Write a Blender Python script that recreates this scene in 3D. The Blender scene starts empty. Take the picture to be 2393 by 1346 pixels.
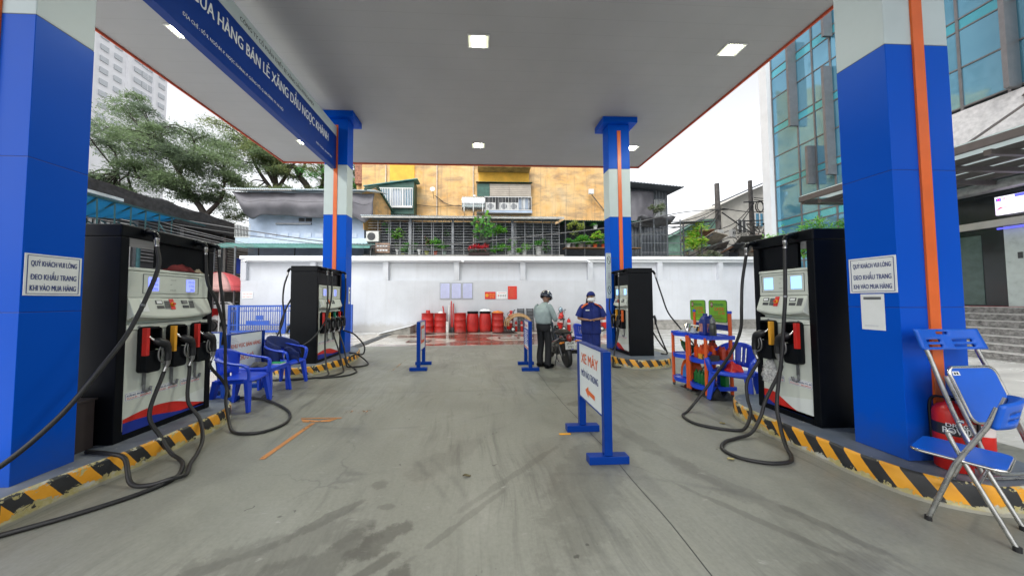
import bpy, bmesh, math, random
from math import sin, cos, pi, radians, sqrt, atan2
from mathutils import Vector, Matrix, noise
random.seed(7)
SC = bpy.context.scene
COL = SC.collection

# ---------------------------------------------------------------- camera
YAW, PIT, ROL, EYE = .0432, .0392, .0042, 1.5
_fw = Vector((sin(YAW) * cos(PIT), cos(YAW) * cos(PIT), sin(PIT)))
_rt = Vector((cos(YAW), -sin(YAW), 0))
_up = _rt.cross(_fw)
_r2 = _rt * cos(ROL) - _up * sin(ROL)
_u2 = _up * cos(ROL) + _rt * sin(ROL)
cam = bpy.data.cameras.new('camera')
camo = bpy.data.objects.new('camera', cam)
COL.objects.link(camo)
cam.sensor_width = 36
cam.lens = 10.476
cam.shift_x = .0206
cam.clip_start = .05
cam.clip_end = 600
_m = Matrix((_r2, _u2, -_fw)).transposed().to_4x4()
_m.translation = (0, 0, EYE)
camo.matrix_world = _m
SC.camera = camo

# ---------------------------------------------------------------- sky and light
SUN_EL, SUN_AZ = radians(52), radians(205)
W = bpy.data.worlds.new('World')
SC.world = W
W.use_nodes = True
nt = W.node_tree
nt.nodes.clear()
sky = nt.nodes.new('ShaderNodeTexSky')
sky.sky_type = 'NISHITA'
sky.sun_disc = False
sky.sun_elevation = SUN_EL
sky.sun_rotation = SUN_AZ
sky.air_density = 1.0
sky.dust_density = 2.0
sky.ozone_density = 1.0
hs = nt.nodes.new('ShaderNodeHueSaturation')
hs.inputs['Saturation'].default_value = .12
bg = nt.nodes.new('ShaderNodeBackground')
bg.inputs['Strength'].default_value = .14
wo = nt.nodes.new('ShaderNodeOutputWorld')
nt.links.new(sky.outputs[0], hs.inputs['Color'])
nt.links.new(hs.outputs[0], bg.inputs[0])
nt.links.new(bg.outputs[0], wo.inputs[0])
sl = bpy.data.lights.new('sun', 'SUN')
sl.energy = .8
sl.angle = radians(30)
sl.color = (1, .98, .94)
so = bpy.data.objects.new('sun', sl)
COL.objects.link(so)
# pointed from the same direction as the sky's sun
_sd = Vector((sin(SUN_AZ) * cos(SUN_EL), cos(SUN_AZ) * cos(SUN_EL), sin(SUN_EL)))
so.rotation_euler = _sd.to_track_quat('Z', 'Y').to_euler()
SC.view_settings.view_transform = 'Standard'
SC.view_settings.look = 'None'
SC.view_settings.exposure = 1.25
SC.view_settings.gamma = 1
SC.view_settings.use_curve_mapping = False
SC.render.engine = 'CYCLES'
SC.cycles.use_denoising = True
SC.cycles.max_bounces = 8
SC.cycles.diffuse_bounces = 5
SC.cycles.glossy_bounces = 4
SC.cycles.transmission_bounces = 6
SC.cycles.transparent_max_bounces = 12
SC.cycles.caustics_reflective = False
SC.cycles.caustics_refractive = False
SC.cycles.sample_clamp_indirect = 6
SC.cycles.blur_glossy = .5

# ---------------------------------------------------------------- helpers
def S(r, g, b):
    f = lambda c: (c / 255 / 12.92) if c / 255 <= .04045 else ((c / 255 + .055) / 1.055) ** 2.4
    return (f(r), f(g), f(b))

MATS = {}
def nodes_of(name):
    m = bpy.data.materials.new(name)
    m.use_nodes = True
    n = m.node_tree
    n.nodes.clear()
    o = n.nodes.new('ShaderNodeOutputMaterial')
    p = n.nodes.new('ShaderNodeBsdfPrincipled')
    n.links.new(p.outputs[0], o.inputs[0])
    MATS[name] = m
    return m, n, p, o

def nd(n, t, ins=None, **kw):
    x = n.nodes.new(t)
    for k, v in kw.items():
        setattr(x, k, v)
    for k, v in (ins or {}).items():
        if isinstance(v, bpy.types.NodeSocket):
            n.links.new(v, x.inputs[k])
        else:
            x.inputs[k].default_value = v
    return x

def c4(c):
    return (c[0], c[1], c[2], 1)

def coord(n, scale=1.0, stretch=(1, 1, 1), kind='Object'):
    t = nd(n, 'ShaderNodeTexCoord')
    mp = nd(n, 'ShaderNodeMapping', {'Vector': t.outputs[kind], 'Scale': tuple(scale * s for s in stretch)})
    return mp.outputs[0]

def ramp(n, fac, stops):
    r = nd(n, 'ShaderNodeValToRGB', {'Fac': fac})
    e = r.color_ramp.elements
    e[0].position, e[0].color = stops[0][0], c4(stops[0][1]) if not isinstance(stops[0][1], float) else (stops[0][1],) * 3 + (1,)
    e[1].position, e[1].color = stops[-1][0], c4(stops[-1][1]) if not isinstance(stops[-1][1], float) else (stops[-1][1],) * 3 + (1,)
    for p, c in stops[1:-1]:
        x = e.new(p)
        x.color = c4(c) if not isinstance(c, float) else (c, c, c, 1)
    return r.outputs[0]

def mix(n, fac, a, b, mode='MIX'):
    x = n.nodes.new('ShaderNodeMix')
    x.data_type = 'RGBA'
    x.blend_type = mode
    for i, v in ((0, fac), (6, a), (7, b)):
        if isinstance(v, bpy.types.NodeSocket):
            n.links.new(v, x.inputs[i])
        elif i == 0:
            x.inputs[0].default_value = v
        else:
            x.inputs[i].default_value = c4(v)
    return x.outputs[2]

def mth(n, op, a, b=None, c=None):
    x = n.nodes.new('ShaderNodeMath')
    x.operation = op
    for i, v in enumerate((a, b, c)):
        if v is None:
            continue
        if isinstance(v, bpy.types.NodeSocket):
            n.links.new(v, x.inputs[i])
        else:
            x.inputs[i].default_value = v
    return x.outputs[0]

def noi(n, vec, scale, detail=4, rough=.55, dist=0):
    return nd(n, 'ShaderNodeTexNoise', {'Vector': vec, 'Scale': scale, 'Detail': detail, 'Roughness': rough, 'Distortion': dist}).outputs[0]

def bump(n, p, h, strength=.2, dist=.01):
    b = nd(n, 'ShaderNodeBump', {'Height': h, 'Strength': strength, 'Distance': dist})
    n.links.new(b.outputs[0], p.inputs['Normal'])

def M(name, col, rough=.5, metal=0.0, var=.12, vs=6.0, bmp=0.0, bs=60.0, spec=.5, coat=0.0, emit=None, es=0.0, stretch=(1, 1, 1)):
    """plain procedural material: colour with uneven tone, uneven gloss and fine relief"""
    if name in MATS:
        return MATS[name]
    m, n, p, o = nodes_of(name)
    v = coord(n, 1, stretch)
    f = noi(n, v, vs, 5, .6)
    if var:
        dk = tuple(c * (1 - var * 1.6) for c in col)
        lt = tuple(min(1, c * (1 + var)) for c in col)
        n.links.new(ramp(n, f, [(.3, dk), (.7, lt)]), p.inputs['Base Color'])
        n.links.new(mth(n, 'MULTIPLY_ADD', f, .25, max(.02, rough - .12)), p.inputs['Roughness'])
    else:
        p.inputs['Base Color'].default_value = c4(col)
        p.inputs['Roughness'].default_value = rough
    p.inputs['Metallic'].default_value = metal
    p.inputs['Specular IOR Level'].default_value = spec
    p.inputs['Coat Weight'].default_value = coat
    p.inputs['Coat Roughness'].default_value = .08
    if bmp:
        bump(n, p, noi(n, v, bs, 4, .6), bmp, .01)
    if emit:
        p.inputs['Emission Color'].default_value = c4(emit)
        p.inputs['Emission Strength'].default_value = es
    return m

def smooth_path(pts, n=6, closed=False):
    """Catmull-Rom through the points"""
    P = [Vector(p) for p in pts]
    if len(P) < 3:
        return P
    out = []
    L = len(P)
    rng = range(L) if closed else range(L - 1)
    for i in rng:
        p1, p2 = P[i], P[(i + 1) % L]
        p0 = P[i - 1] if (i > 0 or closed) else p1 * 2 - p2
        p3 = P[(i + 2) % L] if (i + 2 < L or closed) else p2 * 2 - p1
        for k in range(n):
            t = k / n
            out.append(.5 * ((2 * p1) + (p2 - p0) * t + (2 * p0 - 5 * p1 + 4 * p2 - p3) * t * t + (3 * p1 - p0 - 3 * p2 + p3) * t ** 3))
    if not closed:
        out.append(P[-1])
    return out

class B:
    """collects shapes into ONE mesh"""
    def __init__(s):
        s.v, s.f, s.mi, s.sm = [], [], [], []
        s.cur = 0
        s.T = None
    def add(s, vs, fs, smooth=False):
        o = len(s.v)
        for p in vs:
            p = Vector(p)
            s.v.append(tuple(s.T @ p) if s.T is not None else tuple(p))
        for f in fs:
            s.f.append(tuple(i + o for i in f))
            s.mi.append(s.cur)
            s.sm.append(smooth)
        return s
    def box(s, x0, x1, y0, y1, z0, z1):
        v = [(x, y, z) for z in (z0, z1) for y in (y0, y1) for x in (x0, x1)]
        return s.add(v, [(0, 2, 3, 1), (4, 5, 7, 6), (0, 1, 5, 4), (2, 6, 7, 3), (0, 4, 6, 2), (1, 3, 7, 5)])
    def bar(s, a, b, w, h=None, up=(0, 0, 1), w2=None, h2=None):
        """rectangular bar from a to b"""
        h = h or w
        w2 = w2 or w
        h2 = h2 or h
        a, b = Vector(a), Vector(b)
        d = (b - a).normalized()
        u = Vector(up)
        if abs(d.dot(u)) > .98:
            u = Vector((0, 1, 0))
        x = d.cross(u).normalized()
        y = x.cross(d)
        v = []
        for p, ww, hh in ((a, w, h), (b, w2, h2)):
            for i, j in ((-1, -1), (1, -1), (1, 1), (-1, 1)):
                v.append(p + x * i * ww / 2 + y * j * hh / 2)
        return s.add(v, [(3, 2, 1, 0), (4, 5, 6, 7), (0, 1, 5, 4), (1, 2, 6, 5), (2, 3, 7, 6), (3, 0, 4, 7)])
    def tube(s, pts, r, n=8, caps=True, smooth=True, closed=False, flat=1.0):
        P = [Vector(p) for p in pts]
        R = r if isinstance(r, (list, tuple)) else [r] * len(P)
        rings = []
        prev = None
        L = len(P)
        for i, p in enumerate(P):
            if closed:
                d = P[(i + 1) % L] - P[i - 1]
            else:
                d = P[min(i + 1, L - 1)] - P[max(i - 1, 0)]
            d = d.normalized() if d.length > 1e-9 else Vector((0, 0, 1))
            if prev is None:
                u = Vector((0, 0, 1)) if abs(d.z) < .9 else Vector((1, 0, 0))
                x = d.cross(u).normalized()
            else:
                x = prev - d * prev.dot(d)
                x = x.normalized() if x.length > 1e-6 else d.orthogonal().normalized()
            prev = x
            y = d.cross(x)
            rings.append([p + (x * cos(2 * pi * k / n) + y * sin(2 * pi * k / n) * flat) * R[i] for k in range(n)])
        v = [q for rg in rings for q in rg]
        f = []
        for i in range(L if closed else L - 1):
            j = (i + 1) % L
            for k in range(n):
                f.append((i * n + k, i * n + (k + 1) % n, j * n + (k + 1) % n, j * n + k))
        s.add(v, f, smooth)
        if caps and not closed:
            s.add(rings[0], [tuple(range(n))[::-1]])
            s.add(rings[-1], [tuple(range(n))])
        return s
    def cyl(s, a, b, r, r2=None, n=16, smooth=True):
        return s.tube([a, b], [r, r2 if r2 is not None else r], n, True, smooth)
    def lathe(s, prof, n=20, c=(0, 0, 0), smooth=True, caps=True):
        v, f = [], []
        for r, z in prof:
            for k in range(n):
                a = 2 * pi * k / n
                v.append((c[0] + r * cos(a), c[1] + r * sin(a), c[2] + z))
        for i in range(len(prof) - 1):
            for k in range(n):
                f.append((i * n + k, i * n + (k + 1) % n, (i + 1) * n + (k + 1) % n, (i + 1) * n + k))
        s.add(v, f, smooth)
        if caps:
            s.add(v[:n], [tuple(range(n))[::-1]])
            s.add(v[-n:], [tuple(range(n))])
        return s
    def prism(s, poly, d0, d1, plane='xz'):
        """extrude a 2D outline: plane xz extrudes in y, yz in x, xy in z"""
        n = len(poly)
        def P(a, b, d):
            return {'xz': (a, d, b), 'yz': (d, a, b), 'xy': (a, b, d)}[plane]
        v = [P(a, b, d0) for a, b in poly] + [P(a, b, d1) for a, b in poly]
        f = [tuple(range(n)), tuple(range(2 * n - 1, n - 1, -1))]
        for i in range(n):
            j = (i + 1) % n
            f.append((i, i + n, j + n, j))
        return s.add(v, f)
    def grid(s, fn, nu, nv, smooth=True, thick=0):
        v = [fn(i / nu, j / nv) for j in range(nv + 1) for i in range(nu + 1)]
        f = []
        for j in range(nv):
            for i in range(nu):
                a = j * (nu + 1) + i
                f.append((a, a + 1, a + nu + 2, a + nu + 1))
        return s.add(v, f, smooth)
    def sphere(s, c, r, n=12, m=8, sc=(1, 1, 1)):
        def fn(u, w):
            a, b = 2 * pi * u, pi * (w - .5)
            return (c[0] + r * sc[0] * cos(a) * cos(b), c[1] + r * sc[1] * sin(a) * cos(b), c[2] + r * sc[2] * sin(b))
        return s.grid(fn, n, m)
    def obj(s, name, mats, parent=None, bevel=0, solid=0, recalc=True, sub=0):
        me = bpy.data.meshes.new(name)
        me.from_pydata(s.v, [], s.f)
        if not isinstance(mats, (list, tuple)):
            mats = [mats]
        for m in mats:
            me.materials.append(m)
        me.polygons.foreach_set('material_index', s.mi)
        me.polygons.foreach_set('use_smooth', s.sm)
        if recalc:
            bm = bmesh.new()
            bm.from_mesh(me)
            bmesh.ops.recalc_face_normals(bm, faces=bm.faces)
            bm.to_mesh(me)
            bm.free()
        o = bpy.data.objects.new(name, me)
        COL.objects.link(o)
        if parent is not None:
            put(o, parent)
        if solid:
            md = o.modifiers.new('solid', 'SOLIDIFY')
            md.thickness = solid
            md.offset = 0
        if sub:
            md = o.modifiers.new('sub', 'SUBSURF')
            md.levels = md.render_levels = sub
        if bevel:
            md = o.modifiers.new('bevel', 'BEVEL')
            md.width = bevel
            md.segments = 2
            md.limit_method = 'ANGLE'
            md.angle_limit = radians(40)
        return o

def put(o, parent):
    """make o a part of parent; o's mesh is written in world coordinates unless the parent is local"""
    o.parent = parent
    if parent.get('_w'):
        o.matrix_parent_inverse = wm(parent).inverted()

def wm(o):
    m = Matrix.LocRotScale(o.location, o.rotation_euler, o.scale)
    if o.parent:
        return wm(o.parent) @ o.matrix_parent_inverse @ m
    return m

def thing(name, label, cat, loc=(0, 0, 0), rz=0.0, group=None, world=True, kind=None):
    """an Empty at the thing's base; world=True: its parts' meshes are written in world coordinates"""
    o = bpy.data.objects.new(name, None)
    COL.objects.link(o)
    o.empty_display_size = .1
    o.location = loc
    o.rotation_euler = (0, 0, rz)
    if world:
        o['_w'] = 1
    return tag(o, label, cat, group, kind)

def tag(o, label=None, cat=None, group=None, kind=None):
    if label:
        o['label'] = label
    if cat:
        o['category'] = cat
    if group:
        o['group'] = group
    if kind:
        o['kind'] = kind
    return o

def dup(o, loc=None, rz=None, label=None, parent=None, scale=None):
    """copy a thing with its parts and their sub-parts"""
    c = o.copy()
    COL.objects.link(c)
    if parent is not None:
        c.parent = parent
    for ch in list(o.children):
        dup(ch, parent=c)
    if loc is not None:
        c.location = loc
    if rz is not None:
        c.rotation_euler = (0, 0, rz)
    if label:
        c['label'] = label
    if scale:
        c.scale = scale
    return c

_FC = {}
def _flat(body):
    if body not in _FC:
        cu = bpy.data.curves.new('t', 'FONT')
        cu.body = body
        cu.resolution_u = 3
        cu.size = 1
        to = bpy.data.objects.new('t', cu)
        COL.objects.link(to)
        dg = bpy.context.evaluated_depsgraph_get()
        _FC[body] = bpy.data.meshes.new_from_object(to.evaluated_get(dg))
        bpy.data.objects.remove(to)
    return _FC[body].copy()

def text(s, O, U, V, w, h, mat, parent=None, bold=.0, name='lettering', depth=.0015, align='l'):
    """flat lettering: lower left corner O, reading direction U, up V, fitted into w x h (w or h may be 0: keep proportion)"""
    # letters whose font outlines overlap themselves are set as their base letter plus a drawn bar or horn
    MP = dict(zip('ĐƠỜỚƯỰỬỪỮ', 'DOÒÓUỤỦÙŨ'))
    base = ''.join(MP.get(ch, ch) for ch in s)
    me = _flat(base)
    if not me.vertices:
        return None
    extra = []
    for i, ch in enumerate(s):
        if ch in MP:
            r_ = max(v.co.x for v in _flat(base[:i + 1]).vertices)
            wc = [v.co.x for v in _flat(base[i]).vertices]
            l_ = r_ - (max(wc) - min(wc))
            if ch == 'Đ':
                extra.append([(l_ - .09, .325), (l_ + .22, .325), (l_ + .22, .385), (l_ - .09, .385)])
            else:
                extra.append([(r_ - .09, .60), (r_ - .02, .585), (r_ + .075, .745), (r_ + .0, .76)])
    if extra:
        av = [tuple(v.co) for v in me.vertices]
        af = [tuple(q.vertices) for q in me.polygons]
        for q in extra:
            af.append(tuple(range(len(av), len(av) + 4)))
            av += [(x, y, .0) for x, y in q]
        me = bpy.data.meshes.new(name)
        me.from_pydata(av, [], af)
    xs = [v.co.x for v in me.vertices]
    ys = [v.co.y for v in me.vertices]
    x0, x1, y0, y1 = min(xs), max(xs), min(ys), max(ys)
    sx = w / (x1 - x0) if w else h / (y1 - y0)
    sy = h / (y1 - y0) if h else sx
    U, V, O = Vector(U).normalized(), Vector(V).normalized(), Vector(O)
    N = U.cross(V)
    if align == 'c':
        O = O - U * ((x1 - x0) * sx / 2 if not w else w / 2)
    for v in me.vertices:
        v.co = O + U * (v.co.x - x0) * sx + V * (v.co.y - y0) * sy + N * depth
    if bold > .01:
        # heavier strokes: the same outline laid three times, each a hair prouder and shifted sideways
        vs = [tuple(v.co) for v in me.vertices]
        ps = [tuple(q.vertices) for q in me.polygons]
        av, af = [], []
        for k, sh_ in enumerate((-1, 1, 0)):
            d = U * (bold * .55 * sx * sh_) + N * (.0003 * k)
            o_ = len(av)
            av += [tuple(Vector(q) + d) for q in vs]
            af += [tuple(i + o_ for i in q) for q in ps]
        me = bpy.data.meshes.new(name)
        me.from_pydata(av, [], af)
    me.materials.clear()
    me.materials.append(mat)
    me.name = name
    o = bpy.data.objects.new(name, me)
    COL.objects.link(o)
    if parent is not None:
        put(o, parent)
    return o

class FR:
    """a flat frame in the world: face-on coordinates (a along U, b along V, c out of the face)"""
    def __init__(s, O, U, V=(0, 0, 1)):
        s.O, s.U, s.V = Vector(O), Vector(U).normalized(), Vector(V).normalized()
        s.N = s.U.cross(s.V)
    def p(s, a, b, c=0):
        return s.O + s.U * a + s.V * b + s.N * c
    def m(s):
        m = Matrix((s.U, s.V, s.N)).transposed().to_4x4()
        m.translation = s.O
        return m
    def box(s, bb, a0, a1, b0, b1, c0, c1):
        o, bb.T = bb.T, s.m()
        bb.box(a0, a1, b0, b1, c0, c1)
        bb.T = o
        return bb
# ---------------------------------------------------------------- materials shared by many things
BLUE = M('blue panel', (.001, .08, .54), .38, var=.02, vs=1.2, spec=.2)
def grime():
    # road dust low on the cladding, faint scuffs and run marks
    n = BLUE.node_tree
    p = [x for x in n.nodes if x.type == 'BSDF_PRINCIPLED'][0]
    src = p.inputs['Base Color'].links[0].from_socket
    v = coord(n)
    sp = nd(n, 'ShaderNodeSeparateXYZ', {0: v})
    low = mth(n, 'SUBTRACT', .62, sp.outputs[2])
    f = ramp(n, mth(n, 'ADD', mth(n, 'MULTIPLY', low, .9), mth(n, 'MULTIPLY', noi(n, v, 5, 6, .7), .55)), [(.36, 0.0), (.75, .45)])
    c = mix(n, f, src, (.05, .075, .12))
    sc = noi(n, coord(n, 1, (1, 1, .25)), 9, 6, .72, .5)
    c = mix(n, ramp(n, sc, [(.66, 0.0), (.72, .3)]), c, (.06, .12, .30))
    n.links.new(c, p.inputs['Base Color'])
    bump(n, p, noi(n, v, 1.3, 2), .08, .05)
def tint(m, c=(.3, .5, 1)):
    [x for x in m.node_tree.nodes if x.type == 'BSDF_PRINCIPLED'][0].inputs['Specular Tint'].default_value = c4(c)
    return m
grime(); tint(BLUE)
NAVY = M('navy panel', (.004, .022, .19), .4, var=.05)
SIGNBLUE = M('sign blue', (.003, .035, .24), .35, var=.05, spec=.3)
tint(SIGNBLUE)
WHITEP = M('white panel', (.52, .60, .62), .42, var=.04, vs=2, spec=.35)
ORANGE = M('orange paint', (.75, .13, .015), .4, var=.06)
ORANGER = M('orange red edge', (.62, .09, .03), .4, var=.1)
BLACKP = M('black panel', (.003, .004, .006), .36, var=.1, spec=.14)
RUBBER = M('black rubber', (.012, .012, .013), .5, var=.2, vs=20)
CREAM = M('cream metal', (.62, .66, .60), .35, var=.05, vs=4)
CREAM2 = M('cream metal darker', (.50, .55, .50), .4, var=.05, vs=4)
STEEL = M('steel', (.55, .55, .54), .28, 1.0, var=.15, vs=15)
CHROME = M('chrome', (.7, .68, .66), .18, 1.0, var=.1, vs=20)
GREYM = M('grey metal', (.22, .23, .24), .45, .6, var=.2)
REDP = M('red plastic', (.62, .018, .012), .38, var=.12, vs=8)
def drumred():
    m, n, p, o = nodes_of('red drum paint')
    v = coord(n)
    oi = nd(n, 'ShaderNodeObjectInfo')
    vv = nd(n, 'ShaderNodeVectorMath', {0: v, 1: oi.outputs['Location']})
    f = noi(n, vv.outputs[0], 3.5, 6, .65)
    c = ramp(n, f, [(.3, (.36, .012, .012)), (.6, (.58, .02, .016)), (.8, (.62, .06, .04))])
    c = mix(n, mth(n, 'MULTIPLY', oi.outputs['Random'], .5), c, (.42, .03, .02))
    c = mix(n, ramp(n, noi(n, vv.outputs[0], 11, 6, .7), [(.62, 0.0), (.68, .8)]), c, (.16, .05, .03))
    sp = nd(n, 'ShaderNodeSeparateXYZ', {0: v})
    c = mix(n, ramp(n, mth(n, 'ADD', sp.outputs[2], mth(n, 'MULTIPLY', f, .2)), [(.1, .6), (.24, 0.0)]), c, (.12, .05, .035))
    n.links.new(c, p.inputs['Base Color'])
    n.links.new(mth(n, 'MULTIPLY_ADD', f, .4, .22), p.inputs['Roughness'])
    bump(n, p, noi(n, vv.outputs[0], 4, 2), .3, .03)
    return m
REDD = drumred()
YELLOWP = M('yellow plastic', (.78, .36, .02), .4, var=.05)
BLUEPL = M('blue moulded plastic', (.008, .06, .62), .3, var=.05, vs=5)
BLUECH = M('blue chair panel', (.004, .11, .62), .38, var=.06, vs=5)
SIGNW = M('sign white', (.72, .77, .77), .35, var=.03, vs=2)
PAPER = M('paper', (.78, .8, .8), .5, var=.03)
INKB = M('blue ink', (.008, .03, .2), .5, var=0)
INKR = M('red ink', (.62, .05, .03), .5, var=0)
INKK = M('black ink', (.02, .02, .025), .5, var=0)
INKG = M('grey print', (.42, .44, .52), .5, var=0)
WHITE = M('white print', (.75, .78, .8), .45, var=0)
WALLW = M('white wall paint', (.54, .56, .60), .7, var=.05, vs=1.2, bmp=.1)
def weather():
    n = WALLW.node_tree
    p = [x for x in n.nodes if x.type == 'BSDF_PRINCIPLED'][0]
    src = p.inputs['Base Color'].links[0].from_socket
    v = coord(n)
    st = noi(n, coord(n, 1, (4.5, 1, .22)), 1.6, 6, .68)
    c = mix(n, ramp(n, st, [(.52, 0.0), (.78, .35)]), src, (.40, .40, .40))
    sp = nd(n, 'ShaderNodeSeparateXYZ', {0: v})
    c = mix(n, ramp(n, mth(n, 'SUBTRACT', sp.outputs[2], mth(n, 'MULTIPLY', noi(n, v, 3, 5, .7), .5)), [(-.1, .55), (.22, 0.0)]), c, (.30, .27, .23))
    n.links.new(c, p.inputs['Base Color'])
weather()
WALLT = M('white wall coping', (.74, .76, .78), .65, var=.04, vs=2)
CONC = M('old concrete', (.28, .27, .25), .8, var=.25, vs=4, bmp=.3, bs=30)
DARKM = M('dark metal', (.045, .048, .052), .5, var=.2)
BROWNP = M('brown panel', (.055, .04, .038), .5, var=.15)
LEAF1 = M('leaf dark', (.035, .075, .022), .5, var=.3)
LEAF2 = M('leaf mid', (.06, .13, .03), .5, var=.3)
LEAF3 = M('leaf bright', (.16, .32, .04), .5, var=.25)
BARK = M('bark', (.045, .036, .03), .8, var=.3, vs=8, bmp=.4, bs=20)
GLASSD = M('dark glass', (.015, .02, .022), .08, var=.1, spec=.8)
WOOD = M('old wood', (.2, .12, .06), .7, var=.3)

# ---------------------------------------------------------------- ground
def ell(n, vec, cx, cy, rx, ry, wob, ang=0.0):
    """soft ellipse mask 1 inside; wob = noise added to the distance"""
    mp = nd(n, 'ShaderNodeMapping', {'Vector': vec})
    mp.vector_type = 'TEXTURE'
    mp.inputs['Location'].default_value = (cx, cy, 0)
    mp.inputs['Rotation'].default_value = (0, 0, ang)
    mp.inputs['Scale'].default_value = (rx, ry, 1)
    sp = nd(n, 'ShaderNodeSeparateXYZ', {0: mp.outputs[0]})
    d = mth(n, 'SQRT', mth(n, 'ADD', mth(n, 'MULTIPLY', sp.outputs[0], sp.outputs[0]), mth(n, 'MULTIPLY', sp.outputs[1], sp.outputs[1])))
    return mth(n, 'ADD', d, wob)

def concrete():
    m, n, p, o = nodes_of('forecourt concrete')
    v = coord(n)
    big = noi(n, v, .55, 5, .6, .6)
    mid = noi(n, v, 2.6, 6, .62, .8)
    fine = noi(n, v, 38, 5, .7)
    c = ramp(n, big, [(.3, (.125, .13, .11)), (.5, (.20, .204, .178)), (.7, (.285, .286, .26))])
    c = mix(n, ramp(n, mid, [(.3, 0.0), (.62, .8)]), c, (.225, .228, .195))
    c = mix(n, .22, c, ramp(n, fine, [(.3, (.08, .08, .07)), (.7, (.28, .28, .26))]))
    wn = nd(n, 'ShaderNodeTexNoise', {'Vector': v, 'Scale': .45, 'Detail': 2})
    wv = nd(n, 'ShaderNodeVectorMath', {0: wn.outputs['Color'], 3: 1.0}); wv.operation = 'SCALE'; wv.inputs[3].default_value = .8
    wa = nd(n, 'ShaderNodeVectorMath', {0: v, 1: wv.outputs[0]}); warp = wa.outputs[0]
    # tyre rub: long streaks in three bearings, only in the worn lane
    for ang, st, k in ((-.7, (11, .9, 1), .5), (.45, (12, .8, 1), .25), (-.25, (14, .7, 1), .28), (-1.0, (12, .9, 1), .5)):
        mp = nd(n, 'ShaderNodeMapping', {'Vector': warp, 'Scale': st})
        mp.inputs['Rotation'].default_value = (0, 0, ang)
        s1 = noi(n, mp.outputs[0], .9, 6, .68, .35)
        lane = noi(n, coord(n), .42 + k * .3, 2, .5)
        f = mth(n, 'MULTIPLY', ramp(n, s1, [(.52, 0.0), (.68, 1.0)]), ramp(n, lane, [(.42, 0.0), (.6, 1.0)]))
        c = mix(n, mth(n, 'MULTIPLY', f, k), c, (.07, .07, .064))
    # oil and water marks with a shape of their own
    w = mth(n, 'MULTIPLY', mth(n, 'SUBTRACT', noi(n, v, 4.5, 6, .65), .5), 2.6)
    for cx, cy, rx, ry, a, k in ((-.36, 1.50, .36, .12, .1, .85), (.08, 1.44, .46, .10, 0, .85), (-.42, 1.66, .10, .13, .3, .7), (-.62, 1.95, .24, .09, .7, .62), (-.95, 1.78, .42, .14, .6, .55), (-1.05, 2.15, .3, .05, .75, .5), (-.75, 1.62, .34, .05, .7, .6), (-1.6, 1.75, .4, .05, .5, .4), (-.1, 2.1, .5, .03, .8, .35), (.3, 2.6, .7, .04, .75, .3), (1.9, 2.0, .5, .04, 2.2, .4), (1.6, 1.5, .16, .09, 0, .55), (2.3, 1.9, .3, .05, 2.0, .4),
                                 (-.80, 2.52, .08, .07, 0, .42), (-.66, 2.26, .07, .04, 0, .4), (-1.2, 1.9, .5, .2, .3, .35), (1.55, 4.3, .34, .12, .2, .5), (1.5, 5.6, .5, .2, 0, .35),
                                 (.9, 2.5, .3, .9, -.5, .28), (2.0, 1.6, .35, .12, .3, .3), (1.75, 3.0, .12, .9, .25, .3), (2.0, 2.4, .1, .7, .45, .3), (-.3, 2.9, .5, .18, .9, .22)):
        e = ell(n, v, cx, cy, rx, ry, w, a)
        f = ramp(n, e, [(.7, 1.0), (.8, .75), (1.05, 0.0)])
        c = mix(n, mth(n, 'MULTIPLY', f, k), c, (.065, .062, .055))
    # thin curved tyre marks
    for cx, cy, rr, k in ((-2.6, 1.2, 2.6, .5), (-2.6, 1.2, 2.75, .35), (3.4, 2.2, 2.7, .4), (3.4, 2.2, 2.55, .3), (-1.2, 6.5, 2.9, .35), (.6, -.6, 3.2, .35), (2.2, 7.2, 2.2, .3), (-.2, 4.2, .8, .22)):
        e = ell(n, v, cx, cy, 1, 1, mth(n, 'MULTIPLY', w, .04), 0)
        dd = mth(n, 'ABSOLUTE', mth(n, 'SUBTRACT', e, rr))
        br = ramp(n, noi(n, v, 1.7 + cx * .1, 4, .65), [(.47, 0.0), (.6, 1.0)])
        c = mix(n, mth(n, 'MULTIPLY', mth(n, 'MULTIPLY', ramp(n, dd, [(.008, 1.0), (.04, 0.0)]), br), k), c, (.09, .09, .085))
    # small spots
    vo = nd(n, 'ShaderNodeTexVoronoi', {'Vector': mth_vec(n, v, noi(n, v, 6, 2)), 'Scale': 3.1})
    sz = nd(n, 'ShaderNodeTexVoronoi', {'Vector': v, 'Scale': 3.1})
    c = mix(n, mth(n, 'MULTIPLY', ramp(n, vo.outputs['Distance'], [(.035, 1.0), (.062, 0.0)]), .75), c, (.05, .048, .044))
    vo2 = nd(n, 'ShaderNodeTexVoronoi', {'Vector': v, 'Scale': 9.0})
    c = mix(n, mth(n, 'MULTIPLY', ramp(n, vo2.outputs['Distance'], [(.03, 1.0), (.06, 0.0)]), .45), c, (.09, .088, .08))
    # hairline cracks and dark grit
    vc = nd(n, 'ShaderNodeTexVoronoi', {'Vector': mth_vec(n, v, noi(n, v, 2.2, 4)), 'Scale': .55}); vc.feature = 'DISTANCE_TO_EDGE'
    br2 = ramp(n, noi(n, v, .9, 3), [(.5, 0.0), (.6, 1.0)])
    c = mix(n, mth(n, 'MULTIPLY', mth(n, 'MULTIPLY', ramp(n, vc.outputs['Distance'], [(.0015, 1.0), (.006, 0.0)]), br2), .45), c, (.08, .08, .075))
    gr = noi(n, v, 26, 3, .8)
    c = mix(n, mth(n, 'MULTIPLY', ramp(n, gr, [(.70, 0.0), (.74, 1.0)]), .5), c, (.07, .07, .065))
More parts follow.
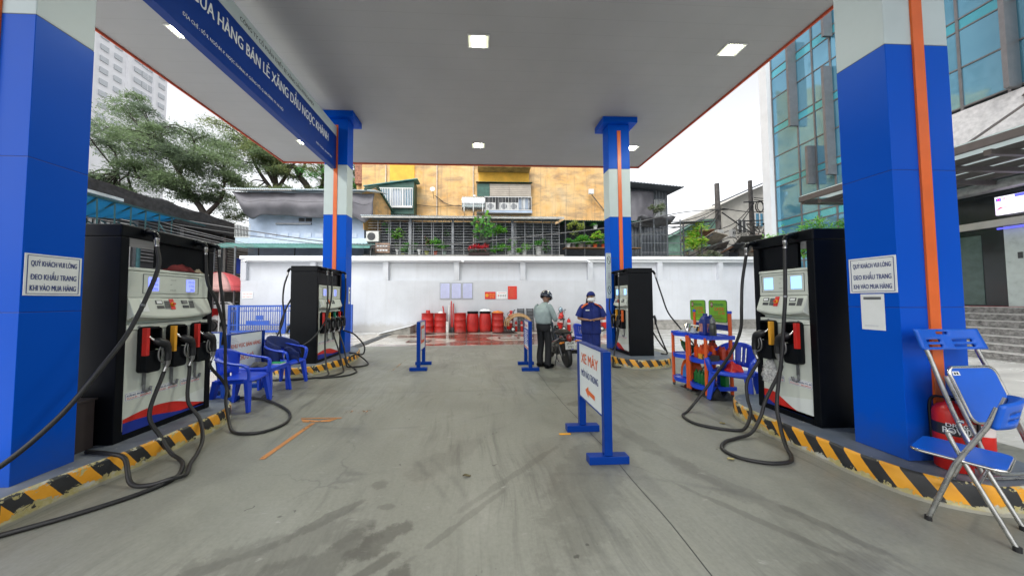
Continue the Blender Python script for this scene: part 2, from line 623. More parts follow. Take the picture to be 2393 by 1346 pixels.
    # pale scuffs
    mp = nd(n, 'ShaderNodeMapping', {'Vector': coord(n), 'Scale': (3, 11, 1)})
    mp.inputs['Rotation'].default_value = (0, 0, .6)
    c = mix(n, mth(n, 'MULTIPLY', ramp(n, noi(n, mp.outputs[0], 1.6, 6, .7, .5), [(.64, 0.0), (.76, 1.0)]), .4), c, (.5, .5, .48))
    n.links.new(c, p.inputs['Base Color'])
    n.links.new(mth(n, 'MULTIPLY_ADD', mid, .5, .2), p.inputs['Roughness'])
    p.inputs['Specular IOR Level'].default_value = .4
    bump(n, p, mth(n, 'ADD', mth(n, 'MULTIPLY', fine, .25), noi(n, v, 9, 5, .6)), .16, .006)
    return m

def mth_vec(n, v, f):
    x = nd(n, 'ShaderNodeVectorMath', {0: v})
    x.operation = 'ADD'
    cb = nd(n, 'ShaderNodeCombineXYZ', {0: mth(n, 'MULTIPLY', f, .5), 1: mth(n, 'MULTIPLY', f, .4)})
    n.links.new(cb.outputs[0], x.inputs[1])
    return x.outputs[0]

def wetyard():
    m, n, p, o = nodes_of('wet yard paving')
    v = coord(n)
    w = mth(n, 'MULTIPLY', mth(n, 'SUBTRACT', noi(n, v, 1.8, 6, .6, .4), .5), 1.5)
    c = ramp(n, noi(n, v, .7, 5, .6), [(.3, (.50, .50, .485)), (.7, (.68, .68, .66))])
    sp = nd(n, 'ShaderNodeSeparateXYZ', {0: v})
    # brick-coloured painted bay in front of the drums
    a = mth(n, 'SUBTRACT', 1.0, mth(n, 'DIVIDE', mth(n, 'ABSOLUTE', mth(n, 'SUBTRACT', sp.outputs[0], .2)), 4.2))
    b = mth(n, 'SUBTRACT', 1.0, mth(n, 'DIVIDE', mth(n, 'ABSOLUTE', mth(n, 'SUBTRACT', sp.outputs[1], 12.3)), 2.35))
    bay = mth(n, 'ADD', mth(n, 'MINIMUM', a, b), mth(n, 'MULTIPLY', w, .12))
    bay = ramp(n, bay, [(.0, 0.0), (.035, 1.0)])
    c = mix(n, bay, c, ramp(n, noi(n, v, 1.6, 5, .6), [(.3, (.14, .055, .04)), (.7, (.27, .13, .095))]))
    for cx, cy, rx, ry in ((-2.35, 13.4, 1.5, .62), (1.3, 13.5, 1.75, .62), (1.25, 11.7, .95, .75), (-2.4, 11.15, 1.7, .95), (-4.2, 11.6, 1.0, 2.4), (4.6, 12.6, .9, 1.6)):
        e = ell(n, v, cx, cy, rx, ry, mth(n, 'MULTIPLY', w, .35), 0)
        c = mix(n, ramp(n, e, [(.95, 1.0), (1.05, 0.0)]), c, (.52, .48, .42))
    # broad pale and dark drying marks right and left of the bay
    mp = nd(n, 'ShaderNodeMapping', {'Vector': coord(n), 'Scale': (.35, 1.8, 1)})
    c = mix(n, mth(n, 'MULTIPLY', ramp(n, noi(n, mp.outputs[0], 1.1, 5, .65, .4), [(.5, 0.0), (.66, 1.0)]), .35), c, (.24, .235, .23))
    n.links.new(c, p.inputs['Base Color'])
    wet = noi(n, coord(n, 1, (.5, 1.3, 1)), 1.1, 4, .55, .3)
    n.links.new(ramp(n, wet, [(.38, .06), (.62, .30)]), p.inputs['Roughness'])
    p.inputs['Specular IOR Level'].default_value = .75
    bump(n, p, noi(n, v, 14, 4, .6), .05, .004)
    return m

CONCRETE = concrete()
YARD = wetyard()
ASPH = M('distant paving', (.16, .16, .155), .6, var=.2, vs=1)
b = B(); b.add([(-300, -120, -.03), (300, -120, -.03), (300, 400, -.03), (-300, 400, -.03)], [(0, 1, 2, 3)])
tag(b.obj('ground', ASPH), 'grey paved ground beyond the station', kind='structure')
b = B(); b.add([(-30, -6, -.006), (26, -6, -.006), (26, 30, -.006), (-30, 30, -.006)], [(0, 1, 2, 3)])
yard = tag(b.obj('wet_yard', YARD), 'wet pale yard paving with a brick red bay in front of the drums', kind='structure')

# forecourt: four cast slabs parted by narrow sunk joints
def jx(y):
    return 1.247 + .035 * sin(y * 1.15 - 1.2) + .006 * sin(y * 7)
def jy(x):
    return 4.99 + .018 * sin(x * 1.3) + .006 * sin(x * 9)
fc = B(); fc.add([(-4.7, -5, -.004), (5.4, -5, -.004), (5.4, 9.88, -.004), (-4.7, 9.88, -.004)], [(0, 1, 2, 3)])
forecourt = tag(fc.obj('forecourt', DARKM), 'grey concrete forecourt under the canopy', kind='structure')
YE = 9.9
for sx in (-1, 1):
    for sy in (-1, 1):
        b = B()
        N = 60
        g_ = .004
        xs0, xs1 = (-4.7, None) if sx < 0 else (None, 5.4)
        def edge_x(y): return jx(y) + sx * g_
        ys = [(-5 + (jy(0) + 5) * i / N) if sy < 0 else (jy(0) + (YE - jy(0)) * i / N) for i in range(N + 1)]
        v, f = [], []
        for i, yy in enumerate(ys):
            last = (i == N and sy < 0) or (i == 0 and sy > 0)
            xa = edge_x(yy)
            xo = -4.7 if sx < 0 else 5.4
            K = 24
            for k in range(K + 1):
                x = xa + (xo - xa) * k / K
                y2 = (jy(x) + sy * .0025) if last else yy
                if i == N and sy > 0:
                    y2 = YE + .05 * sin(x * 2.1) + .03 * sin(x * 5.3)
                v.append((x, y2, 0))
        K = 24
        for i in range(N):
            for k in range(K):
                a = i * (K + 1) + k
                f.append((a, a + 1, a + K + 2, a + K + 1))
        b.add(v, f)
        b.obj('concrete_slab', CONCRETE, forecourt)

# painted guide arrow on the floor (worn orange paint) and the older line
def worn(name, col, thr=.5, sc=9):
    m, n, p, o = nodes_of(name)
    v = coord(n)
    f = ramp(n, noi(n, coord(n, 1, (1.6, .7, 1)), sc, 6, .7), [(thr - .07, 0.0), (thr + .05, 1.0)])
    n.links.new(f, p.inputs['Alpha'])
    n.links.new(ramp(n, noi(n, v, 5, 4), [(.3, tuple(c * .75 for c in col)), (.7, col)]), p.inputs['Base Color'])
    p.inputs['Roughness'].default_value = .6
    return m
WORN = worn('worn orange floor paint', (.50, .20, .05), .42)
WORN2 = worn('faint orange floor paint', (.45, .24, .12), .56)
b = B()
Z4 = .004
def strip(b, a, c, w0, w1, z=Z4):
    a, c = Vector((*a, z)), Vector((*c, z))
    d = (c - a).normalized()
    s_ = Vector((-d.y, d.x, 0))
    b.add([a - s_ * w0 / 2, a + s_ * w0 / 2, c + s_ * w1 / 2, c - s_ * w1 / 2], [(3, 2, 1, 0)])
strip(b, (-2.05, 2.97), (-2.02, 3.80), .055, .05)
b.add([(-2.24, 3.93, Z4), (-2.16, 3.83, Z4), (-1.84, 3.83, Z4), (-1.78, 3.93, Z4), (-2.0, 3.87, Z4)], [(0, 1, 4), (4, 1, 2), (4, 2, 3)])
strip(b, (-2.25, 3.95), (-1.74, 3.935), .02, .03, Z4 + .002)
tag(b.obj('floor_arrow', WORN), 'worn orange arrow painted on the concrete beside the long hose', 'floor marking')
b = B(); strip(b, (-1.825, 6.42), (-1.82, 7.62), .035, .03)
tag(b.obj('floor_line', WORN2), 'faint short orange line on the floor beside the left narrow board', 'floor marking')
o = text('STOP', (-1.82, 4.10, Z4 - .0015), (1, 0, 0), (0, 1, 0), .38, .09, WORN2, bold=.02, name='floor_lettering')
tag(o, 'faded orange word painted beyond the floor arrow', 'floor marking')

# ---------------------------------------------------------------- kerbed islands
def kerbmat():
    m, n, p, o = nodes_of('striped kerb paint')
    uv = nd(n, 'ShaderNodeUVMap')
    sp = nd(n, 'ShaderNodeSeparateXYZ', {0: uv.outputs[0]})
    v = coord(n)
    wob = mth(n, 'MULTIPLY', noi(n, v, 12, 3), .012)
    t = mth(n, 'DIVIDE', mth(n, 'ADD', mth(n, 'ADD', sp.outputs[0], mth(n, 'MULTIPLY', sp.outputs[1], .62)), wob), .215)
    st = mth(n, 'GREATER_THAN', mth(n, 'FRACT', t), .5)
    nz = noi(n, v, 5, 4, .6)
    yel = ramp(n, nz, [(.3, (.68, .29, .012)), (.7, (.80, .38, .03))])
    blk = ramp(n, nz, [(.3, (.012, .013, .014)), (.7, (.03, .03, .032))])
    c = mix(n, st, yel, blk)
    ch = noi(n, v, 14, 7, .68, .4)
    low = mth(n, 'MULTIPLY', mth(n, 'SUBTRACT', .085, sp.outputs[1]), 4.2)
    top = mth(n, 'MULTIPLY', mth(n, 'SUBTRACT', sp.outputs[1], .17), 3.0)
    big = mth(n, 'MULTIPLY', mth(n, 'SUBTRACT', noi(n, v, 1.6, 2), .5), .55)
    k = mth(n, 'ADD', ch, mth(n, 'ADD', mth(n, 'MAXIMUM', low, top), big))
    chip = ramp(n, k, [(.585, 0.0), (.6, 1.0)])
    under = ramp(n, noi(n, v, 9, 5), [(.35, (.55, .5, .3)), (.5, (.42, .36, .14)), (.65, (.5, .5, .45))])
    c = mix(n, chip, c, under)
    n.links.new(mix(n, ramp(n, mth(n, 'ADD', sp.outputs[1], mth(n, 'MULTIPLY', ch, .05)), [(.045, 1.0), (.055, 0.0)]), c, (.3, .29, .24)), p.inputs['Base Color'])
    p.inputs['Roughness'].default_value = .5
    bump(n, p, mth(n, 'SUBTRACT', noi(n, v, 8, 4), mth(n, 'MULTIPLY', chip, .7)), .5, .006)
    return m
KERB = kerbmat()
def islandtop():
    m, n, p, o = nodes_of('worn grey blue island paint')
    v = coord(n)
    c = ramp(n, noi(n, v, 1.3, 5, .65), [(.35, (.10, .125, .165)), (.6, (.16, .18, .21)), (.8, (.30, .31, .31))])
    c = mix(n, ramp(n, noi(n, v, 9, 6, .7), [(.62, 0.0), (.66, .8)]), c, (.42, .43, .42))
    n.links.new(c, p.inputs['Base Color'])
    p.inputs['Roughness'].default_value = .5
    bump(n, p, noi(n, v, 12, 4), .2, .006)
    return m
ISTOP = islandtop()
ZI = .2
def island(pts, sign, label):
    t = thing('pump_island', label, 'kerb', (pts[0][0], pts[0][1], 0), group='kerbed pump islands')
    P = smooth_path([(x, y, 0) for x, y in pts], 6, closed=True)
    n = len(P)
    # plinth with rounded upper arris
    b = B()
    prof = [(0, 0), (.004, .05), (.0, .178), (.006, .19), (.02, ZI)]
    nrm = []
    cx = sum(p.x for p in P) / n; cy = sum(p.y for p in P) / n
    us = [0]
    for i in range(n):
        us.append(us[-1] + (P[(i + 1) % n] - P[i]).length)
    def nor(i):
        d = (P[(i + 1) % n] - P[i - 1]).normalized()
        q = Vector((d.y, -d.x, 0))
        if q.dot(P[i] - Vector((cx, cy, 0))) < 0 and True:
            q = -q
        return q
    v, f, uv = [], [], []
    for i in range(n + 1):
        j = i % n
        q = nor(j)
        wv = noise.noise(P[j] * 2.3) * .012
        for d, z in prof:
            s_ = P[j] - q * (d + wv)
            v.append((s_.x, s_.y, z + (noise.noise(P[j] * 6 + Vector((0, 0, 3))) * .006 if z > .15 else 0)))
            uv.append((us[i] * sign, z))
    k = len(prof)
    for i in range(n):
        for a in range(k - 1):
            f.append((i * k + a, (i + 1) * k + a, (i + 1) * k + a + 1, i * k + a + 1))
    b.add(v, f, True)
    o = b.obj('kerb', KERB, t, recalc=False)
    lay = o.data.uv_layers.new(name='UVMap')
    for pl in o.data.polygons:
        for li, vi in zip(pl.loop_indices, pl.vertices):
            lay.data[li].uv = uv[vi]
    b = B()
    ring = [v[i * k + k - 1] for i in range(n)]
    b.add(ring, [tuple(range(n))])
    b.obj('top', ISTOP, t)
    return t
# perimeters run left to right as seen from the lane
island([(-3.135, 2.15), (-3.10, 2.5), (-3.03, 2.93), (-3.01, 3.46), (-3.05, 3.80), (-3.20, 4.06), (-3.50, 4.22), (-3.9, 4.15), (-4.15, 3.8), (-4.2, 3.0), (-4.2, 1.5), (-3.8, 1.2), (-3.35, 1.35), (-3.18, 1.75)], 1, 'striped kerb island under the left near blue column and its pump')
island([(-3.02, 6.9), (-3.00, 7.3), (-3.05, 7.8), (-3.25, 8.35), (-3.6, 8.6), (-3.95, 8.4), (-4.2, 7.9), (-4.25, 6.9), (-4.15, 6.25), (-3.85, 5.98), (-3.5, 5.98), (-3.2, 6.25)], 1, 'striped kerb island under the left far column, hoses resting against it')
island([(3.75, 4.0), (3.45, 3.93), (3.25, 3.70), (3.185, 3.4), (3.18, 3.1), (3.18, 2.7), (3.185, 2.4), (3.26, 2.15), (3.47, 1.98), (3.72, 1.93), (4.1, 2.0), (4.35, 2.3), (4.4, 2.9), (4.35, 3.5), (4.1, 3.9)], 1, 'striped kerb island under the right near blue column, pump and folding chairs')
island([(3.75, 8.5), (3.35, 8.2), (3.15, 7.6), (3.08, 6.95), (3.14, 6.5), (3.4, 6.28), (3.8, 6.24), (4.2, 6.4), (4.42, 6.8), (4.45, 7.5), (4.2, 8.2)], 1, 'striped kerb island under the right far column, cream paint flaking at its near end')

# ---------------------------------------------------------------- canopy
ZC = 6.25
def soffitmat():
    m, n, p, o = nodes_of('canopy soffit panels')
    v = coord(n)
    sp = nd(n, 'ShaderNodeSeparateXYZ', {0: v})
    seam = mth(n, 'LESS_THAN', mth(n, 'FRACT', mth(n, 'DIVIDE', sp.outputs[1], .3)), .02)
    c = ramp(n, noi(n, v, .8, 3), [(.3, (.37, .37, .37)), (.7, (.41, .41, .41))])
    c = mix(n, mth(n, 'MULTIPLY', seam, .3), c, (.2, .2, .2))
    n.links.new(c, p.inputs['Base Color'])
    p.inputs['Roughness'].default_value = .55
    return m
SOF = soffitmat()
cx0, cx1, cy0, cy1 = -6.66, 5.80, -3.0, 10.35
can = thing('station_canopy', 'wide flat grey canopy roof with thin orange edge over the pumps', 'canopy', (-.4, 5, ZC))
B().box(cx0 + .03, cx1 - .03, cy0 + .03, cy1 - .03, ZC, ZC + .7).obj('soffit', SOF, can)
b = B()
for z0, z1 in ((ZC - .045, ZC + .06),):
    b.box(cx0, cx0 + .028, cy0, cy1, z0, z1); b.box(cx1 - .028, cx1, cy0, cy1, z0, z1)
    b.box(cx0 + .03, cx1 - .03, cy1 - .028, cy1, z0, z1); b.box(cx0 + .03, cx1 - .03, cy0, cy0 + .028, z0, z1)
b.obj('orange_edge', ORANGER, can)
b = B()
b.box(cx0 - .03, cx0 + .027, cy0, cy1, ZC + .062, ZC + .9); b.box(cx1 - .027, cx1 + .03, cy0, cy1, ZC + .062, ZC + .9)
b.box(cx0 + .03, cx1 - .03, cy1 - .027, cy1 + .03, ZC + .062, ZC + .9); b.box(cx0 + .03, cx1 - .03, cy0 - .03, cy0 + .027, ZC + .062, ZC + .9)
b.obj('fascia', BLUE, can)

LAMP = M('lit lamp glass', (.9, .95, .8), .3, var=0, emit=(1, 1, .86), es=16)
LAMPR = M('lamp reflector', (.75, .78, .6), .3, .3, var=.05, emit=(.9, 1, .55), es=.35)
FRAMEW = M('lamp frame white', (.7, .7, .68), .4, var=.03)
names = {(0, 0): 'lit square lamp in the canopy beside the header board, upper left', (1, 0): 'lit square lamp at the top centre of the canopy', (2, 0): 'lit square lamp in the canopy near the right front column',
         (0, 1): 'small lit lamp showing just left of the header board end', (1, 1): 'lit lamp in the canopy centre, the farther of the middle pair', (2, 1): 'lit lamp partly hidden behind the right far column head',
         (0, 2): 'lit canopy lamp above the viewer, left', (1, 2): 'lit canopy lamp above the viewer, centre', (2, 2): 'lit canopy lamp above the viewer, right'}
for i, x in enumerate((-5.19, .02, 4.84)):
    for j, y in enumerate((5.30, 9.0)):
        t = thing('canopy_lamp', names[(i, j)], 'ceiling lamp', (x, y, ZC), world=False, group='lit lamps in the canopy')
        w, h = .20, .145
        b = B()
        b.box(-w, w, -h, -h + .022, -.02, -.001); b.box(-w, w, h - .022, h, -.02, -.001)
        b.box(-w, -w + .022, -h + .023, h - .023, -.02, -.001); b.box(w - .022, w, -h + .023, h - .023, -.02, -.001)
        b.obj('frame', FRAMEW, t)
        B().box(-w + .023, w - .023, -h + .023, h - .023, -.008, -.002).obj('reflector', LAMPR, t)
        B().box(-w + .085, w - .085, -h + .04, h - .04, -.016, -.0085).obj('bulb_glass', LAMP, t)
        ld = bpy.data.lights.new('lamp_light', 'AREA')
        ld.shape = 'RECTANGLE'; ld.size = .36; ld.size_y = .24
        ld.energy = 42
        ld.color = (.98, 1, .86)
        lo = bpy.data.objects.new('lamp_light', ld)
        COL.objects.link(lo)
        lo.parent = t
        lo.location = (0, 0, -.03)

# ---------------------------------------------------------------- columns
XL, XR, YN, YF, CW, CD, ZB, ZW = -3.289, 3.432, 2.285, 7.544, .567, .339, 3.64, 4.911
def column(x0, x1, y0, y1, label):
    t = thing('canopy_column', label, 'column', ((x0 + x1) / 2, (y0 + y1) / 2, ZI), group='blue columns holding the canopy')
    for za, zb_ in ((ZI, 1.42), (1.424, 2.56), (2.564, ZB - .002)):
        B().box(x0, x1, y0, y1, za, zb_).obj('blue_cladding', BLUE, t, bevel=.003)
    B().box(x0 + .003, x1 - .003, y0 + .003, y1 - .003, 1.41, 2.57).obj('seam_core', NAVY, t)
    B().box(x0, x1, y0, y1, ZB + .002, ZW - .002).obj('white_band', WHITEP, t, bevel=.006)
    B().box(x0, x1, y0, y1, ZW + .002, ZC - .152).obj('upper_cladding', BLUE, t, bevel=.006)
    B().box(x0 + .003, x1 - .003, y0 + .003, y1 - .003, ZB - .004, ZW + .004).obj('core', DARKM, t)
    xc = (x0 + x1) / 2
    B().box(xc - .047, xc + .047, y0 - .014, y0 - .001, ZI + .25, ZC - .32).obj('orange_stripe', ORANGE, t)
    B().box(x0 - .17, x1 + .17, y0 - .115, y1 + .12, ZC - .15, ZC - .002).obj('cap', BLUE, t, bevel=.004)
    return t
colLN = column(XL - CW, XL, YN, YN + CD, 'left near blue column with a mask notice, hose stretched past it')
colLF = column(XL - CW, XL, YF, YF + CD, 'left far blue column, at the end of the header board')
colRN = column(XR, XR + CW, YN, YN + CD, 'right near blue column with a mask notice and folding chairs at its foot')
colRF = column(XR, XR + CW, YF, YF + CD, 'right far blue column with the narrow safety sign on its side')

# header board between the left columns
bX = -3.56
hb = thing('header_board', 'long blue and white header board with station name between the left columns', 'sign board', (bX - .07, 5, 4.8))
B().box(bX - .13, bX, YN + CD + .003, YF - .003, 4.81, 5.628).obj('blue_panel', SIGNBLUE, hb, bevel=.004)
B().box(bX - .13, bX, YN + CD + .003, YF - .003, 5.632, 5.87).obj('white_panel', WHITEP, hb, bevel=.004)
U, V = (0, 1, 0), (0, 0, 1)
text('CÔNG TY CỔ PHẦN THIẾT BỊ XĂNG DẦU PETROLIMEX', (bX, 4.47, 5.69), U, V, 2.02, .125, INKK, hb, .03)
text('CỬA HÀNG BÁN LẺ XĂNG DẦU NGỌC KHÁNH', (bX, 3.72, 5.235), U, V, 3.40, .345, WHITE, hb, .045)
text('ĐỊA CHỈ : SỐ 9, NGÕ 84, P. NGỌC KHÁNH, P. GIẢNG VÕ, Q. BA ĐÌNH, TP. HÀ NỘI', (bX, 3.625, 4.945), U, V, 1.86, .085, WHITE, hb, .012)
text('ĐIỆN THOẠI : 024 3977 7991', (bX, 6.60, 4.955), U, V, .70, .07, WHITE, hb, .01)
for z in (5.03, 5.6):
    B().box(bX - .09, bX - .03, YF - .06, YF + .01, z - .04, z + .04).obj('bracket', NAVY, hb)

# notices fixed to the columns
def mask_notice(x, U, y0, label, extra=False):
    f = FR((x, y0, 1.545), U)
    t = thing('mask_notice', label, 'notice', (x, y0, 1.545))
    b = B(); f.box(b, 0, .31, 0, .31, .0015, .006); b.obj('sheet', PAPER, t)
    b = B()
    for q in ((.012, .298, .012, .016), (.012, .298, .294, .298), (.012, .016, .017, .293), (.294, .298, .017, .293)):
        f.box(b, *q, .0062, .0072)
    b.obj('border', INKB, t)
    for s_, z, h, w in (('QUÝ KHÁCH VUI LÒNG', .212, .058, .25), ('ĐEO KHẨU TRANG', .118, .066, .25), ('KHI VÀO MUA HÀNG', .036, .052, .25)):
        text(s_, f.p(.03, z, .0062), f.U, f.V, w, h, INKB, t, .045)
mask_notice(XL, (0, 1, 0), 2.295, 'white mask notice on the left near column')
mask_notice(XR, (0, -1, 0), 2.60, 'white mask notice on the right near column, above a hanging sheet')
f = FR((XR, 2.53, 1.225), (0, -1, 0))
t = thing('paper_sheet', 'plain payment sheet taped under the right mask notice', 'notice', (XR, 2.53, 1.225))
b = B(); f.box(b, 0, .155, 0, .31, .0015, .003); b.obj('sheet', PAPER, t)
b = B(); f.box(b, .02, .135, .262, .285, .0032, .0038); b.obj('header_bar', GREYM, t)
b = B()
for z in (.03, .037):
    f.box(b, .02, .11, z, z + .002, .0032, .0038)
b.obj('small_print', INKG, t)

# safety sign on the right far column's near left edge
f = FR((XR - .012, YF - .0, 1.52), Vector((1, -.35, 0)))
f = FR((3.245, YF - .13, 1.52), Vector((1, .25, 0)))
t = thing('safety_sign', 'tall narrow white safety sign on the right far column', 'sign', (3.27, YF - .13, 1.52))
b = B(); f.box(b, 0, .14, 0, 1.15, 0, .03); b.obj('panel', WHITEP, t, bevel=.005)
b = B()
for q in ((.0, .14, .02, .028), (.0, .14, .385, .392), (0, .14, .77, .777), (0, .14, 1.125, 1.133), (.03, .11, .47, .476), (.03, .11, .69, .696), (.045, .1, .5, .66), (.03, .11, .81, .83)):
    f.box(b, *q, .031, .033)
b.obj('print_lines', INKG, t)
b = B()
for zc in (.21, .97):
    pts = [f.p(.07 + .05 * cos(a), zc + .1 * sin(a), .032) for a in [2 * pi * k / 20 for k in range(20)]]
    b.tube(pts, .005, 5, closed=True)
    b.bar(f.p(.035, zc + .07, .032), f.p(.105, zc - .07, .032), .007)
b.obj('prohibition_ring', INKK, t)
t = thing('door_opener_tag', 'small white tag on the side of the left far column', 'tag', (XL, YF + .2, 1.5))
f = FR((XL, YF + .17, 1.41), (0, 1, 0))
b = B(); f.box(b, 0, .09, 0, .42, .001, .008); b.obj('plate', PAPER, t)
b = B(); f.box(b, .02, .07, .32, .36, .0085, .01); f.box(b, .03, .06, .05, .27, .0085, .01); b.obj('print_lines', INKK, t)
# ---------------------------------------------------------------- fuel dispensers
LCD = M('lit blue display', (.1, .12, .5), .3, var=0, emit=(.22, .27, 1.0), es=.75)
LCD2 = M('lit pale blue display', (.1, .2, .5), .3, var=0, emit=(.28, .55, 1.0), es=.8)
KEYD = M('dark keys', (.06, .065, .07), .5, var=0)
NOZG = M('nozzle grey metal', (.25, .25, .25), .35, .7, var=.2)
GRIPK = M('nozzle rubber', (.012, .013, .016), .42, var=.15)
PURPLE = M('purple grip', (.13, .02, .16), .4, var=.1)
HCOL = {'r': REDP, 'y': YELLOWP, 'g': M('green plastic', (.01, .2, .12), .4, var=.05), 'o': ORANGE}

def nozzle(f, a, b_, t, flip=1, grip=None):
    """nozzle hung in a holster; f = face frame; a,b_ = holster centre; flip=1 leans to the right"""
    s = flip
    P = lambda x, z, c: f.p(a + s * x, b_ + z, c)
    g = B()
    g.tube(smooth_path([P(-.012, .10, .05), P(.0, .065, .075), P(.03, .03, .10)], 4), .011, 8)
    o = g.obj('nozzle_spout', CHROME, t)
    g = B()
    g.tube(smooth_path([P(.01, .055, .085), P(.045, .03, .105), P(.085, .0, .12), P(.105, -.05, .12)], 4), [.024, .032, .038, .041, .043, .043, .042, .04, .037, .034, .031, .029, .028][:13], 10)
    g.tube(smooth_path([P(.1, -.03, .12), P(.115, -.09, .118), P(.12, -.165, .112)], 4), [.034, .031, .028, .026, .026, .027, .028, .028, .028][:9], 10)
    g.obj('nozzle_body', grip or GRIPK, t)
    g = B()
    g.tube(smooth_path([P(.055, -.01, .108), P(.035, -.075, .105), P(.045, -.15, .105), P(.09, -.185, .108), P(.12, -.17, .11)], 5), .0075, 6)
    g.tube(smooth_path([P(.075, -.03, .108), P(.068, -.1, .105), P(.085, -.15, .106)], 4), .006, 6)
    g.obj('trigger_guard', NOZG, t)
    g = B()
    g.tube([P(.12, -.165, .112), P(.122, -.20, .11), P(.112, -.235, .105)], [.022, .02, .016], 10)
    g.obj('swivel', NOZG, t)
    g = B()
    e0, e1 = P(.112, -.235, .105), P(.1, -.275, .1)
    g.cyl(e0, e1, .017, .0155)
    g.obj('hose_collar', STEEL, t)
    return e1

def dispenser(name_label, face, depth_dir, W, D, hol, labels, lcd, swiv, gap=(.0, .36), double=True, wave=1, back=True):
    """face = FR on the lane side; parts written in world coordinates"""
    f = face
    H = 2.02
    t = thing('fuel_dispenser', name_label, 'fuel pump', tuple(f.p(W / 2, 0, -D / 2)), group='black and cream fuel dispensers')
    def bx(name, mat, a0, a1, b0, b1, c0, c1, bev=0, par=None):
        g = B(); f.box(g, a0, a1, b0, b1, c0, c1)
        return g.obj(name, mat, par or t, bevel=bev)
    bx('base_plinth', BLACKP, .004, W - .004, 0, .09, -D + .004, -.004)
    bx('side_panel', BLACKP, 0, .07, .001, H - .12, -D, 0, .006)
    bx('side_panel', BLACKP, W - .07, W, .001, H - .12, -D, 0, .006)
    bx('top_beam', BLACKP, -.004, W + .004, H - .119, H, -D - .003, .004, .012)
    bx('upper_backing', BLACKP, gap[1] * W, W - .072 if gap[1] < .6 else W * .2, 1.645, H - .12, -.075, -.04) if gap[1] < .6 else bx('upper_backing', BLACKP, .072, gap[0] * W, 1.645, H - .12, -.075, -.04)
    sides = [(f, 1)]
    # cream housing, shaped in section, both faces
    g = B()
    zs = [(.06, -.006), (1.03, -.006), (1.031, -.035), (1.035, -.035)]
    f.box(g, .071, W - .071, .055, 1.02, -D + .012, -.006)
    g.obj('lower_cabinet', CREAM, t, bevel=.004)
    g = B(); f.box(g, .069, W - .069, 1.024, 1.075, -D + .008, .004); g.obj('cabinet_ledge', CREAM, t, bevel=.004)
    g = B(); f.box(g, .085, W - .085, 1.078, 1.15, -D + .05, -.04); g.obj('neck', CREAM2, t, bevel=.003)
    # console: sloped keypad block with a curved lower lip
    g = B()
    n = 14
    lip = [1.125 - .035 * sin(pi * i / n) for i in range(n + 1)]
    v = []
    for i in range(n + 1):
        a = .075 + (W - .15) * i / n
        v += [f.p(a, 1.33, .0), f.p(a, lip[i] + .05, .055), f.p(a, lip[i] + .028, .05), f.p(a, 1.1, -.045), f.p(a, 1.33, -.1)]
    fs = []
    for i in range(n):
        for k in range(5):
            a0, a1 = i * 5 + k, i * 5 + (k + 1) % 5
            fs.append((a0, a1, a1 + 5, a0 + 5))
    fs += [(0, 1, 2, 3, 4), (n * 5 + 4, n * 5 + 3, n * 5 + 2, n * 5 + 1, n * 5)]
    g.add(v, fs)
    g.obj('console', CREAM, t, bevel=.004)
    hd = bx('display_head', CREAM, .069, W - .069, 1.335, 1.59, -D + .01, -.002, .006)
    bx('head_lid', CREAM, .066, W - .066, 1.594, 1.625, -D + .006, .004, .008)
    bz = W * .2 if W > .8 else .1
    e = W - bz if W > .8 else W - .1
    g = B()
    for q in ((bz, e, 1.375, 1.379), (bz, e, 1.565, 1.569), (bz, bz + .004, 1.38, 1.564), (e - .004, e, 1.38, 1.564)):
        f.box(g, *q, -.0015, .001)
    g.obj('display_bezel', KEYD, t)
    dw = .095 if W > .8 else .105
    for i, a in enumerate((bz + (.05 if W > .8 else .03), e - dw - (.05 if W > .8 else .03))):
        d = bx('display', lcd, a, a + dw, 1.405, 1.54, -.0015, .002)
        for k, s_ in enumerate(('170123', '5705', '29800') if lcd is LCD else ()):
            o = text(s_, f.p(a + .015 + .012 * k, 1.497 - .043 * k, .0022), f.U, f.V, dw - .025 - .012 * k, .026, INKB, None, 0, 'digits')
            if o: put(o, d)
    mid = (bz + e) / 2
    for s_, z in (('TỔNG SỐ', 1.52), ('LÍT', 1.468), ('ĐƠN GIÁ', 1.41)):
        text(s_, f.p(mid - .03, z, -.0012), f.U, f.V, .06 if s_ != 'LÍT' else .02, .012, KEYD, t)
    # slope frame for keypads
    sl = FR(f.p(0, 1.33, .0), f.U, (f.p(0, 1.16, .055) - f.p(0, 1.33, .0)) * -1)
    def key(name, mat, a0, a1, b0, b1, par=t, c=.004):
        g = B(); sl.box(g, a0, a1, -b1, -b0, .0005, c)
        return g.obj(name, mat, par)
    if W > .8:
        ks = [(.30, .0), (.565, 1)]
        key('paper_slip', PAPER, .165, .22, .02, .14)
        em = .455
    else:
        ks = [(.13, 0), (.43, 1)]
        em = .285
    for a, q in ks:
        key('small_screen', KEYD, a, a + .065, .025, .065)
        key('screen_glass', PAPER if (q == 0 or W < .8) else GREYM, a + .008, a + .057, .031, .059, c=.006)
        key('key_row', KEYD, a + .005, a + .07, .082, .112)
        kp = key('keypad', GREYM, a + .085, a + .135, .03, .115)
        for r in range(4):
            for k in range(3):
                key('key', KEYD, a + .089 + k * .0155, a + .1 + k * .0155, .036 + r * .0195, .05 + r * .0195, par=kp, c=.0065)
    key('stop_plate', REDP, em - .018, em + .028, .01, .125)
    g = B()
    c_ = sl.p(em + .005, -.07, .005)
    g.cyl(c_, c_ + sl.N * .012, .021, .021, 16); o = g.obj('stop_ring', YELLOWP, t)
    g = B(); g.cyl(c_ + sl.N * .012, c_ + sl.N * .026, .013, .012, 14); g.obj('stop_button', REDP, t)
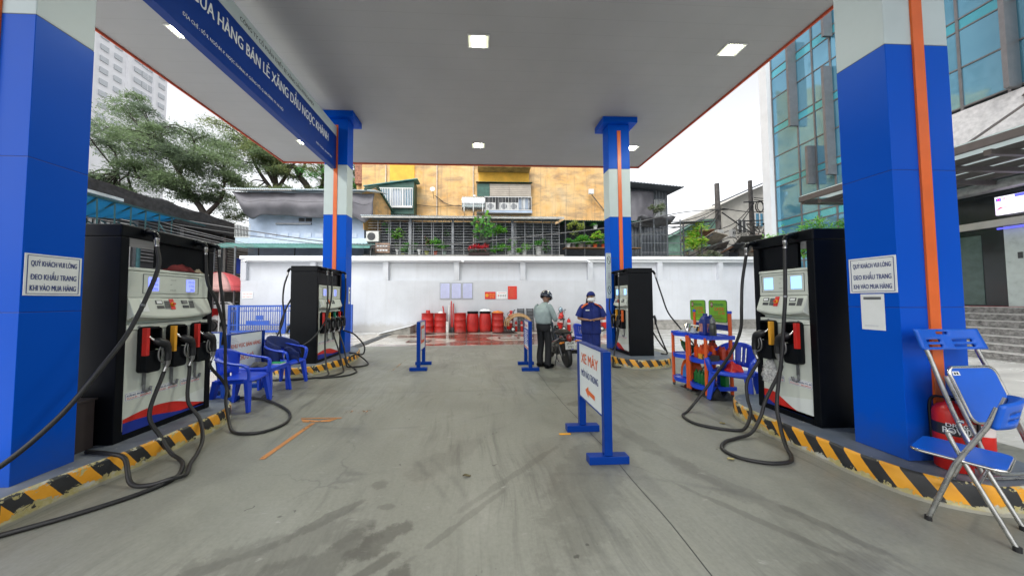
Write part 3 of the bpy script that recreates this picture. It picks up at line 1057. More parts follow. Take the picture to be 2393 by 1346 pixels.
    # ledge locks
    for a in (.17, W - .17):
        g = B(); g.cyl(f.p(a, 1.05, .003), f.p(a, 1.05, .009), .011); g.obj('lock', GREYM, t)
    # wave livery along the cabinet foot
    def wave(fn0, fn1, mat, c):
        g = B(); n = 24
        v = []
        for i in range(n + 1):
            u = i / n
            a = .075 + (W - .15) * u
            v += [f.p(a, fn0(u), c), f.p(a, fn1(u), c)]
        g.add(v, [(2 * i, 2 * i + 2, 2 * i + 3, 2 * i + 1) for i in range(n)])
        g.obj('wave_livery', mat, t, recalc=False)
    if wave_kind(W) == 0:
        top = lambda u: .075 + .115 + .045 * sin(u * pi * 1.35 + .15) - .14 * max(0, u - .55) ** 1.2
        blue = lambda u: max(.062, .062 + .10 * (1 - u ** 1.2) * 1.0 + .01 * sin(u * 7))
    else:
        top = lambda u: .062 + .14 * (1 - u) ** .9 + .035 * sin(u * pi * 2 + .3) + .015
        blue = lambda u: max(.062, .15 - .30 * u + .0)
    wave(lambda u: .061, top, REDP, -.004)
    wave(lambda u: .0612, lambda u: min(blue(u), top(u) - .012), M('livery blue', (.008, .03, .30), .35, var=0), -.0025)
    wave(lambda u: top(u) + .003, lambda u: max(top(u) + .004, .16 + .10 * u), M('livery white', (.72, .76, .74), .35, var=0), -.0045)
    # holsters, nozzles, hooks
    ends = []
    for (a, colr, lean, hk) in hol:
        ho = thing  # noqa
        g = B()
        pts = []
        hw, h0, h1 = .072, .60, 1.05
        rr = .03
        for (cx_, cz_, a0) in ((hw - rr, h1 - rr, 0), (-hw + rr, h1 - rr, pi / 2), (-hw + rr, h0 + rr, pi), (hw - rr, h0 + rr, 1.5 * pi)):
            for k in range(5):
                an = a0 + k * pi / 8
                pts.append((cx_ + rr * cos(an), cz_ + rr * sin(an)))
        # boot: upper pocket recessed, lower part full
        prev = g.T; g.T = f.m()
        pl = [(p[0] + a, p[1]) for p in pts]
        # frame coordinates: (a, b) outline extruded out of the face (c)
        g.prism(pl, -.002, .03, 'xy')
        g.prism([(a - hw, h0 + .22), (a - hw, h1 - .03), (a - hw + .018, h1 - .012), (a - hw + .018, h0 + .22)], .03, .09, 'xy')
        g.prism([(a + hw - .018, h0 + .22), (a + hw - .018, h1 - .012), (a + hw, h1 - .03), (a + hw, h0 + .22)], .03, .09, 'xy')
        g.prism([(a - hw + .019, h1 - .025), (a - hw + .03, h1 - .002), (a + hw - .03, h1 - .002), (a + hw - .019, h1 - .025)], .03, .09, 'xy')
        low = [(p[0] + a, p[1]) for p in pts if p[1] < h0 + .1]
        g.prism([(a - hw, h0 + .21)] + low + [(a + hw, h0 + .21)], .03, .085, 'xy')
        g.T = prev
        h_ = g.obj('nozzle_holster', BLACKP, t, bevel=.004)
        g = B()
        s_ = -1 if lean > 0 else 1
        x0, x1 = sorted((a + s_ * (hw + .006), a + s_ * (hw - .024)))
        f.box(g, x0, x1, h0 + .17, h1 - .012, .05, .095)
        cs = g.obj('grade_strip', HCOL[colr], t, bevel=.003)
        e1 = nozzle(f, a - .01 * lean, .86, t, lean, PURPLE if colr == 'p' else None)
        ends.append(e1)
        if hk:
            g = B()
            g.T = f.m()
            k0 = .40
            g.box(a - .018, a + .014, .47, .60, .001, .006)
            path = [Vector((a, .48, .004)), Vector((a, .425, .004)), Vector((a + .02 * lean, .405, .006)), Vector((a + .05 * lean, .41, .008)), Vector((a + .06 * lean, .45, .01))]
            g.T = None
            g.tube([f.p(*q) for q in path], .011, 6, flat=1)
            g.obj('hose_hook', GREYM, t)
    for (a, s1, s2, wdt) in labels:
        g = B(); f.box(g, a, a + wdt, .36, .435, -.005, -.0035); o = g.obj('grade_label', PAPER, t)
        g = B()
        for q in ((a + .004, a + wdt - .004, .427, .4295), (a + .004, a + wdt - .004, .3655, .368), (a + .004, a + .0065, .368, .427), (a + wdt - .0065, a + wdt - .004, .368, .427)):
            f.box(g, *q, -.0034, -.0028)
        put(g.obj('label_border', INKB), o)
        for s_, z, h, mt in ((s1, .397, .024, INKB), (s2, .373, .015, INKR)):
            x = text(s_, f.p(a + .012, z, -.0034), f.U, f.V, wdt - .024, h, mt, None, .04)
            put(x, o)
    tops = []
    for (a, c) in swiv:
        g = B()
        g.tube(smooth_path([f.p(a - .0, H - .05, -.02), f.p(a, H - .045, .05), f.p(a, H - .06, .1), f.p(a, H - .10, .118)], 3), .026, 10)
        g.cyl(f.p(a, H - .045, .0), f.p(a, H - .045, .03), .036)
        g.obj('swivel_arm', BLACKP, t)
        g = B()
        g.tube([f.p(a, H - .095, .118), f.p(a, H - .135, .119), f.p(a, H - .137, .119), f.p(a, H - .18, .12)], [.02, .02, .016, .018], 10)
        g.obj('swivel_joint', STEEL, t)
        tops.append(f.p(a, H - .175, .12))
    return t, ends, tops

def wave_kind(W):
    return 0 if W > .8 else 1

def hose(pts, t, r=.0165, clamp=None, name='hose'):
    P = smooth_path(pts, 8)
    g = B(); g.tube(P, r, 10)
    o = g.obj(name, RUBBER, t)
    if clamp is not None:
        i = int(clamp * (len(P) - 2))
        g = B(); g.cyl(P[i], P[i] + (P[i + 1] - P[i]).normalized() * .02, r + .003)
        put(g.obj('clamp', GREYM), o)
    return o

RON = 'XĂNG RON 95-III'
E5 = 'XĂNG E5 RON 92-II'
# left near pump: face looks toward +X, read from near to far
fl = FR((-3.302, 2.887, ZI), (0, 1, 0))
dl, e, s = dispenser('black fuel pump with three nozzles and a red cloth on top, left near', fl, 0, .973, .55,
                     [(.235, 'r', 1, 1), (.50, 'y', 1, 1), (.765, 'r', 1, 1)],
                     [(.085, RON, 'TCCS 01 : 2015/PLX', .235), (.345, E5, 'TCCS 03 : 2015/PLX', .235), (.60, RON, 'TCCS 01 : 2015/PLX', .24)],
                     LCD, [(.19, 0), (.72, 0), (.90, 0)], gap=(0, .36))
G = .0175
# hose hanging from the near swivel, swept toward the viewer past the near column
hose([s[0], (-3.15, 3.07, 1.85), (-3.13, 2.96, 1.55), (-3.11, 2.80, 1.22), (-3.09, 2.60, .95), (-3.12, 2.37, .62), (-3.2, 2.1, .36), (-3.3, 1.7, .235)], dl, clamp=.34)
# from nozzle one down, over the kerb and along the floor
hose([e[0], e[0] + Vector((0, -.02, -.06)), (-3.14, 3.03, .42), (-3.05, 3.05, .20), (-2.92, 3.02, .06), (-2.80, 2.98, G), (-2.66, 2.86, G), (-2.55, 2.68, G), (-2.6, 2.5, G), (-2.78, 2.29, G), (-3.02, 2.10, G), (-3.4, 1.85, G)], dl)
hose([e[1], e[1] + Vector((0, .005, -.06)), (-3.15, 3.42, .42), (-3.02, 3.42, .22), (-2.88, 3.30, .07), (-2.76, 3.12, G), (-2.63, 2.90, G), (-2.5, 2.72, G + .004), (-2.52, 2.62, G + .026), (-2.66, 2.58, G), (-2.82, 2.60, .03), (-2.98, 2.70, .17), (-3.1, 2.70, ZI + G), (-3.35, 2.75, ZI + G)], dl)
hose([e[2], e[2] + Vector((.005, .0, -.08)), (-3.13, 3.88, .45), (-3.06, 3.80, .28), (-2.94, 3.70, .10), (-2.80, 3.58, G), (-2.62, 3.51, G), (-2.42, 3.56, G), (-2.34, 3.80, G), (-2.50, 4.12, G), (-2.85, 4.44, G), (-3.3, 4.72, G), (-3.9, 4.85, G), (-4.6, 4.9, G)], dl)
hose([s[1], (-3.17, 3.63, 1.72), (-3.14, 3.72, 1.5), (-3.13, 3.80, 1.25), (-3.12, 3.84, 1.0), (-3.13, 3.86, .75), (-3.13, 3.88, .5), (-3.10, 3.9, .3)], dl)
hose([s[2], (-3.17, 3.80, 1.75), (-3.15, 3.83, 1.45), (-3.16, 3.87, 1.15), (-3.2, 3.9, .95)], dl)
# brown panel beside the pump
t = thing('brown_cabinet', 'narrow dark brown metal cabinet between the left near column and pump', 'cabinet', (-3.45, 2.8, ZI))
B().box(-3.75, -3.43, 2.66, 2.86, ZI, .62).obj('body', BROWNP, t, bevel=.006)
B().box(-3.76, -3.42, 2.65, 2.87, .621, .635).obj('lid', BROWNP, t)
# red cloth and crumpled bag on the pump
RAG = M('dark red cloth', (.16, .012, .014), .8, var=.25, vs=12, bmp=.4)
def crumple(c, sx, sy, h, seed, n=14):
    g = B()
    def fn(u, w):
        x, y = (u - .5) * 2, (w - .5) * 2
        r = max(0, 1 - (x * x + y * y) ** .8)
        k = noise.noise(Vector((x * 2.2 + seed, y * 2.2, seed))) * .6 + .65
        edge = 1 + .25 * noise.noise(Vector((atan2(y, x) * 1.5, seed, 2)))
        return (c[0] + x * sx * edge, c[1] + y * sy * edge, c[2] + .004 + h * r ** .6 * k)
    g.grid(fn, n, n)
    return g
tag(crumple((-3.36, 3.50, 1.826), .07, .17, .11, 3).obj('red_cloth', RAG, solid=.004), 'dark red cloth lying on top of the left near pump', 'cloth')
tag(crumple((-3.36, 3.69, 1.826), .05, .075, .07, 9).obj('cream_rag', M('cream rag', (.5, .42, .3), .8, var=.4, vs=30)), 'small cream and red rag beside the dark red cloth on the pump', 'cloth')

# right near pump: face looks toward -X, read from far to near
fr_ = FR((3.434, 3.56, ZI), (0, -1, 0))
dr, e, s = dispenser('black fuel pump with yellow and red nozzle boots, right near, plastic bag on its hook', fr_, 0, .672, .55,
                     [(.20, 'y', -1, 1), (.475, 'r', -1, 1)],
                     [(.085, E5, 'TCCS 03 : 2015/PLX', .235), (.365, RON, 'TCCS 01 : 2015/PLX', .235)],
                     LCD2, [(.035, 0), (.50, 0)], gap=(.72, .9))
hose([s[0], (3.30, 3.58, 1.7), (3.26, 3.56, 1.4), (3.27, 3.60, 1.1), (3.22, 3.70, .8), (3.10, 3.85, .45), (2.95, 3.92, .18), (2.78, 3.90, G), (2.60, 3.74, G), (2.58, 3.52, G), (2.72, 3.38, G), (2.92, 3.30, G), (3.02, 3.30, .05), (3.14, 3.36, .19), (3.2, 3.46, .32), (3.24, 3.5, .5), e[0] + Vector((0, .0, -.05)), e[0]], dr)
hose([s[1], (3.29, 3.05, 1.72), (3.27, 3.04, 1.5), (3.26, 3.06, 1.2), (3.25, 3.08, .9), (3.22, 3.1, .6), (3.17, 3.08, .35), (3.10, 2.98, .16), (3.02, 2.86, .05), (2.94, 2.74, G), (2.82, 2.65, G), (2.62, 2.64, G), (2.44, 2.74, G), (2.41, 2.90, G), (2.55, 3.04, G), (2.75, 3.12, G), (2.95, 3.16, .05), (3.1, 3.2, .2), (3.19, 3.22, .38), e[1] + Vector((-.005, .005, -.08)), e[1]], dr, clamp=.1)
def bagmat():
    m, n, p, o = nodes_of('thin plastic bag')
    p.inputs['Base Color'].default_value = (.6, .6, .6, 1)
    p.inputs['Roughness'].default_value = .25
    n.links.new(ramp(n, noi(n, coord(n), 40, 4, .6), [(.35, .25), (.65, .85)]), p.inputs['Alpha'])
    return m
g = B()
def bagf(u, w):
    a = 2 * pi * u
    z = .80 - .27 * w
    r = (.02 + .075 * sin(min(1, w * 1.3) * pi * .55)) * (1 + .45 * noise.noise(Vector((cos(a) * 2, sin(a) * 2, w * 4))))
    return (3.395 - .035 * cos(a) * (r / .07), 3.36 + 1.0 * r * sin(a), z)
g.grid(bagf, 18, 12)
tag(g.obj('plastic_bag', bagmat()), 'clear crumpled plastic bag hanging from a hook of the right near pump', 'bag')

# left far pump
ff = FR((-3.334, 6.33, ZI), (0, 1, 0))
df, e, s = dispenser('black fuel pump with four coloured nozzle boots before the left far column', ff, 0, 1.10, .54,
                     [(.20, 'r', 1, 0), (.44, 'y', 1, 1), (.68, 'g', 1, 1), (.92, 'r', 1, 0)],
                     [(.085, RON, 'TCCS 01 : 2015/PLX', .235), (.36, E5, 'TCCS 03 : 2015/PLX', .235), (.62, 'DO 0,05S-II', 'TCCS 03 : 2015/PLX', .235)],
                     LCD, [(.16, 0), (.36, 0), (1.04, 0)], gap=(0, .1))
hose([s[0], (-3.2, 6.50, 1.6), (-3.21, 6.48, 1.2), (-3.21, 6.44, .8), (-3.18, 6.38, .45), (-3.08, 6.25, .15), (-2.98, 6.08, G), (-3.3, 5.85, G), (-3.7, 5.80, G), (-4.2, 5.8, G)], df)
hose([s[1], (-3.2, 6.66, 1.6), (-3.22, 6.55, 1.2), (-3.26, 6.40, .95), (-3.34, 6.22, .74), (-3.5, 6.14, .6), (-3.75, 6.1, .5)], df)
hose([e[1], e[1] + Vector((.02, -.02, -.1)), (-3.1, 6.78, .45), (-2.98, 6.70, .15), (-2.85, 6.50, G), (-2.8, 6.25, G), (-2.95, 6.03, G), (-3.3, 5.88, G), (-3.8, 5.84, G)], df)
hose([e[2], e[2] + Vector((.03, -.0, -.1)), (-3.05, 6.95, .45), (-2.9, 6.80, .12), (-2.65, 6.6, G), (-2.52, 6.32, G), (-2.62, 6.05, G), (-2.95, 5.93, G), (-3.2, 5.94, G)], df)
hose([e[3], e[3] + Vector((.08, .0, -.03)), (-2.95, 7.30, .68), (-2.75, 7.35, .42), (-2.75, 7.32, .22), (-2.9, 7.25, .22), (-3.0, 7.1, .15), (-2.95, 6.9, G), (-2.72, 6.85, G), (-2.55, 7.05, G), (-2.68, 7.3, .06), (-2.95, 7.45, .19), (-3.15, 7.5, ZI + G)], df)
hose([s[2], (-3.2, 7.36, 1.7), (-3.21, 7.34, 1.4), (-3.2, 7.3, 1.1), (-3.2, 7.28, .95)], df)
# hoses on the hidden face, visible past the left edge
g = B(); g.tube(smooth_path([(-3.87, 6.42, 2.15), (-3.95, 6.42, 2.16), (-3.99, 6.42, 2.1)], 3), .026, 8); g.obj('swivel_arm', BLACKP, df)
g = B(); g.cyl((-3.99, 6.42, 2.1), (-3.995, 6.42, 2.02), .018); g.obj('swivel_joint', STEEL, df)
hose([(-3.995, 6.42, 2.03), (-4.06, 6.42, 1.8), (-4.08, 6.42, 1.5), (-4.05, 6.42, 1.2), (-4.1, 6.42, .95), (-4.2, 6.4, .7), (-4.35, 6.38, .4), (-4.4, 6.3, .1), (-4.5, 6.1, G)], df)
hose([(-3.90, 6.42, 1.55), (-4.0, 6.42, 1.35), (-4.12, 6.42, 1.0), (-4.08, 6.40, .7), (-3.95, 6.36, .45), (-3.9, 6.34, .3)], df)
g = B(); g.tube([(-3.9, 6.5, 1.0), (-3.97, 6.46, .95), (-4.0, 6.44, .82)], [.03, .035, .025], 8); g.obj('nozzle_body', GRIPK, df)

# right far pump
fr2 = FR((3.48, 7.49, ZI), (0, -1, 0))
d4, e, s = dispenser('black fuel pump beside the right far column, behind the employee', fr2, 0, .76, .56,
                     [(.21, 'y', -1, 1), (.50, 'o', -1, 1)],
                     [(.085, E5, 'TCCS 03 : 2015/PLX', .235), (.38, RON, 'TCCS 01 : 2015/PLX', .235)],
                     LCD2, [(.03, 0), (.52, 0)], gap=(.9, .9))
hose([s[0], (3.36, 7.46, 1.6), (3.33, 7.44, 1.3), (3.36, 7.40, 1.05), (3.34, 7.34, .8)], d4)
hose([s[1], (3.35, 6.95, 1.6), (3.33, 6.92, 1.2), (3.30, 6.93, .9), (3.22, 6.88, .5), (3.12, 6.78, .2), (3.03, 6.65, .03), (2.98, 6.5, G), (3.1, 6.4, .03)], d4)
hose([e[1], e[1] + Vector((0, 0, -.08)), (3.28, 7.0, .45), (3.24, 7.1, .3), (3.22, 7.2, .3)], d4)
g = B(); g.tube(smooth_path([(4.04, 6.80, 2.15), (4.10, 6.80, 2.15), (4.14, 6.79, 2.08)], 3), .026, 8); g.obj('swivel_arm', BLACKP, d4)
g = B(); g.cyl((4.14, 6.79, 2.08), (4.16, 6.79, 1.99), .018); g.obj('swivel_joint', STEEL, d4)
hose([(4.16, 6.79, 2.0), (4.28, 6.78, 1.6), (4.40, 6.75, 1.2), (4.58, 6.68, .9), (4.78, 6.6, .6), (4.95, 6.5, .3), (4.9, 6.3, .05), (4.6, 6.2, G)], d4)
hose([(4.17, 6.85, .92), (4.24, 6.85, .7), (4.36, 6.85, .4), (4.42, 6.85, .22), (4.3, 6.9, ZI + G)], d4)
hose([(4.08, 6.85, .75), (4.2, 6.85, .55), (4.38, 6.85, .3)], d4)
g = B(); g.tube([(4.06, 6.85, 1.08), (4.12, 6.83, 1.1), (4.16, 6.84, 1.0), (4.16, 6.85, .9)], [.02, .035, .03, .02], 8); g.obj('nozzle_body', GRIPK, d4)

# ---------------------------------------------------------------- standing boards
def stand(label, A, Bp, zb, zt, ft=.37, post=.075, cat='standing sign', footed=True):
    """board between posts at ground points A and Bp (face N = U x Z)"""
    A, Bp = Vector((*A, 0)), Vector((*Bp, 0))
    U = (Bp - A).normalized()
    L = (Bp - A).length
    f = FR(A, U)
    t = thing('standing_sign', label, cat, tuple((A + Bp) / 2), group='blue framed standing signs')
    for a in (0, L):
        g = B(); f.box(g, a - .03, a + .03, .072 if footed else 0, zt, -post / 2, post / 2); g.obj('post', SIGNBLUE, t, bevel=.003)
        if footed:
            g = B(); f.box(g, a - .045, a + .045, 0, .07, -ft / 2, ft / 2); g.obj('foot', SIGNBLUE, t, bevel=.004)
    g = B(); f.box(g, .031, L - .031, zb, zt - .012, -.03, .03); g.obj('panel', SIGNW, t)
    for q in ((zt - .011, zt + .004), (zb - .012, zb - .001)):
        g = B(); f.box(g, .031, L - .031, q[0], q[1], -.036, .036); g.obj('frame_rail', SIGNBLUE, t)
    return t, f, L
t, f, L = stand('white sign with orange XE MÁY lettering and arrow on blue T feet', (1.19, 3.43), (1.19, 2.76), .415, 1.012)
PC_ = .0315
text('XE MÁY', f.p(.10, .80, PC_), f.U, f.V, .46, .135, ORANGE, t, .045)
text('MỜI VÀO TRONG', f.p(.10, .655, PC_), f.U, f.V, .46, .085, INKB, t, .045)
g = B()
g.add([f.p(a, b_, PC_ + .001) for a, b_ in ((.47, .49), (.47, .535), (.30, .545), (.30, .58), (.21, .525), (.30, .465), (.30, .50))], [(0, 1, 2, 3, 4, 5, 6)])
g.obj('arrow', ORANGE, t, recalc=False)
tag(tagp := B().box(.90, 1.03, 3.33, 3.36, .001, .006).obj('yellow_scrap', YELLOWP), 'small yellow scrap on the floor by a foot of the XE MÁY sign', 'litter')
t, f, L = stand('narrow standing board seen edge on at the left of the lane', (-1.27, 6.46), (-1.27, 7.06), .42, 1.03)
g = B(); f.box(g, .1, .5, .55, .93, .0302, .032); g.obj('picture', ORANGER, t)
g = B(); f.box(g, .16, .44, .62, .86, .0322, .034); g.obj('picture_core', WHITEP, t)
t, f, L = stand('standing board with blue notice panel beside the motorcycle rider', (1.10, 6.92), (1.10, 6.31), .42, 1.03)
g = B(); f.box(g, .045, L - .045, .50, .86, PC_, .033); g.obj('blue_field', M('notice blue', (.05, .12, .42), .5, var=.05), t)
g = B(); f.box(g, .045, L - .045, .435, .46, PC_, .033); g.obj('orange_bar', ORANGER, t)
text('PETROLIMEX', f.p(.13, .90, PC_), f.U, f.V, .34, .05, INKR, t, .02)
g = B(); f.box(g, .06, .10, .885, .965, PC_, .033); g.obj('emblem', INKK, t)
g = B()
for k in range(8):
    f.box(g, .07, L - .09 - .05 * (k % 3), .52 + k * .04, .535 + k * .04, .0332, .0345)
tag(g.obj('text_lines', WHITE, t), kind='stuff')
t, f, L = stand('white sign reading KHU VỰC BÁN HÀNG CHO Ô TÔ behind the blue armchair', (-3.80, 4.70), (-3.79, 5.41), .42, .985, post=.085)
text('KHU VỰC BÁN HÀNG', f.p(.05, .745, PC_), f.U, f.V, .60, .10, ORANGER, t, .03)
text('CHO Ô TÔ', f.p(.20, .56, PC_), f.U, f.V, .30, .10, ORANGER, t, .03)
g = B(); f.box(g, .05, .22, .83, .95, PC_, .033); g.obj('taped_paper', PAPER, t)
g = B()
for k in range(4):
    f.box(g, .06, .19 - .02 * k, .85 + k * .022, .856 + k * .022, .0335, .0345)
tag(g.obj('text_lines', INKG, t), kind='stuff')
t, f, L = stand('white sign with a black line drawing of a car, left of the armchair', (-4.9, 4.95), (-4.2, 5.12), .37, .985)
g = B()
def line(pts, r=.006):
    for a_, b_ in zip(pts, pts[1:]):
        g.bar(f.p(*a_, PC_), f.p(*b_, PC_), r, .002)
line([(.40, .62), (.40, .70), (.46, .72), (.52, .83), (.69, .83)]); line([(.47, .72), (.53, .81), (.69, .81)]); line([(.40, .62), (.69, .62)]); line([(.40, .70), (.69, .70)])
line([(.43, .62), (.43, .55), (.48, .55), (.48, .62)]); line([(.50, .68), (.50, .65), (.69, .65)]); line([(.50, .68), (.69, .68)])
g.tube([f.p(.44 + .018 * cos(a), .665 + .018 * sin(a), PC_) for a in [k * pi / 6 for k in range(12)]], .003, 4, closed=True)
g.obj('car_drawing', INKK, t)
# ---------------------------------------------------------------- moulded plastic armchairs and table
def armchair(label, loc, rz, group='blue moulded armchairs'):
    t = thing('plastic_armchair', label, 'chair', loc, rz, group=group, world=False)
    def wid(x): return .205 + .03 * (x + .2)
    g = B()
    def seat(u, w):
        x = -.2 + .43 * u
        y = (w * 2 - 1) * (.215 + .012 * sin(pi * u))
        dz = -.018 * (1 - (2 * w - 1) ** 2) * (1 - u * .3) + (.0 if u < .85 else -.03 * ((u - .85) / .15) ** 2)
        return (x, y, .43 + dz)
    g.grid(seat, 10, 10)
    g.obj('seat', BLUEPL, t, solid=.022)
    g = B()
    NU, NV = 26, 12
    def bk(u, w):
        a = (u - .5) * 2
        zt = .83 - .10 * abs(a) ** 2.6
        z = .40 + (zt - .40) * w
        y = a * (.20 + .045 * w)
        x = -.215 - .085 * w + .10 * abs(a) ** 2.2 * (.5 + .8 * w)
        return (x, y, z)
    v = [bk(i / NU, j / NV) for j in range(NV + 1) for i in range(NU + 1)]
    fs = []
    for j in range(NV):
        for i in range(NU):
            slot = 4 <= j <= 9 and i in (7, 10, 15, 18)
            low = j < 2 and 5 <= i <= 20
            if slot or low:
                continue
            a = j * (NU + 1) + i
            fs.append((a, a + 1, a + NU + 2, a + NU + 1))
    g.add(v, fs, True)
    g.obj('backrest', BLUEPL, t, solid=.013)
    for s in (-1, 1):
        g = B()
        P = smooth_path([(-.17, s * .235, .72), (-.08, s * .27, .685), (.05, s * .285, .655), (.16, s * .28, .635), (.215, s * .265, .60), (.225, s * .245, .52), (.215, s * .225, .43)], 4)
        g.tube(P, [.036] * len(P), 10, flat=.45)
        g.obj('armrest', BLUEPL, t)
        for x0, x1 in ((.19, .235), (-.18, -.24)):
            g = B()
            g.bar((x0, s * .20, .425), (x1, s * .25, 0), .095, .06, up=(1, 0, 0), w2=.052, h2=.038)
            g.obj('leg', BLUEPL, t, bevel=.006)
    g = B()
    for s in (-1, 1):
        g.box(-.17, .18, s * .2 - .009, s * .2 + .009, .375, .42)
    g.box(.185, .203, -.19, .19, .375, .41); g.box(-.19, -.172, -.19, .19, .375, .41)
    g.obj('apron', BLUEPL, t)
    return t
armchair('blue plastic armchair nearest the left near island, its back to the street', (-3.35, 4.42, 0), .12)
armchair('blue plastic armchair with a navy jacket over its back', (-3.45, 5.52, 0), -.05)
armchair('blue plastic armchair beside the oil rack and right near pump', (3.78, 4.30, 0), pi + .62)
armchair('blue plastic armchair half hidden behind the employee', (3.0, 8.35, 0), .5)
# low plastic table
t = thing('plastic_table', 'low blue plastic table between two armchairs with a green book', 'table', (-3.42, 4.98, 0), .03, world=False)
B().box(-.25, .25, -.25, .25, .445, .465).obj('table_top', BLUEPL, t, bevel=.008)
g = B(); g.box(-.235, .235, -.235, -.222, .40, .444); g.box(-.235, .235, .222, .235, .40, .444); g.box(-.235, -.222, -.22, .22, .40, .444); g.box(.222, .235, -.22, .22, .40, .444)
g.obj('apron', BLUEPL, t)
for sx in (-1, 1):
    for sy in (-1, 1):
        B().bar((sx * .205, sy * .205, .444), (sx * .255, sy * .255, 0), .06, .05, up=(1, 0, 0), w2=.035, h2=.03).obj('leg', BLUEPL, t, bevel=.004)
t = thing('green_book', 'green covered book lying on the low blue table', 'book', (-3.28, 5.08, .466))
B().box(-3.40, -3.19, 5.0, 5.14, .4665, .485).obj('pages', PAPER, t)
B().box(-3.405, -3.185, 4.995, 5.145, .4855, .489).obj('cover', M('green cover', (.02, .32, .10), .45, var=.05), t)
tag(crumple((-3.46, 4.92, .466), .12, .10, .09, 21).obj('grey_cap', M('dark grey cloth', (.05, .05, .055), .8, var=.3, vs=10), solid=.003), 'dark grey cap lying on the low blue table', 'cap')
# jacket over the second chair
JACK = M('navy jacket cloth', (.006, .02, .12), .75, var=.25, vs=8, bmp=.3, bs=40)
g = B()
def jk(u, w):
    # u round the chair back from one arm to the other, w from top to hem
    a = (u - .5) * 2
    ang = pi + a * 1.9
    r = .265 + .03 * w + .018 * noise.noise(Vector((a * 4, w * 3, 1)))
    zt = .875 - .16 * abs(a) ** 1.5
    z = zt - w * (.33 + .05 * noise.noise(Vector((a * 3, 0, 5))))
    return (-3.45 + r * cos(ang) * (1.0 + .1 * w), 5.52 + r * 1.05 * sin(ang), z)
g.grid(jk, 30, 12)
g2 = g
def jt(u, w):
    a = (u - .5) * 2
    ang = pi + a * 1.9
    r = .265 * (1 - w * .8)
    zt = .875 - .16 * abs(a) ** 1.5
    return (-3.45 + r * cos(ang) - .02, 5.52 + r * 1.05 * sin(ang), zt - .03 * w - (.10 if w > .5 else 0) * w)
g.grid(lambda u, w: (jk(u, 0)[0] + .05 * w, jk(u, 0)[1] * (1 - .0 * w), jk(u, 0)[2] + .012 * sin(pi * w) - .22 * w), 30, 5)
g.grid(lambda u, w: (-3.32 + .24 * u, 5.29 + .05 * noise.noise(Vector((u * 5, w * 5, 0))) + .02 * w, .70 - .05 * u + .03 * sin(u * 5) - w * (.2 + .05 * sin(u * 6))), 10, 6)
tag(g.obj('navy_jacket', JACK, solid=.01), 'navy jacket draped over the back of a blue armchair', 'jacket')

# ---------------------------------------------------------------- folding chairs
def fold_open():
    t = thing('folding_chair', 'open blue folding chair with steel legs at the lower right', 'chair', (3.271, 1.927, 0), group='blue folding chairs')
    th = 1.988
    Fv, Rv, O = Vector((cos(th), sin(th), 0)), Vector((sin(th), -cos(th), 0)), Vector((3.271, 1.927, 0))
    P = lambda f, r, z: O + Fv * f + Rv * r + Vector((0, 0, z))
    hw = .2
    for s in (-1, 1):
        g = B(); g.tube([P(.112, s * hw, .012), P(-.0, s * hw, .42), P(-.125, s * hw, .72), P(-.155, s * hw, .83)], .0125, 10); g.obj('front_leg', STEEL, t)
        g = B(); g.tube(smooth_path([P(-.185, s * (hw - .022), .012), P(-.06, s * (hw - .022), .36), P(.02, s * (hw - .022), .60), P(.0, s * (hw - .022), .62)], 4), .0115, 10); g.obj('rear_leg', STEEL, t)
        for q in (P(.112, s * hw, .012), P(-.185, s * (hw - .022), .012)):
            g = B(); g.cyl(q - Vector((0, 0, .012)), q + Vector((0, 0, .018)), .016); g.obj('rubber_foot', RUBBER, t)
    g = B()
    g.tube([P(-.075, -hw + .02, .33), P(-.075, hw - .02, .33)], .009, 8); g.tube([P(.078, -hw, .16), P(.078, hw, .16)], .009, 8)
    tag(g.obj('cross_bars', STEEL, t), kind=None)
    g = B()
    def st(rad, z): return [P(-.17 + .34 * (.5 + .5 * x), y * .19, z) for x, y in rrect(rad)]
    top, bot = st(.25, .462), st(.25, .447)
    n = len(top)
    g.add(top + bot, [tuple(range(n)), tuple(range(2 * n - 1, n - 1, -1))] + [(i, i + n, (i + 1) % n + n, (i + 1) % n) for i in range(n)])
    g.obj('seat', BLUECH, t)
    g = B(); g.tube([p - Vector((0, 0, .012)) for p in st(.25, .462)], .010, 8, closed=True); g.obj('seat_rim', CHROME, t)
    g = B()
    def bk(u, w):
        a = (u - .5) * 2
        return P(-.14 - .03 * w - .05 * (1 - a * a), a * (hw + .015), .70 + .17 * w - .02 * a * a * w)
    NU, NV = 22, 8
    v = [bk(i / NU, j / NV) for j in range(NV + 1) for i in range(NU + 1)]
    fs = [(j * (NU + 1) + i, j * (NU + 1) + i + 1, (j + 1) * (NU + 1) + i + 1, (j + 1) * (NU + 1) + i) for j in range(NV) for i in range(NU)
          if not (j in (2, 4) and (3 <= i <= 8 or 13 <= i <= 18))]
    g.add(v, fs, True); g.obj('backrest', BLUECH, t, solid=.02)
def rrect(r, k=5):
    out = []
    for cx_, cy_, a0 in ((1 - r, 1 - r, 0), (-1 + r, 1 - r, pi / 2), (-1 + r, -1 + r, pi), (1 - r, -1 + r, 1.5 * pi)):
        for i in range(k + 1):
            a = a0 + i * pi / 2 / k
            out.append((cx_ + r * cos(a), cy_ + r * sin(a)))
    return out
fold_open()
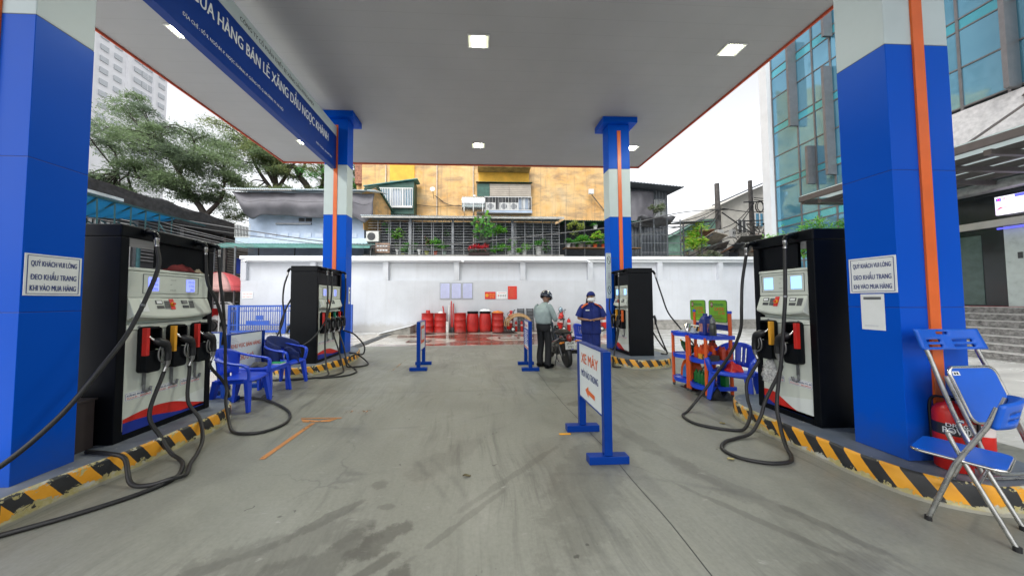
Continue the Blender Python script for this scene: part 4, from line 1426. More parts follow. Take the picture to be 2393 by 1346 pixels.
def fold_closed():
    t = thing('folding_chair', 'folded blue chair leaning on the right near column over the extinguishers', 'chair', (3.75, 2.1, .2), group='blue folding chairs')
    f = FR((3.60, 2.02, .215), (1, 0, 0), Vector((-.20, .16, 1)))
    P = f.p
    for s, a0, a1 in ((-1, .0, .02), (1, .46, .44)):
        g = B(); g.tube(smooth_path([P(a0, .03, 0), P(a0, .5, 0), P(a1 + s * -.0, .86, .0), P(a1, .99, .0)], 3), .0125, 10); g.obj('front_leg', STEEL, t)
        g = B(); g.tube([P(a0 - s * .035, .06, .035), P(a0 - s * .03, .72, .03)], .0115, 10); g.obj('rear_leg', STEEL, t)
    g = B(); g.tube(smooth_path([P(0, .03, 0), P(.03, .0, 0), P(.43, .0, 0), P(.46, .03, 0)], 3), .0125, 8); g.obj('foot_bar', STEEL, t)
    g = B(); g.tube(smooth_path([P(.035, .07, .035), P(.07, .04, .035), P(.39, .04, .035), P(.425, .07, .035)], 3), .0115, 8); g.obj('rear_foot_bar', STEEL, t)
    g = B()
    out = [(.23 + x * .185, .585 + y * .20) for x, y in rrect(.28)]
    n = len(out)
    g.add([P(a, b_, .05) for a, b_ in out] + [P(a, b_, .036) for a, b_ in out], [tuple(range(n)), tuple(range(2 * n - 1, n - 1, -1))] + [(i, i + n, (i + 1) % n + n, (i + 1) % n) for i in range(n)])
    g.obj('seat', BLUECH, t)
    g = B(); g.tube([P(a, b_, .044) for a, b_ in out], .011, 8, closed=True); g.obj('seat_rim', CHROME, t)
    g = B(); f.box(g, .06, .115, .725, .755, .0505, .052); o = g.obj('sticker', PAPER, t)
    g = B(); f.box(g, .07, .083, .732, .748, .0522, .053); f.box(g, .09, .103, .732, .748, .0522, .053); put(g.obj('sticker_print', INKK), o)
    g = B()
    NU, NV = 24, 8
    def bk(u, w):
        a = (u - .5) * 2
        return P(.225 + a * (.265 - .012 * w), .915 + .16 * w, .02 - .03 * (1 - a * a))
    v = [bk(i / NU, j / NV) for j in range(NV + 1) for i in range(NU + 1)]
    def hole(i, j): return (j in (1, 3) and (3 <= i <= 9 or 14 <= i <= 20)) or (j == 6 and 9 <= i <= 13)
    fs = [(j * (NU + 1) + i, j * (NU + 1) + i + 1, (j + 1) * (NU + 1) + i + 1, (j + 1) * (NU + 1) + i) for j in range(NV) for i in range(NU) if not hole(i, j)]
    g.add(v, fs, True); g.obj('backrest', BLUECH, t, solid=.018)
fold_closed()

# ---------------------------------------------------------------- fire extinguishers
def extinguisher(label, loc, h=.5, r=.075, rz=0, group='hand fire extinguishers', txt=False):
    t = thing('fire_extinguisher', label, 'extinguisher', loc, rz, group=group, world=False)
    g = B(); g.lathe([(r * .9, 0), (r, .01), (r, h * .78), (r * .93, h * .84), (r * .7, h * .9), (r * .3, h * .94), (r * .28, h * .97)], 24); g.obj('cylinder', REDP, t)
    g = B(); g.lathe([(r * 1.005, h * .5), (r * 1.005, h * .66)], 24, caps=False)
    if txt: g.obj('dark_band', INKK, t)
    else: g.obj('pale_label', M('label white', (.7, .62, .6), .5, var=.1), t)
    g = B(); g.box(-.012, .012, -.02, .02, h * .97, h * 1.02); g.bar((0, 0, h * 1.03), (.0, -r * 1.1, h * 1.1), .018, .006); g.bar((0, 0, h * 1.0), (.0, -r * 1.1, h * 1.0), .018, .006); g.obj('valve', KEYD if not txt else BLACKP, t)
    g = B(); g.tube(smooth_path([(0, .02, h), (0, .02 + r * .7, h * .98), (0, r + .02, h * .85), (0, r + .018, h * .5), (0, r + .02, h * .2)], 4), .009, 8); g.obj('hose', RUBBER, t)
    if txt:
        for s_, z, k, mt in (('DRAGON', .625, .16, WHITE), ('POWDER', .53, .19, WHITE), ('ABC', .30, .10, YELLOWP)):
            me = text(s_, (0, 0, 0), (1, 0, 0), (0, 0, 1), k, h * (.05 if mt is WHITE and s_ == 'DRAGON' else .085), mt, None, .03)
            for vv in me.data.vertices:
                a = (vv.co.x - k / 2) / r
                q = -pi / 2 - .35 + a
                vv.co = Vector(((r + .0015) * cos(q), (r + .0015) * sin(q), h * z + vv.co.z))
            me.parent = t
    return t
KEYD = MATS['dark keys']
extinguisher('red fire extinguisher with dark DRAGON POWDER band at the right near column foot', (3.62, 2.17, ZI), .53, .085, txt=True, group='powder extinguishers under the folded chair')
extinguisher('red fire extinguisher half hidden behind the folded chair seat', (3.86, 2.19, ZI), .5, .08, 2.2, group='powder extinguishers under the folded chair')
extinguisher('small red extinguisher by the wall, left one of two near the beige hose', (1.80, 14.15, 0), .50, .06)
extinguisher('small red extinguisher by the wall, right one of two near the beige hose', (2.07, 14.15, 0), .50, .06)
extinguisher('lone red extinguisher by the wall between rider and employee', (4.34, 14.15, 0), .60, .085)
def wheeled(label, loc, rz):
    t = thing('wheeled_extinguisher', label, 'extinguisher', loc, rz, group='wheeled fire extinguishers', world=False)
    tilt = Matrix.Translation((0, 0, .12)) @ Matrix.Rotation(.12, 4, 'Y')
    g = B(); g.T = tilt; g.lathe([(.11, 0), (.13, .03), (.13, .56), (.11, .66), (.06, .72), (.06, .78)], 22); g.obj('cylinder', REDP, t)
    g = B(); g.T = tilt; g.lathe([(.075, .78), (.075, .86), (.06, .87)], 12); g.obj('valve_guard', REDP, t)
    for s in (-1, 1):
        w = Matrix.Translation((.17, s * .13, .115)) @ Matrix.Rotation(pi / 2, 4, 'X')
        g = B(); g.T = w; g.lathe([(.07, -.02), (.11, -.024), (.115, 0), (.11, .024), (.07, .02)], 20); wh = g.obj('wheel', RUBBER, t)
        g = B(); g.T = w; g.lathe([(.0, -.026), (.068, -.026), (.068, .026), (.0, .026)], 16); g.obj('rim', FRAMEW, wh)
    g = B()
    for s in (-1, 1):
        g.tube([(.16, s * .1, .12), (.15, s * .1, .6), (.21, s * .1, .95), (.27, s * .1, 1.02)], .012, 6)
    g.tube([(.27, -.1, 1.02), (.27, .1, 1.02)], .014, 6)
    g.obj('trolley_handle', DARKM, t)
    g = B(); g.tube(smooth_path([(.05, -.05, .95), (-.1, -.12, .8), (.12, -.17, .6), (-.12, -.16, .45), (.12, -.17, .35), (.2, -.1, .7)], 5), .012, 7); g.obj('hose', RUBBER, t)
    g = B(); g.T = tilt; g.lathe([(.132, .3), (.132, .42)], 22, caps=False); g.obj('pale_label', MATS['label white'], t)
    return t
wheeled('wheeled red extinguisher by the wall beside the beige coiled hose', (1.45, 13.95, 0), 0)
wheeled('wheeled red extinguisher by the wall behind the motorcycle mirror', (4.0 - .15, 14.0, 0), 0)
wheeled('wheeled red extinguisher by the wall partly behind the employee', (6.0, 14.0, 0), pi)

# ---------------------------------------------------------------- oil rack
RO = M('rack orange plastic', (.72, .10, .012), .38, var=.06)
t = thing('oil_rack', 'orange and blue plastic shelf rack of engine oils beside the armchair', 'shelf', (3.64, 4.79, 0))
def post(x, y, z1, r=.024, nm='post'):
    g = B(); g.cyl((x, y, .045), (x, y, z1), r, r, 14); o = g.obj(nm, RO, t)
    g = B(); g.cyl((x, y, 0), (x, y, .046), r * .85, r * .95, 14); put(g.obj('foot_cap', KEYD), o)
    return o
for x, y in ((3.45, 5.17), (3.45, 4.815), (3.45, 4.765), (3.45, 4.41), (3.86, 4.82), (3.86, 4.76)):
    post(x, y, .90)
for x, y in ((3.86, 5.17), (3.86, 4.43)):
    post(x, y, 1.27)
    g = B(); g.cyl((x, y, 1.271), (x, y, 1.31), .03, .028, 14); g.obj('post_cap', BLUEPL, t)
def shelf(y0, y1, z):
    g = B()
    n = 14
    fr = [(3.435 - .035 * sin(pi * i / n) ** 1.0 + .02 * cos(2 * pi * i / n), y0 + (y1 - y0) * i / n) for i in range(n + 1)]
    out = fr + [(3.89, y1), (3.89, y0)]
    g.prism(out, z - .012, z, 'xy')
    for (a, b_) in zip(fr, fr[1:]):
        g.bar((a[0], a[1], z - .018), (b_[0], b_[1], z - .018), .014, .066, up=(0, 0, 1))
    g.bar((3.44, y0, z - .018), (3.89, y0, z - .018), .014, .06); g.bar((3.44, y1, z - .018), (3.89, y1, z - .018), .014, .06); g.bar((3.89, y0, z - .018), (3.89, y1, z - .018), .014, .06)
    g.obj('shelf_tray', BLUEPL, t)
for z in (.16, .56, .925):
    shelf(4.79, 5.195, z); shelf(4.385, 4.786, z)
g = B()
g.box(3.865, 3.88, 4.46, 5.15, 1.0, 1.09); g.obj('back_board', NAVY, t)
for y0, lb in ((4.915, 'green Cater placard on the oil rack, left one above the jug'), (4.475, 'green Cater placard on the oil rack, right one above the grey bottle')):
    f = FR((3.86, y0 + .365, 1.12), (0, -1, 0))
    p_ = thing('oil_placard', lb, 'placard', (3.86, y0, 1.12), group='green oil placards on the rack')
    g = B()
    out = [(.1825 + x * .1825, .18 + y * .18) for x, y in rrect(.22)]
    g.T = f.m(); g.prism(out, -.008, 0, 'xy'); g.obj('plate', M('placard dark edge', (.04, .14, .05), .4, var=.1), p_)
    g = B(); g.T = f.m(); g.prism([(.1825 + x * .174, .18 + y * .171) for x, y in rrect(.22)], .0005, .0015, 'xy'); g.obj('green_face', M('placard green', (.16, .42, .02), .4, var=.15, vs=5), p_)
    g = B(); f.box(g, .045, .09, .24, .325, .002, .0035); e_ = g.obj('emblem', M('dark red print', (.2, .03, .03), .4, var=0), p_)
    g = B(); g.tube([f.p(.0675 + .012 * cos(a), .285 + .02 * sin(a), .0045) for a in [k * pi / 5 for k in range(10)]], .003, 4, closed=True); put(g.obj('emblem_ring', PAPER), e_)
    text('PETROLIMEX', f.p(.105, .265, .001), f.U, f.V, .2, .035, M('placard dark green print', (.01, .12, .08), .5, var=0), p_, .03)
    text('CATER', f.p(.115, .185, .001), f.U, f.V, .2, .055, INKR, p_, .04)
    text('D-40', f.p(.205, .125, .001), f.U, f.V, .12, .045, INKR, p_, .02)
    for k, w_ in ((0, .27), (1, .2)):
        g = B(); f.box(g, .05, .05 + w_, .065 + k * .03, .072 + k * .03, .002, .003); g.obj('print_line', MATS['dark red print'], p_)
# goods on the rack
def bottle(label, loc, col, w=.045, d=.03, h=.2, cap=KEYD, group=None, lab=None, rz=0, scale=1):
    b_ = thing('oil_bottle', label, 'bottle', loc, rz, group=group, world=False)
    g = B()
    rr = [(x, y) for x, y in rrect(.35, 3)]
    n = len(rr)
    lv = [(0, .92), (.01, 1), (h * .66, 1), (h * .76, .86), (h * .84, .42), (h * .9, .38)]
    v = [(x * w * s_, y * d * (s_ if s_ > .8 else s_ * 1.2), z) for z, s_ in lv for x, y in rr]
    fs = [(i * n + k, i * n + (k + 1) % n, (i + 1) * n + (k + 1) % n, (i + 1) * n + k) for i in range(len(lv) - 1) for k in range(n)]
    g.add(v, fs + [tuple(range(n))[::-1], tuple(range((len(lv) - 1) * n, len(lv) * n))], False)
    g.obj('body', col, b_, bevel=.003)
    g = B(); g.cyl((0, 0, h * .9), (0, 0, h), w * .42, w * .4, 10); g.obj('cap', cap, b_)
    if lab:
        g = B(); g.box(-w * .7, w * .7, -d - .0015, -d - .0005, h * .15, h * .6); g.obj('label', lab, b_)
        g = B(); g.box(w + .0005, w + .0015, -d * .7, d * .7, h * .15, h * .6); g.obj('label', lab, b_)
    return b_
OB = M('orange oil bottle', (.75, .09, .01), .3, var=.05)
GB = M('green oil bottle', (.01, .16, .035), .3, var=.05)
LBY = M('bottle label yellow', (.75, .4, .1), .5, var=.2, vs=40)
LBK = M('bottle label pale', (.25, .4, .25), .5, var=.5, vs=60)
LBR = M('redorange bottle', (.5, .05, .015), .35, var=.1)
k = 0
proto = None
for i, (x, y) in enumerate([(3.53, 4.70), (3.53, 4.61), (3.53, 4.52), (3.64, 4.70), (3.64, 4.61), (3.64, 4.52)]):
    lb = ['orange oil bottle at the front left of the middle shelf', 'orange oil bottle front row centre of the middle shelf', 'orange oil bottle front row right of the middle shelf behind the post', 'orange bottle in the second row at the left, middle shelf', 'orange bottle in the second row centre, middle shelf', 'orange bottle in the second row right, middle shelf'][i]
    if proto is None:
        proto = bottle(lb, (x, y, .562), OB, .04, .028, .21, OB, 'orange oil bottles on the middle shelf', LBY, pi / 2)
    else:
        dup(proto, (x, y, .562), pi / 2, lb)
for i, (x, y) in enumerate([(3.76, 4.70), (3.76, 4.62)]):
    bottle(['tall orange bottle with black cap at the back of the middle shelf, left', 'tall orange bottle with black cap at the back of the middle shelf, right'][i], (x, y, .562), LBR, .035, .028, .27, INKK, 'black capped bottles at the back of the middle shelf', None, pi / 2)
proto = None
for i, (x, y) in enumerate([(3.77, 4.52), (3.77, 4.45), (3.72, 4.42), (3.82, 4.42)]):
    lb = ['small red orange bottle, leftmost of the right end of the middle shelf', 'small red orange bottle, second at the right end of the middle shelf', 'small red orange bottle nearest the armchair arm on the middle shelf', 'small red orange bottle at the back right corner of the middle shelf'][i]
    if proto is None:
        proto = bottle(lb, (x, y, .562), LBR, .026, .022, .2, LBR, 'small red orange bottles at the right of the rack')
    else:
        dup(proto, (x, y, .562), 0, lb)
proto = None
for i, (x, y) in enumerate([(3.52, 4.71), (3.52, 4.64), (3.52, 4.57), (3.52, 4.50), (3.62, 4.71), (3.62, 4.64), (3.62, 4.57), (3.76, 4.47), (3.76, 4.42)]):
    lb = ['green oil bottle, first of the front row on the bottom shelf', 'green oil bottle, second of the front row on the bottom shelf', 'green oil bottle, third of the front row on the bottom shelf', 'green oil bottle, last of the front row beside the front post', 'green oil bottle, first of the back row on the bottom shelf', 'green oil bottle, second of the back row on the bottom shelf', 'green oil bottle, third of the back row on the bottom shelf', 'green bottle under the armchair arm at the right of the bottom shelf, left of two', 'green bottle under the armchair arm at the right of the bottom shelf, right of two'][i]
    if proto is None:
        proto = bottle(lb, (x, y, .162), GB, .031, .03, .21, GB, 'green oil bottles on the bottom shelf', LBK, pi / 2)
    else:
        dup(proto, (x, y, .162), pi / 2, lb)
# upper shelf goods
t = thing('oil_can', 'big navy oil can with a handle on the top shelf', 'can', (3.62, 4.60, .926))
g = B()
g.T = Matrix.Translation((3.62, 4.60, .927))
out = [(x * .085, y * .065) for x, y in rrect(.4, 4)]
n = len(out)
lv = [(0, .95), (.015, 1), (.20, 1), (.25, .9), (.29, .62), (.30, .55)]
g.add([(x * s_, y * s_, z) for z, s_ in lv for x, y in out], [(i * n + k, i * n + (k + 1) % n, (i + 1) * n + (k + 1) % n, (i + 1) * n + k) for i in range(5) for k in range(n)] + [tuple(range(n))[::-1], tuple(range(5 * n, 6 * n))], False)
g.obj('body', NAVY, t, bevel=.004)
g = B(); g.tube(smooth_path([(3.62, 4.545, 1.21), (3.62, 4.50, 1.24), (3.60, 4.475, 1.17), (3.58, 4.485, 1.05), (3.6, 4.53, 1.0)], 4), .014, 8); g.obj('handle', NAVY, t)
g = B(); g.cyl((3.62, 4.62, 1.225), (3.62, 4.62, 1.265), .032, .03, 14); g.obj('cap', NAVY, t)
g = B(); g.box(3.533, 3.5345, 4.57, 4.64, .98, 1.11); g.box(3.58, 3.66, 4.5335, 4.5345, .98, 1.11); g.obj('label', M('oil can label', (.45, .2, .17), .5, var=.5, vs=25), t)
bt = M('smoky bottle plastic', (.05, .055, .05), .2, var=.2)
t = thing('water_bottle', 'smoky grey drinking bottle on the right of the top shelf', 'bottle', (3.60, 4.445, .926), world=False)
g = B(); g.lathe([(.042, 0), (.047, .01), (.047, .14), (.04, .18), (.03, .2)], 18); g.obj('body', bt, t)
g = B(); g.lathe([(.036, .2), (.038, .25), (.02, .265), (.015, .29)], 16); g.obj('lid', GREYM, t)
t = thing('steel_cup', 'shiny steel measuring cup on the top shelf', 'cup', (3.58, 4.98, .926), world=False)
g = B(); g.lathe([(.036, 0), (.052, .15), (.049, .15), (.034, .005)], 22, caps=False); g.lathe([(0.0, .004), (.035, .004)], 22, caps=False); g.obj('cup_body', CHROME, t)
t = thing('striped_box', 'yellow and black striped box behind the steel cup', 'box', (3.74, 5.02, .926))
g = B(); g.box(3.70, 3.83, 4.86, 5.17, .927, 1.04); g.obj('carton', PAPER, t)
for i, (y0, m_) in enumerate(((5.175, YELLOWP), (5.10, INKK), (5.03, YELLOWP), (4.96, INKK), (4.92, YELLOWP))):
    g = B(); g.add([(3.6985, y0, .93), (3.6985, y0 - .05, .93), (3.6985, y0 - .10, 1.035), (3.6985, y0 - .05, 1.035)] if i else [(3.6985, 5.168, .93), (3.6985, 5.15, .93), (3.6985, 5.12, 1.035), (3.6985, 5.168, 1.035)], [(0, 1, 2, 3)]); g.obj('stripe', m_, t, recalc=False)
g = B(); g.cyl((3.72, 5.16, 1.04), (3.72, 5.16, .93), .02, .02, 12); tag(g.obj('steel_tube', STEEL), 'short steel tube at the left end of the top shelf', 'tube')
def clearp():
    m, n, p, o = nodes_of('clear plastic')
    p.inputs['Base Color'].default_value = (.55, .62, .68, 1)
    p.inputs['Roughness'].default_value = .15
    p.inputs['Alpha'].default_value = .5
    return m
CLEAR = clearp()
g = B(); g.grid(lambda u, w: (3.47 + .22 * u, 4.70 + .42 * w, .93 + .028 * (max(abs(u - .5), abs(w - .5)) * 2) ** 6), 12, 12); tag(g.obj('clear_tray', CLEAR, solid=.003), 'shallow clear plastic tray on the top shelf', 'tray')
t = thing('clear_jar', 'small clear plastic jar between tray and oil can', 'jar', (3.52, 4.76, .935), world=False)
g = B(); g.lathe([(.035, 0), (.04, .06), (.03, .09), (.022, .1)], 16); g.obj('body', CLEAR, t)
# middle shelf, left bay
t = thing('green_funnel_jug', 'dark green plastic funnel jug lying on the middle shelf', 'jug', (3.6, 5.0, .6))
g = B(); g.tube([(3.58, 5.13, .76), (3.585, 5.09, .72), (3.60, 5.02, .665), (3.62, 4.94, .64)], [.018, .045, .075, .085], 14); g.obj('body', M('dark green plastic', (.008, .10, .03), .3, var=.1), t)
g = B(); g.cyl((3.575, 5.15, .785), (3.58, 5.125, .755), .014, .018); g.obj('spout', YELLOWP, t)
t = thing('white_tin', 'short white tin beside the green funnel jug', 'tin', (3.52, 4.87, .562), world=False)
g = B(); g.lathe([(.035, 0), (.035, .1)], 14); g.obj('body', PAPER, t)
t = thing('black_carton', 'black printed carton lying at the right of the middle shelf', 'carton', (3.55, 4.44, .562))
B().box(3.47, 3.62, 4.36, 4.50, .563, .645).obj('box', M('black carton', (.03, .025, .025), .4, var=.2), t)
text('CORRO', (3.469, 4.49, .59), (0, -1, 0), (0, 0, 1), .12, .03, WHITE, t, .03)
t = thing('yellow_carton', 'small yellow and red carton beside the black carton', 'carton', (3.53, 4.54, .562))
B().box(3.46, 3.50, 4.505, 4.59, .563, .64).obj('box', M('yellow carton', (.7, .35, .03), .4, var=.4, vs=30), t)
# bottom shelf left bay: orange tub with blue canister
t = thing('orange_tub', 'orange arch shaped tub holding a blue canister, bottom shelf', 'tub', (3.6, 5.0, .162))
pts = [(cos(a), sin(a)) for a in [pi * k / 12 for k in range(13)]]
g = B(); g.prism([(5.0 + .15 * x, .17 + .30 * y) for x, y in pts], 3.56, 3.74, 'yz'); g.obj('tub_shell', RO, t)
g = B(); g.prism([(4.98 + .10 * x, .172 + .235 * y) for x, y in pts], 3.545, 3.558, 'yz'); g.obj('pale_rim', M('grey violet', (.3, .28, .42), .4, var=.05), t)
g = B(); g.prism([(4.98 + .075 * x, .174 + .2 * y) for x, y in pts], 3.53, 3.543, 'yz'); g.obj('blue_canister', M('bright blue', (.03, .22, .62), .35, var=.1), t)
tag(crumple((3.80, 4.32, .42), .12, .1, .16, 33).obj('red_bag', M('red plastic bag', (.6, .02, .015), .35, var=.2), solid=.003), 'red plastic bag behind the armchair by the rack', 'bag')
g = crumple((3.62, 4.45, 0), .2, .16, .22, 12); tag(g.obj('black_bag', M('black bag', (.015, .017, .018), .5, var=.3)), 'black bag lying on the floor under the oil rack', 'bag')
g = crumple((3.6, 4.92, 0), .12, .14, .12, 18); tag(g.obj('brown_bundle', M('brown bundle', (.08, .02, .015), .7, var=.3)), 'dark red brown bundle on the floor under the rack', 'bundle')
# things on the floor
for i, (x, y, c, lb) in enumerate(((2.35, 2.74, (.45, .38, .16), 'dry yellow leaf on the floor near the looped hose'), (2.93, 3.52, (.35, .3, .14), 'small dry leaf on the floor near the right island'), (-.1, 2.6, (.12, .1, .05), 'tiny brown leaf in the middle of the lane'))):
    g = B()
    g.grid(lambda u, w: (x + .035 * (u - .5) * 2, y + .018 * (w - .5) * 2 * sin(pi * min(.98, max(.02, u))), .004 + .01 * (2 * w - 1) ** 2 + .004 * sin(u * 6)), 8, 4)
    tag(g.obj('fallen_leaf', M('dry leaf %d' % i, c, .7, var=.2)), lb, 'leaf', 'dry leaves on the floor')
g = crumple((-3.50, 4.78, 0), .10, .05, .05, 41); tag(g.obj('old_shoe', M('grey rubber shoe', (.1, .1, .1), .6, var=.3)), 'grey worn sandal on the floor beside the low table', 'shoe')
g = crumple((-3.28, 4.84, 0), .08, .05, .06, 44); tag(g.obj('dark_sandal', M('dark sandal', (.02, .02, .022), .5, var=.3)), 'dark strapped sandal on the floor below the low table', 'shoe')
# ---------------------------------------------------------------- people
SKINM = M('skin', (.30, .155, .095), .5, var=.08, vs=10)
def skin(name, V, E_, mat, parent, root=0, sub=2):
    me = bpy.data.meshes.new(name)
    me.from_pydata([v[0] for v in V], E_, [])
    me.materials.append(mat)
    o = bpy.data.objects.new(name, me)
    COL.objects.link(o)
    md = o.modifiers.new('skin', 'SKIN')
    md.use_smooth_shade = True
    sv = me.skin_vertices[0].data
    for i, v in enumerate(V):
        r = v[1]
        sv[i].radius = (r, r) if not isinstance(r, tuple) else r
        sv[i].use_root = (i == root)
    s_ = o.modifiers.new('sub', 'SUBSURF')
    s_.levels = s_.render_levels = sub
    if parent is not None:
        o.parent = parent
    return o
def body(t, head, neck, sh, el, wr, hip, kn, an, toe, fingers_dir, hs=.075):
    V = [((0, 0, hip[0][2] + .03), .09)]
    E_ = []
    def ch(i, pts):
        for p, r in pts:
            V.append((p, r)); E_.append((i, len(V) - 1)); i = len(V) - 1
        return i
    nb = ch(0, [((neck[0] * .4, 0, 1.12), .09), ((neck[0] * .6, 0, 1.24), .085), (neck, .048)])
    ch(nb, [((neck[0] + (head[0] - neck[0]) * .5, head[1] * .5, head[2] - .11), .052), (head, .088), ((head[0] - .005, head[1], head[2] + .075), .07)])
    for k in (0, 1):
        ch(0, [(hip[k], .07), (kn[k], .05), (an[k], .032), (toe[k], .022)])
        w = ch(2, [(sh[k], .036), (el[k], .036), (wr[k], .026)])
        d = Vector(fingers_dir[k]).normalized()
        side = d.cross(Vector((0, 0, 1))).normalized()
        up = side.cross(d)
        palm = ch(w, [(tuple(Vector(wr[k]) + d * .055), (.036, .018))])
        base = Vector(wr[k]) + d * .085
        for i, L in enumerate((.058, .07, .074, .066)):
            b0 = base + side * (.026 - i * .0175)
            ch(palm, [(tuple(b0), .0085), (tuple(b0 + d * L * .5 - up * .006), .008), (tuple(b0 + d * L * .85 - up * .028), .0065)])
        ch(w, [(tuple(Vector(wr[k]) + d * .03 + side * .035 * (1 if k == 0 else -1)), .011), (tuple(Vector(wr[k]) + d * .07 + side * .05 * (1 if k == 0 else -1) - up * .01), .009)])
    return skin('body', V, E_, SKINM, t)
def loft(name, levels, mat, t, n=22, solid=.006, wr=.006, seed=1):
    g = B()
    L = len(levels)
    def fn(u, w):
        a = 2 * pi * u
        q = w * (L - 1); i = min(L - 2, int(q)); fr = q - i
        l0, l1 = levels[i], levels[i + 1]
        z, cx_, rx, ry = [l0[k] + (l1[k] - l0[k]) * (fr * fr * (3 - 2 * fr) if k > 1 else fr) for k in range(4)]
        d = wr * noise.noise(Vector((cos(a) * 3, sin(a) * 3 + seed, z * 9)))
        return (cx_ + (rx + d) * cos(a), (ry + d) * sin(a), z)
    g.grid(fn, n, (L - 1) * 4)
    return g.obj(name, mat, t, solid=solid)

# rider
t = thing('person', 'rider in grey green shirt and dark helmet looking down beside the motorcycle', 'person', (1.46, 6.62, 0), .75, world=False)
sh = [(.0, .17, 1.31), (.0, -.17, 1.31)]
el = [(.10, .25, 1.09), (.08, -.25, 1.07)]
wr = [(.29, .10, 1.10), (.27, -.10, 1.08)]
hip = [(0, .085, .88), (0, -.085, .88)]
kn = [(.03, .10, .47), (.02, -.10, .47)]
an = [(0, .11, .09), (-.03, -.11, .09)]
toe = [(.16, .12, .03), (.13, -.13, .03)]
body(t, (.13, 0, 1.545), (.05, 0, 1.40), sh, el, wr, hip, kn, an, toe, [(.8, -.5, .1), (.8, .5, .1)])
SHIRT = M('grey green shirt', (.30, .37, .37), .8, var=.12, vs=6, bmp=.25, bs=25)
TROU = M('black trousers', (.009, .01, .013), .8, var=.2)
loft('shirt', [(.90, 0, .10, .14), (.955, 0, .122, .158), (1.0, .0, .15, .195), (1.10, -.01, .148, .195), (1.22, -.015, .14, .20), (1.31, .0, .12, .195), (1.365, .02, .09, .15), (1.395, .04, .07, .09), (1.42, .048, .064, .068)], SHIRT, t, wr=.014)
for k in (0, 1):
    s_ = 1 if k == 0 else -1
    g = B(); P = smooth_path([(.005, s_ * .13, 1.34), sh[k], (.03, s_ * .22, 1.2), el[k], (.18, s_ * .18, 1.085), (.26, s_ * .12, 1.09)], 4)
    g.tube(P, [.078 - .036 * i / (len(P) - 1) for i in range(len(P))], 12); g.obj('sleeve', SHIRT, t)
g = B(); g.lathe([(.066, 1.40), (.062, 1.44), (.07, 1.405)], 18, (.05, 0, 0)); g.obj('collar', SHIRT, t)
loft('trousers', [(.80, 0, .125, .165), (.88, 0, .138, .178), (.965, 0, .133, .172)], TROU, t)
for k in (0, 1):
    g = B(); P = smooth_path([(0, hip[k][1], .92), hip[k], (.02, hip[k][1] * 1.1, .68), kn[k], (.0, an[k][1], .25), (an[k][0] + .01, an[k][1], .06)], 4)
    g.tube(P, [.1 - .028 * min(1, i / (len(P) * .6)) for i in range(len(P))], 14); g.obj('trouser_leg', TROU, t)
    g = B(); c = Vector(an[k]); g.tube(smooth_path([(c.x - .07, c.y, .05), (c.x - .03, c.y, .055), (c.x + .06, c.y, .045), (c.x + .2, c.y + (.01 if k == 0 else -.01), .035)], 3), [.044, .05, .052, .053, .053, .052, .05, .047, .043, .036][:10], 12, flat=1.0)
    g.obj('shoe', BLACKP, t)
g = B(); g.T = Matrix.Translation((.115, 0, 1.57)) @ Matrix.Rotation(.35, 4, 'Y')
g.grid(lambda u, w: (.145 * cos(2 * pi * u) * cos(-.35 + w * (pi / 2 + .35)) * 1.05, .122 * sin(2 * pi * u) * cos(-.35 + w * (pi / 2 + .35)), .135 * sin(-.35 + w * (pi / 2 + .35))), 24, 10)
HEL = M('helmet navy', (.012, .018, .035), .22, var=.1, coat=.6)
he = g.obj('helmet', HEL, t, solid=.012)
g = B(); g.T = Matrix.Translation((.115, 0, 1.57)) @ Matrix.Rotation(.35, 4, 'Y'); g.grid(lambda u, w: ((.14 + .05 * w) * cos((u - .5) * 2.2), .125 * sin((u - .5) * 2.2), .0 - .01 * w), 12, 2); g.obj('visor_peak', HEL, he, solid=.006)
for a0, w_ in ((-1.75, .03), (-1.45, .055), (-2.1, .02)):
    g = B(); g.T = Matrix.Translation((.115, 0, 1.57)) @ Matrix.Rotation(.35, 4, 'Y')
    g.grid(lambda u, w: (.154 * cos(a0 + (u - .5) * w_ * 8), .1255 * sin(a0 + (u - .5) * w_ * 8), .01 + .018 * w + (.02 if w_ < .025 else 0)), 5, 1); g.obj('helmet_mark', WHITE, he, solid=.002)
g = B(); g.tube([(.10, -.09, 1.50), (.14, -.06, 1.45), (.16, 0, 1.43), (.14, .06, 1.45), (.10, .09, 1.50)], .007, 6); g.obj('chin_strap', BLACKP, t)
g = B(); g.tube([(.205, 0, 1.55), (.225, 0, 1.52), (.215, 0, 1.505)], [.01, .014, .01], 8); g.obj('nose', SKINM, t)
for s_ in (-1, 1):
    g = B(); g.sphere((.20, s_ * .032, 1.565), .011, 8, 6); g.obj('eye', PAPER, t)
    g = B(); g.sphere((.115, s_ * .088, 1.53), .02, 8, 6, (1, .4, 1.4)); g.obj('ear', SKINM, t)
g = B(); g.box(.208, .214, -.02, .02, 1.482, 1.487); g.obj('mouth', M('lips', (.25, .08, .06), .5, var=0), t)
g = B(); g.tube([(-.0, -.18, .93), (.01, -.195, .87), (.0, -.19, .80)], .006, 6); g.cyl((-.0, -.19, .86), (.0, -.19, .835), .014); g.obj('key_chain', STEEL, t)
g = B(); g.tube([(.34, -.02, 1.10), (.40, .02, 1.12)], .03, 6, flat=.3); g.obj('phone', BLACKP, t)

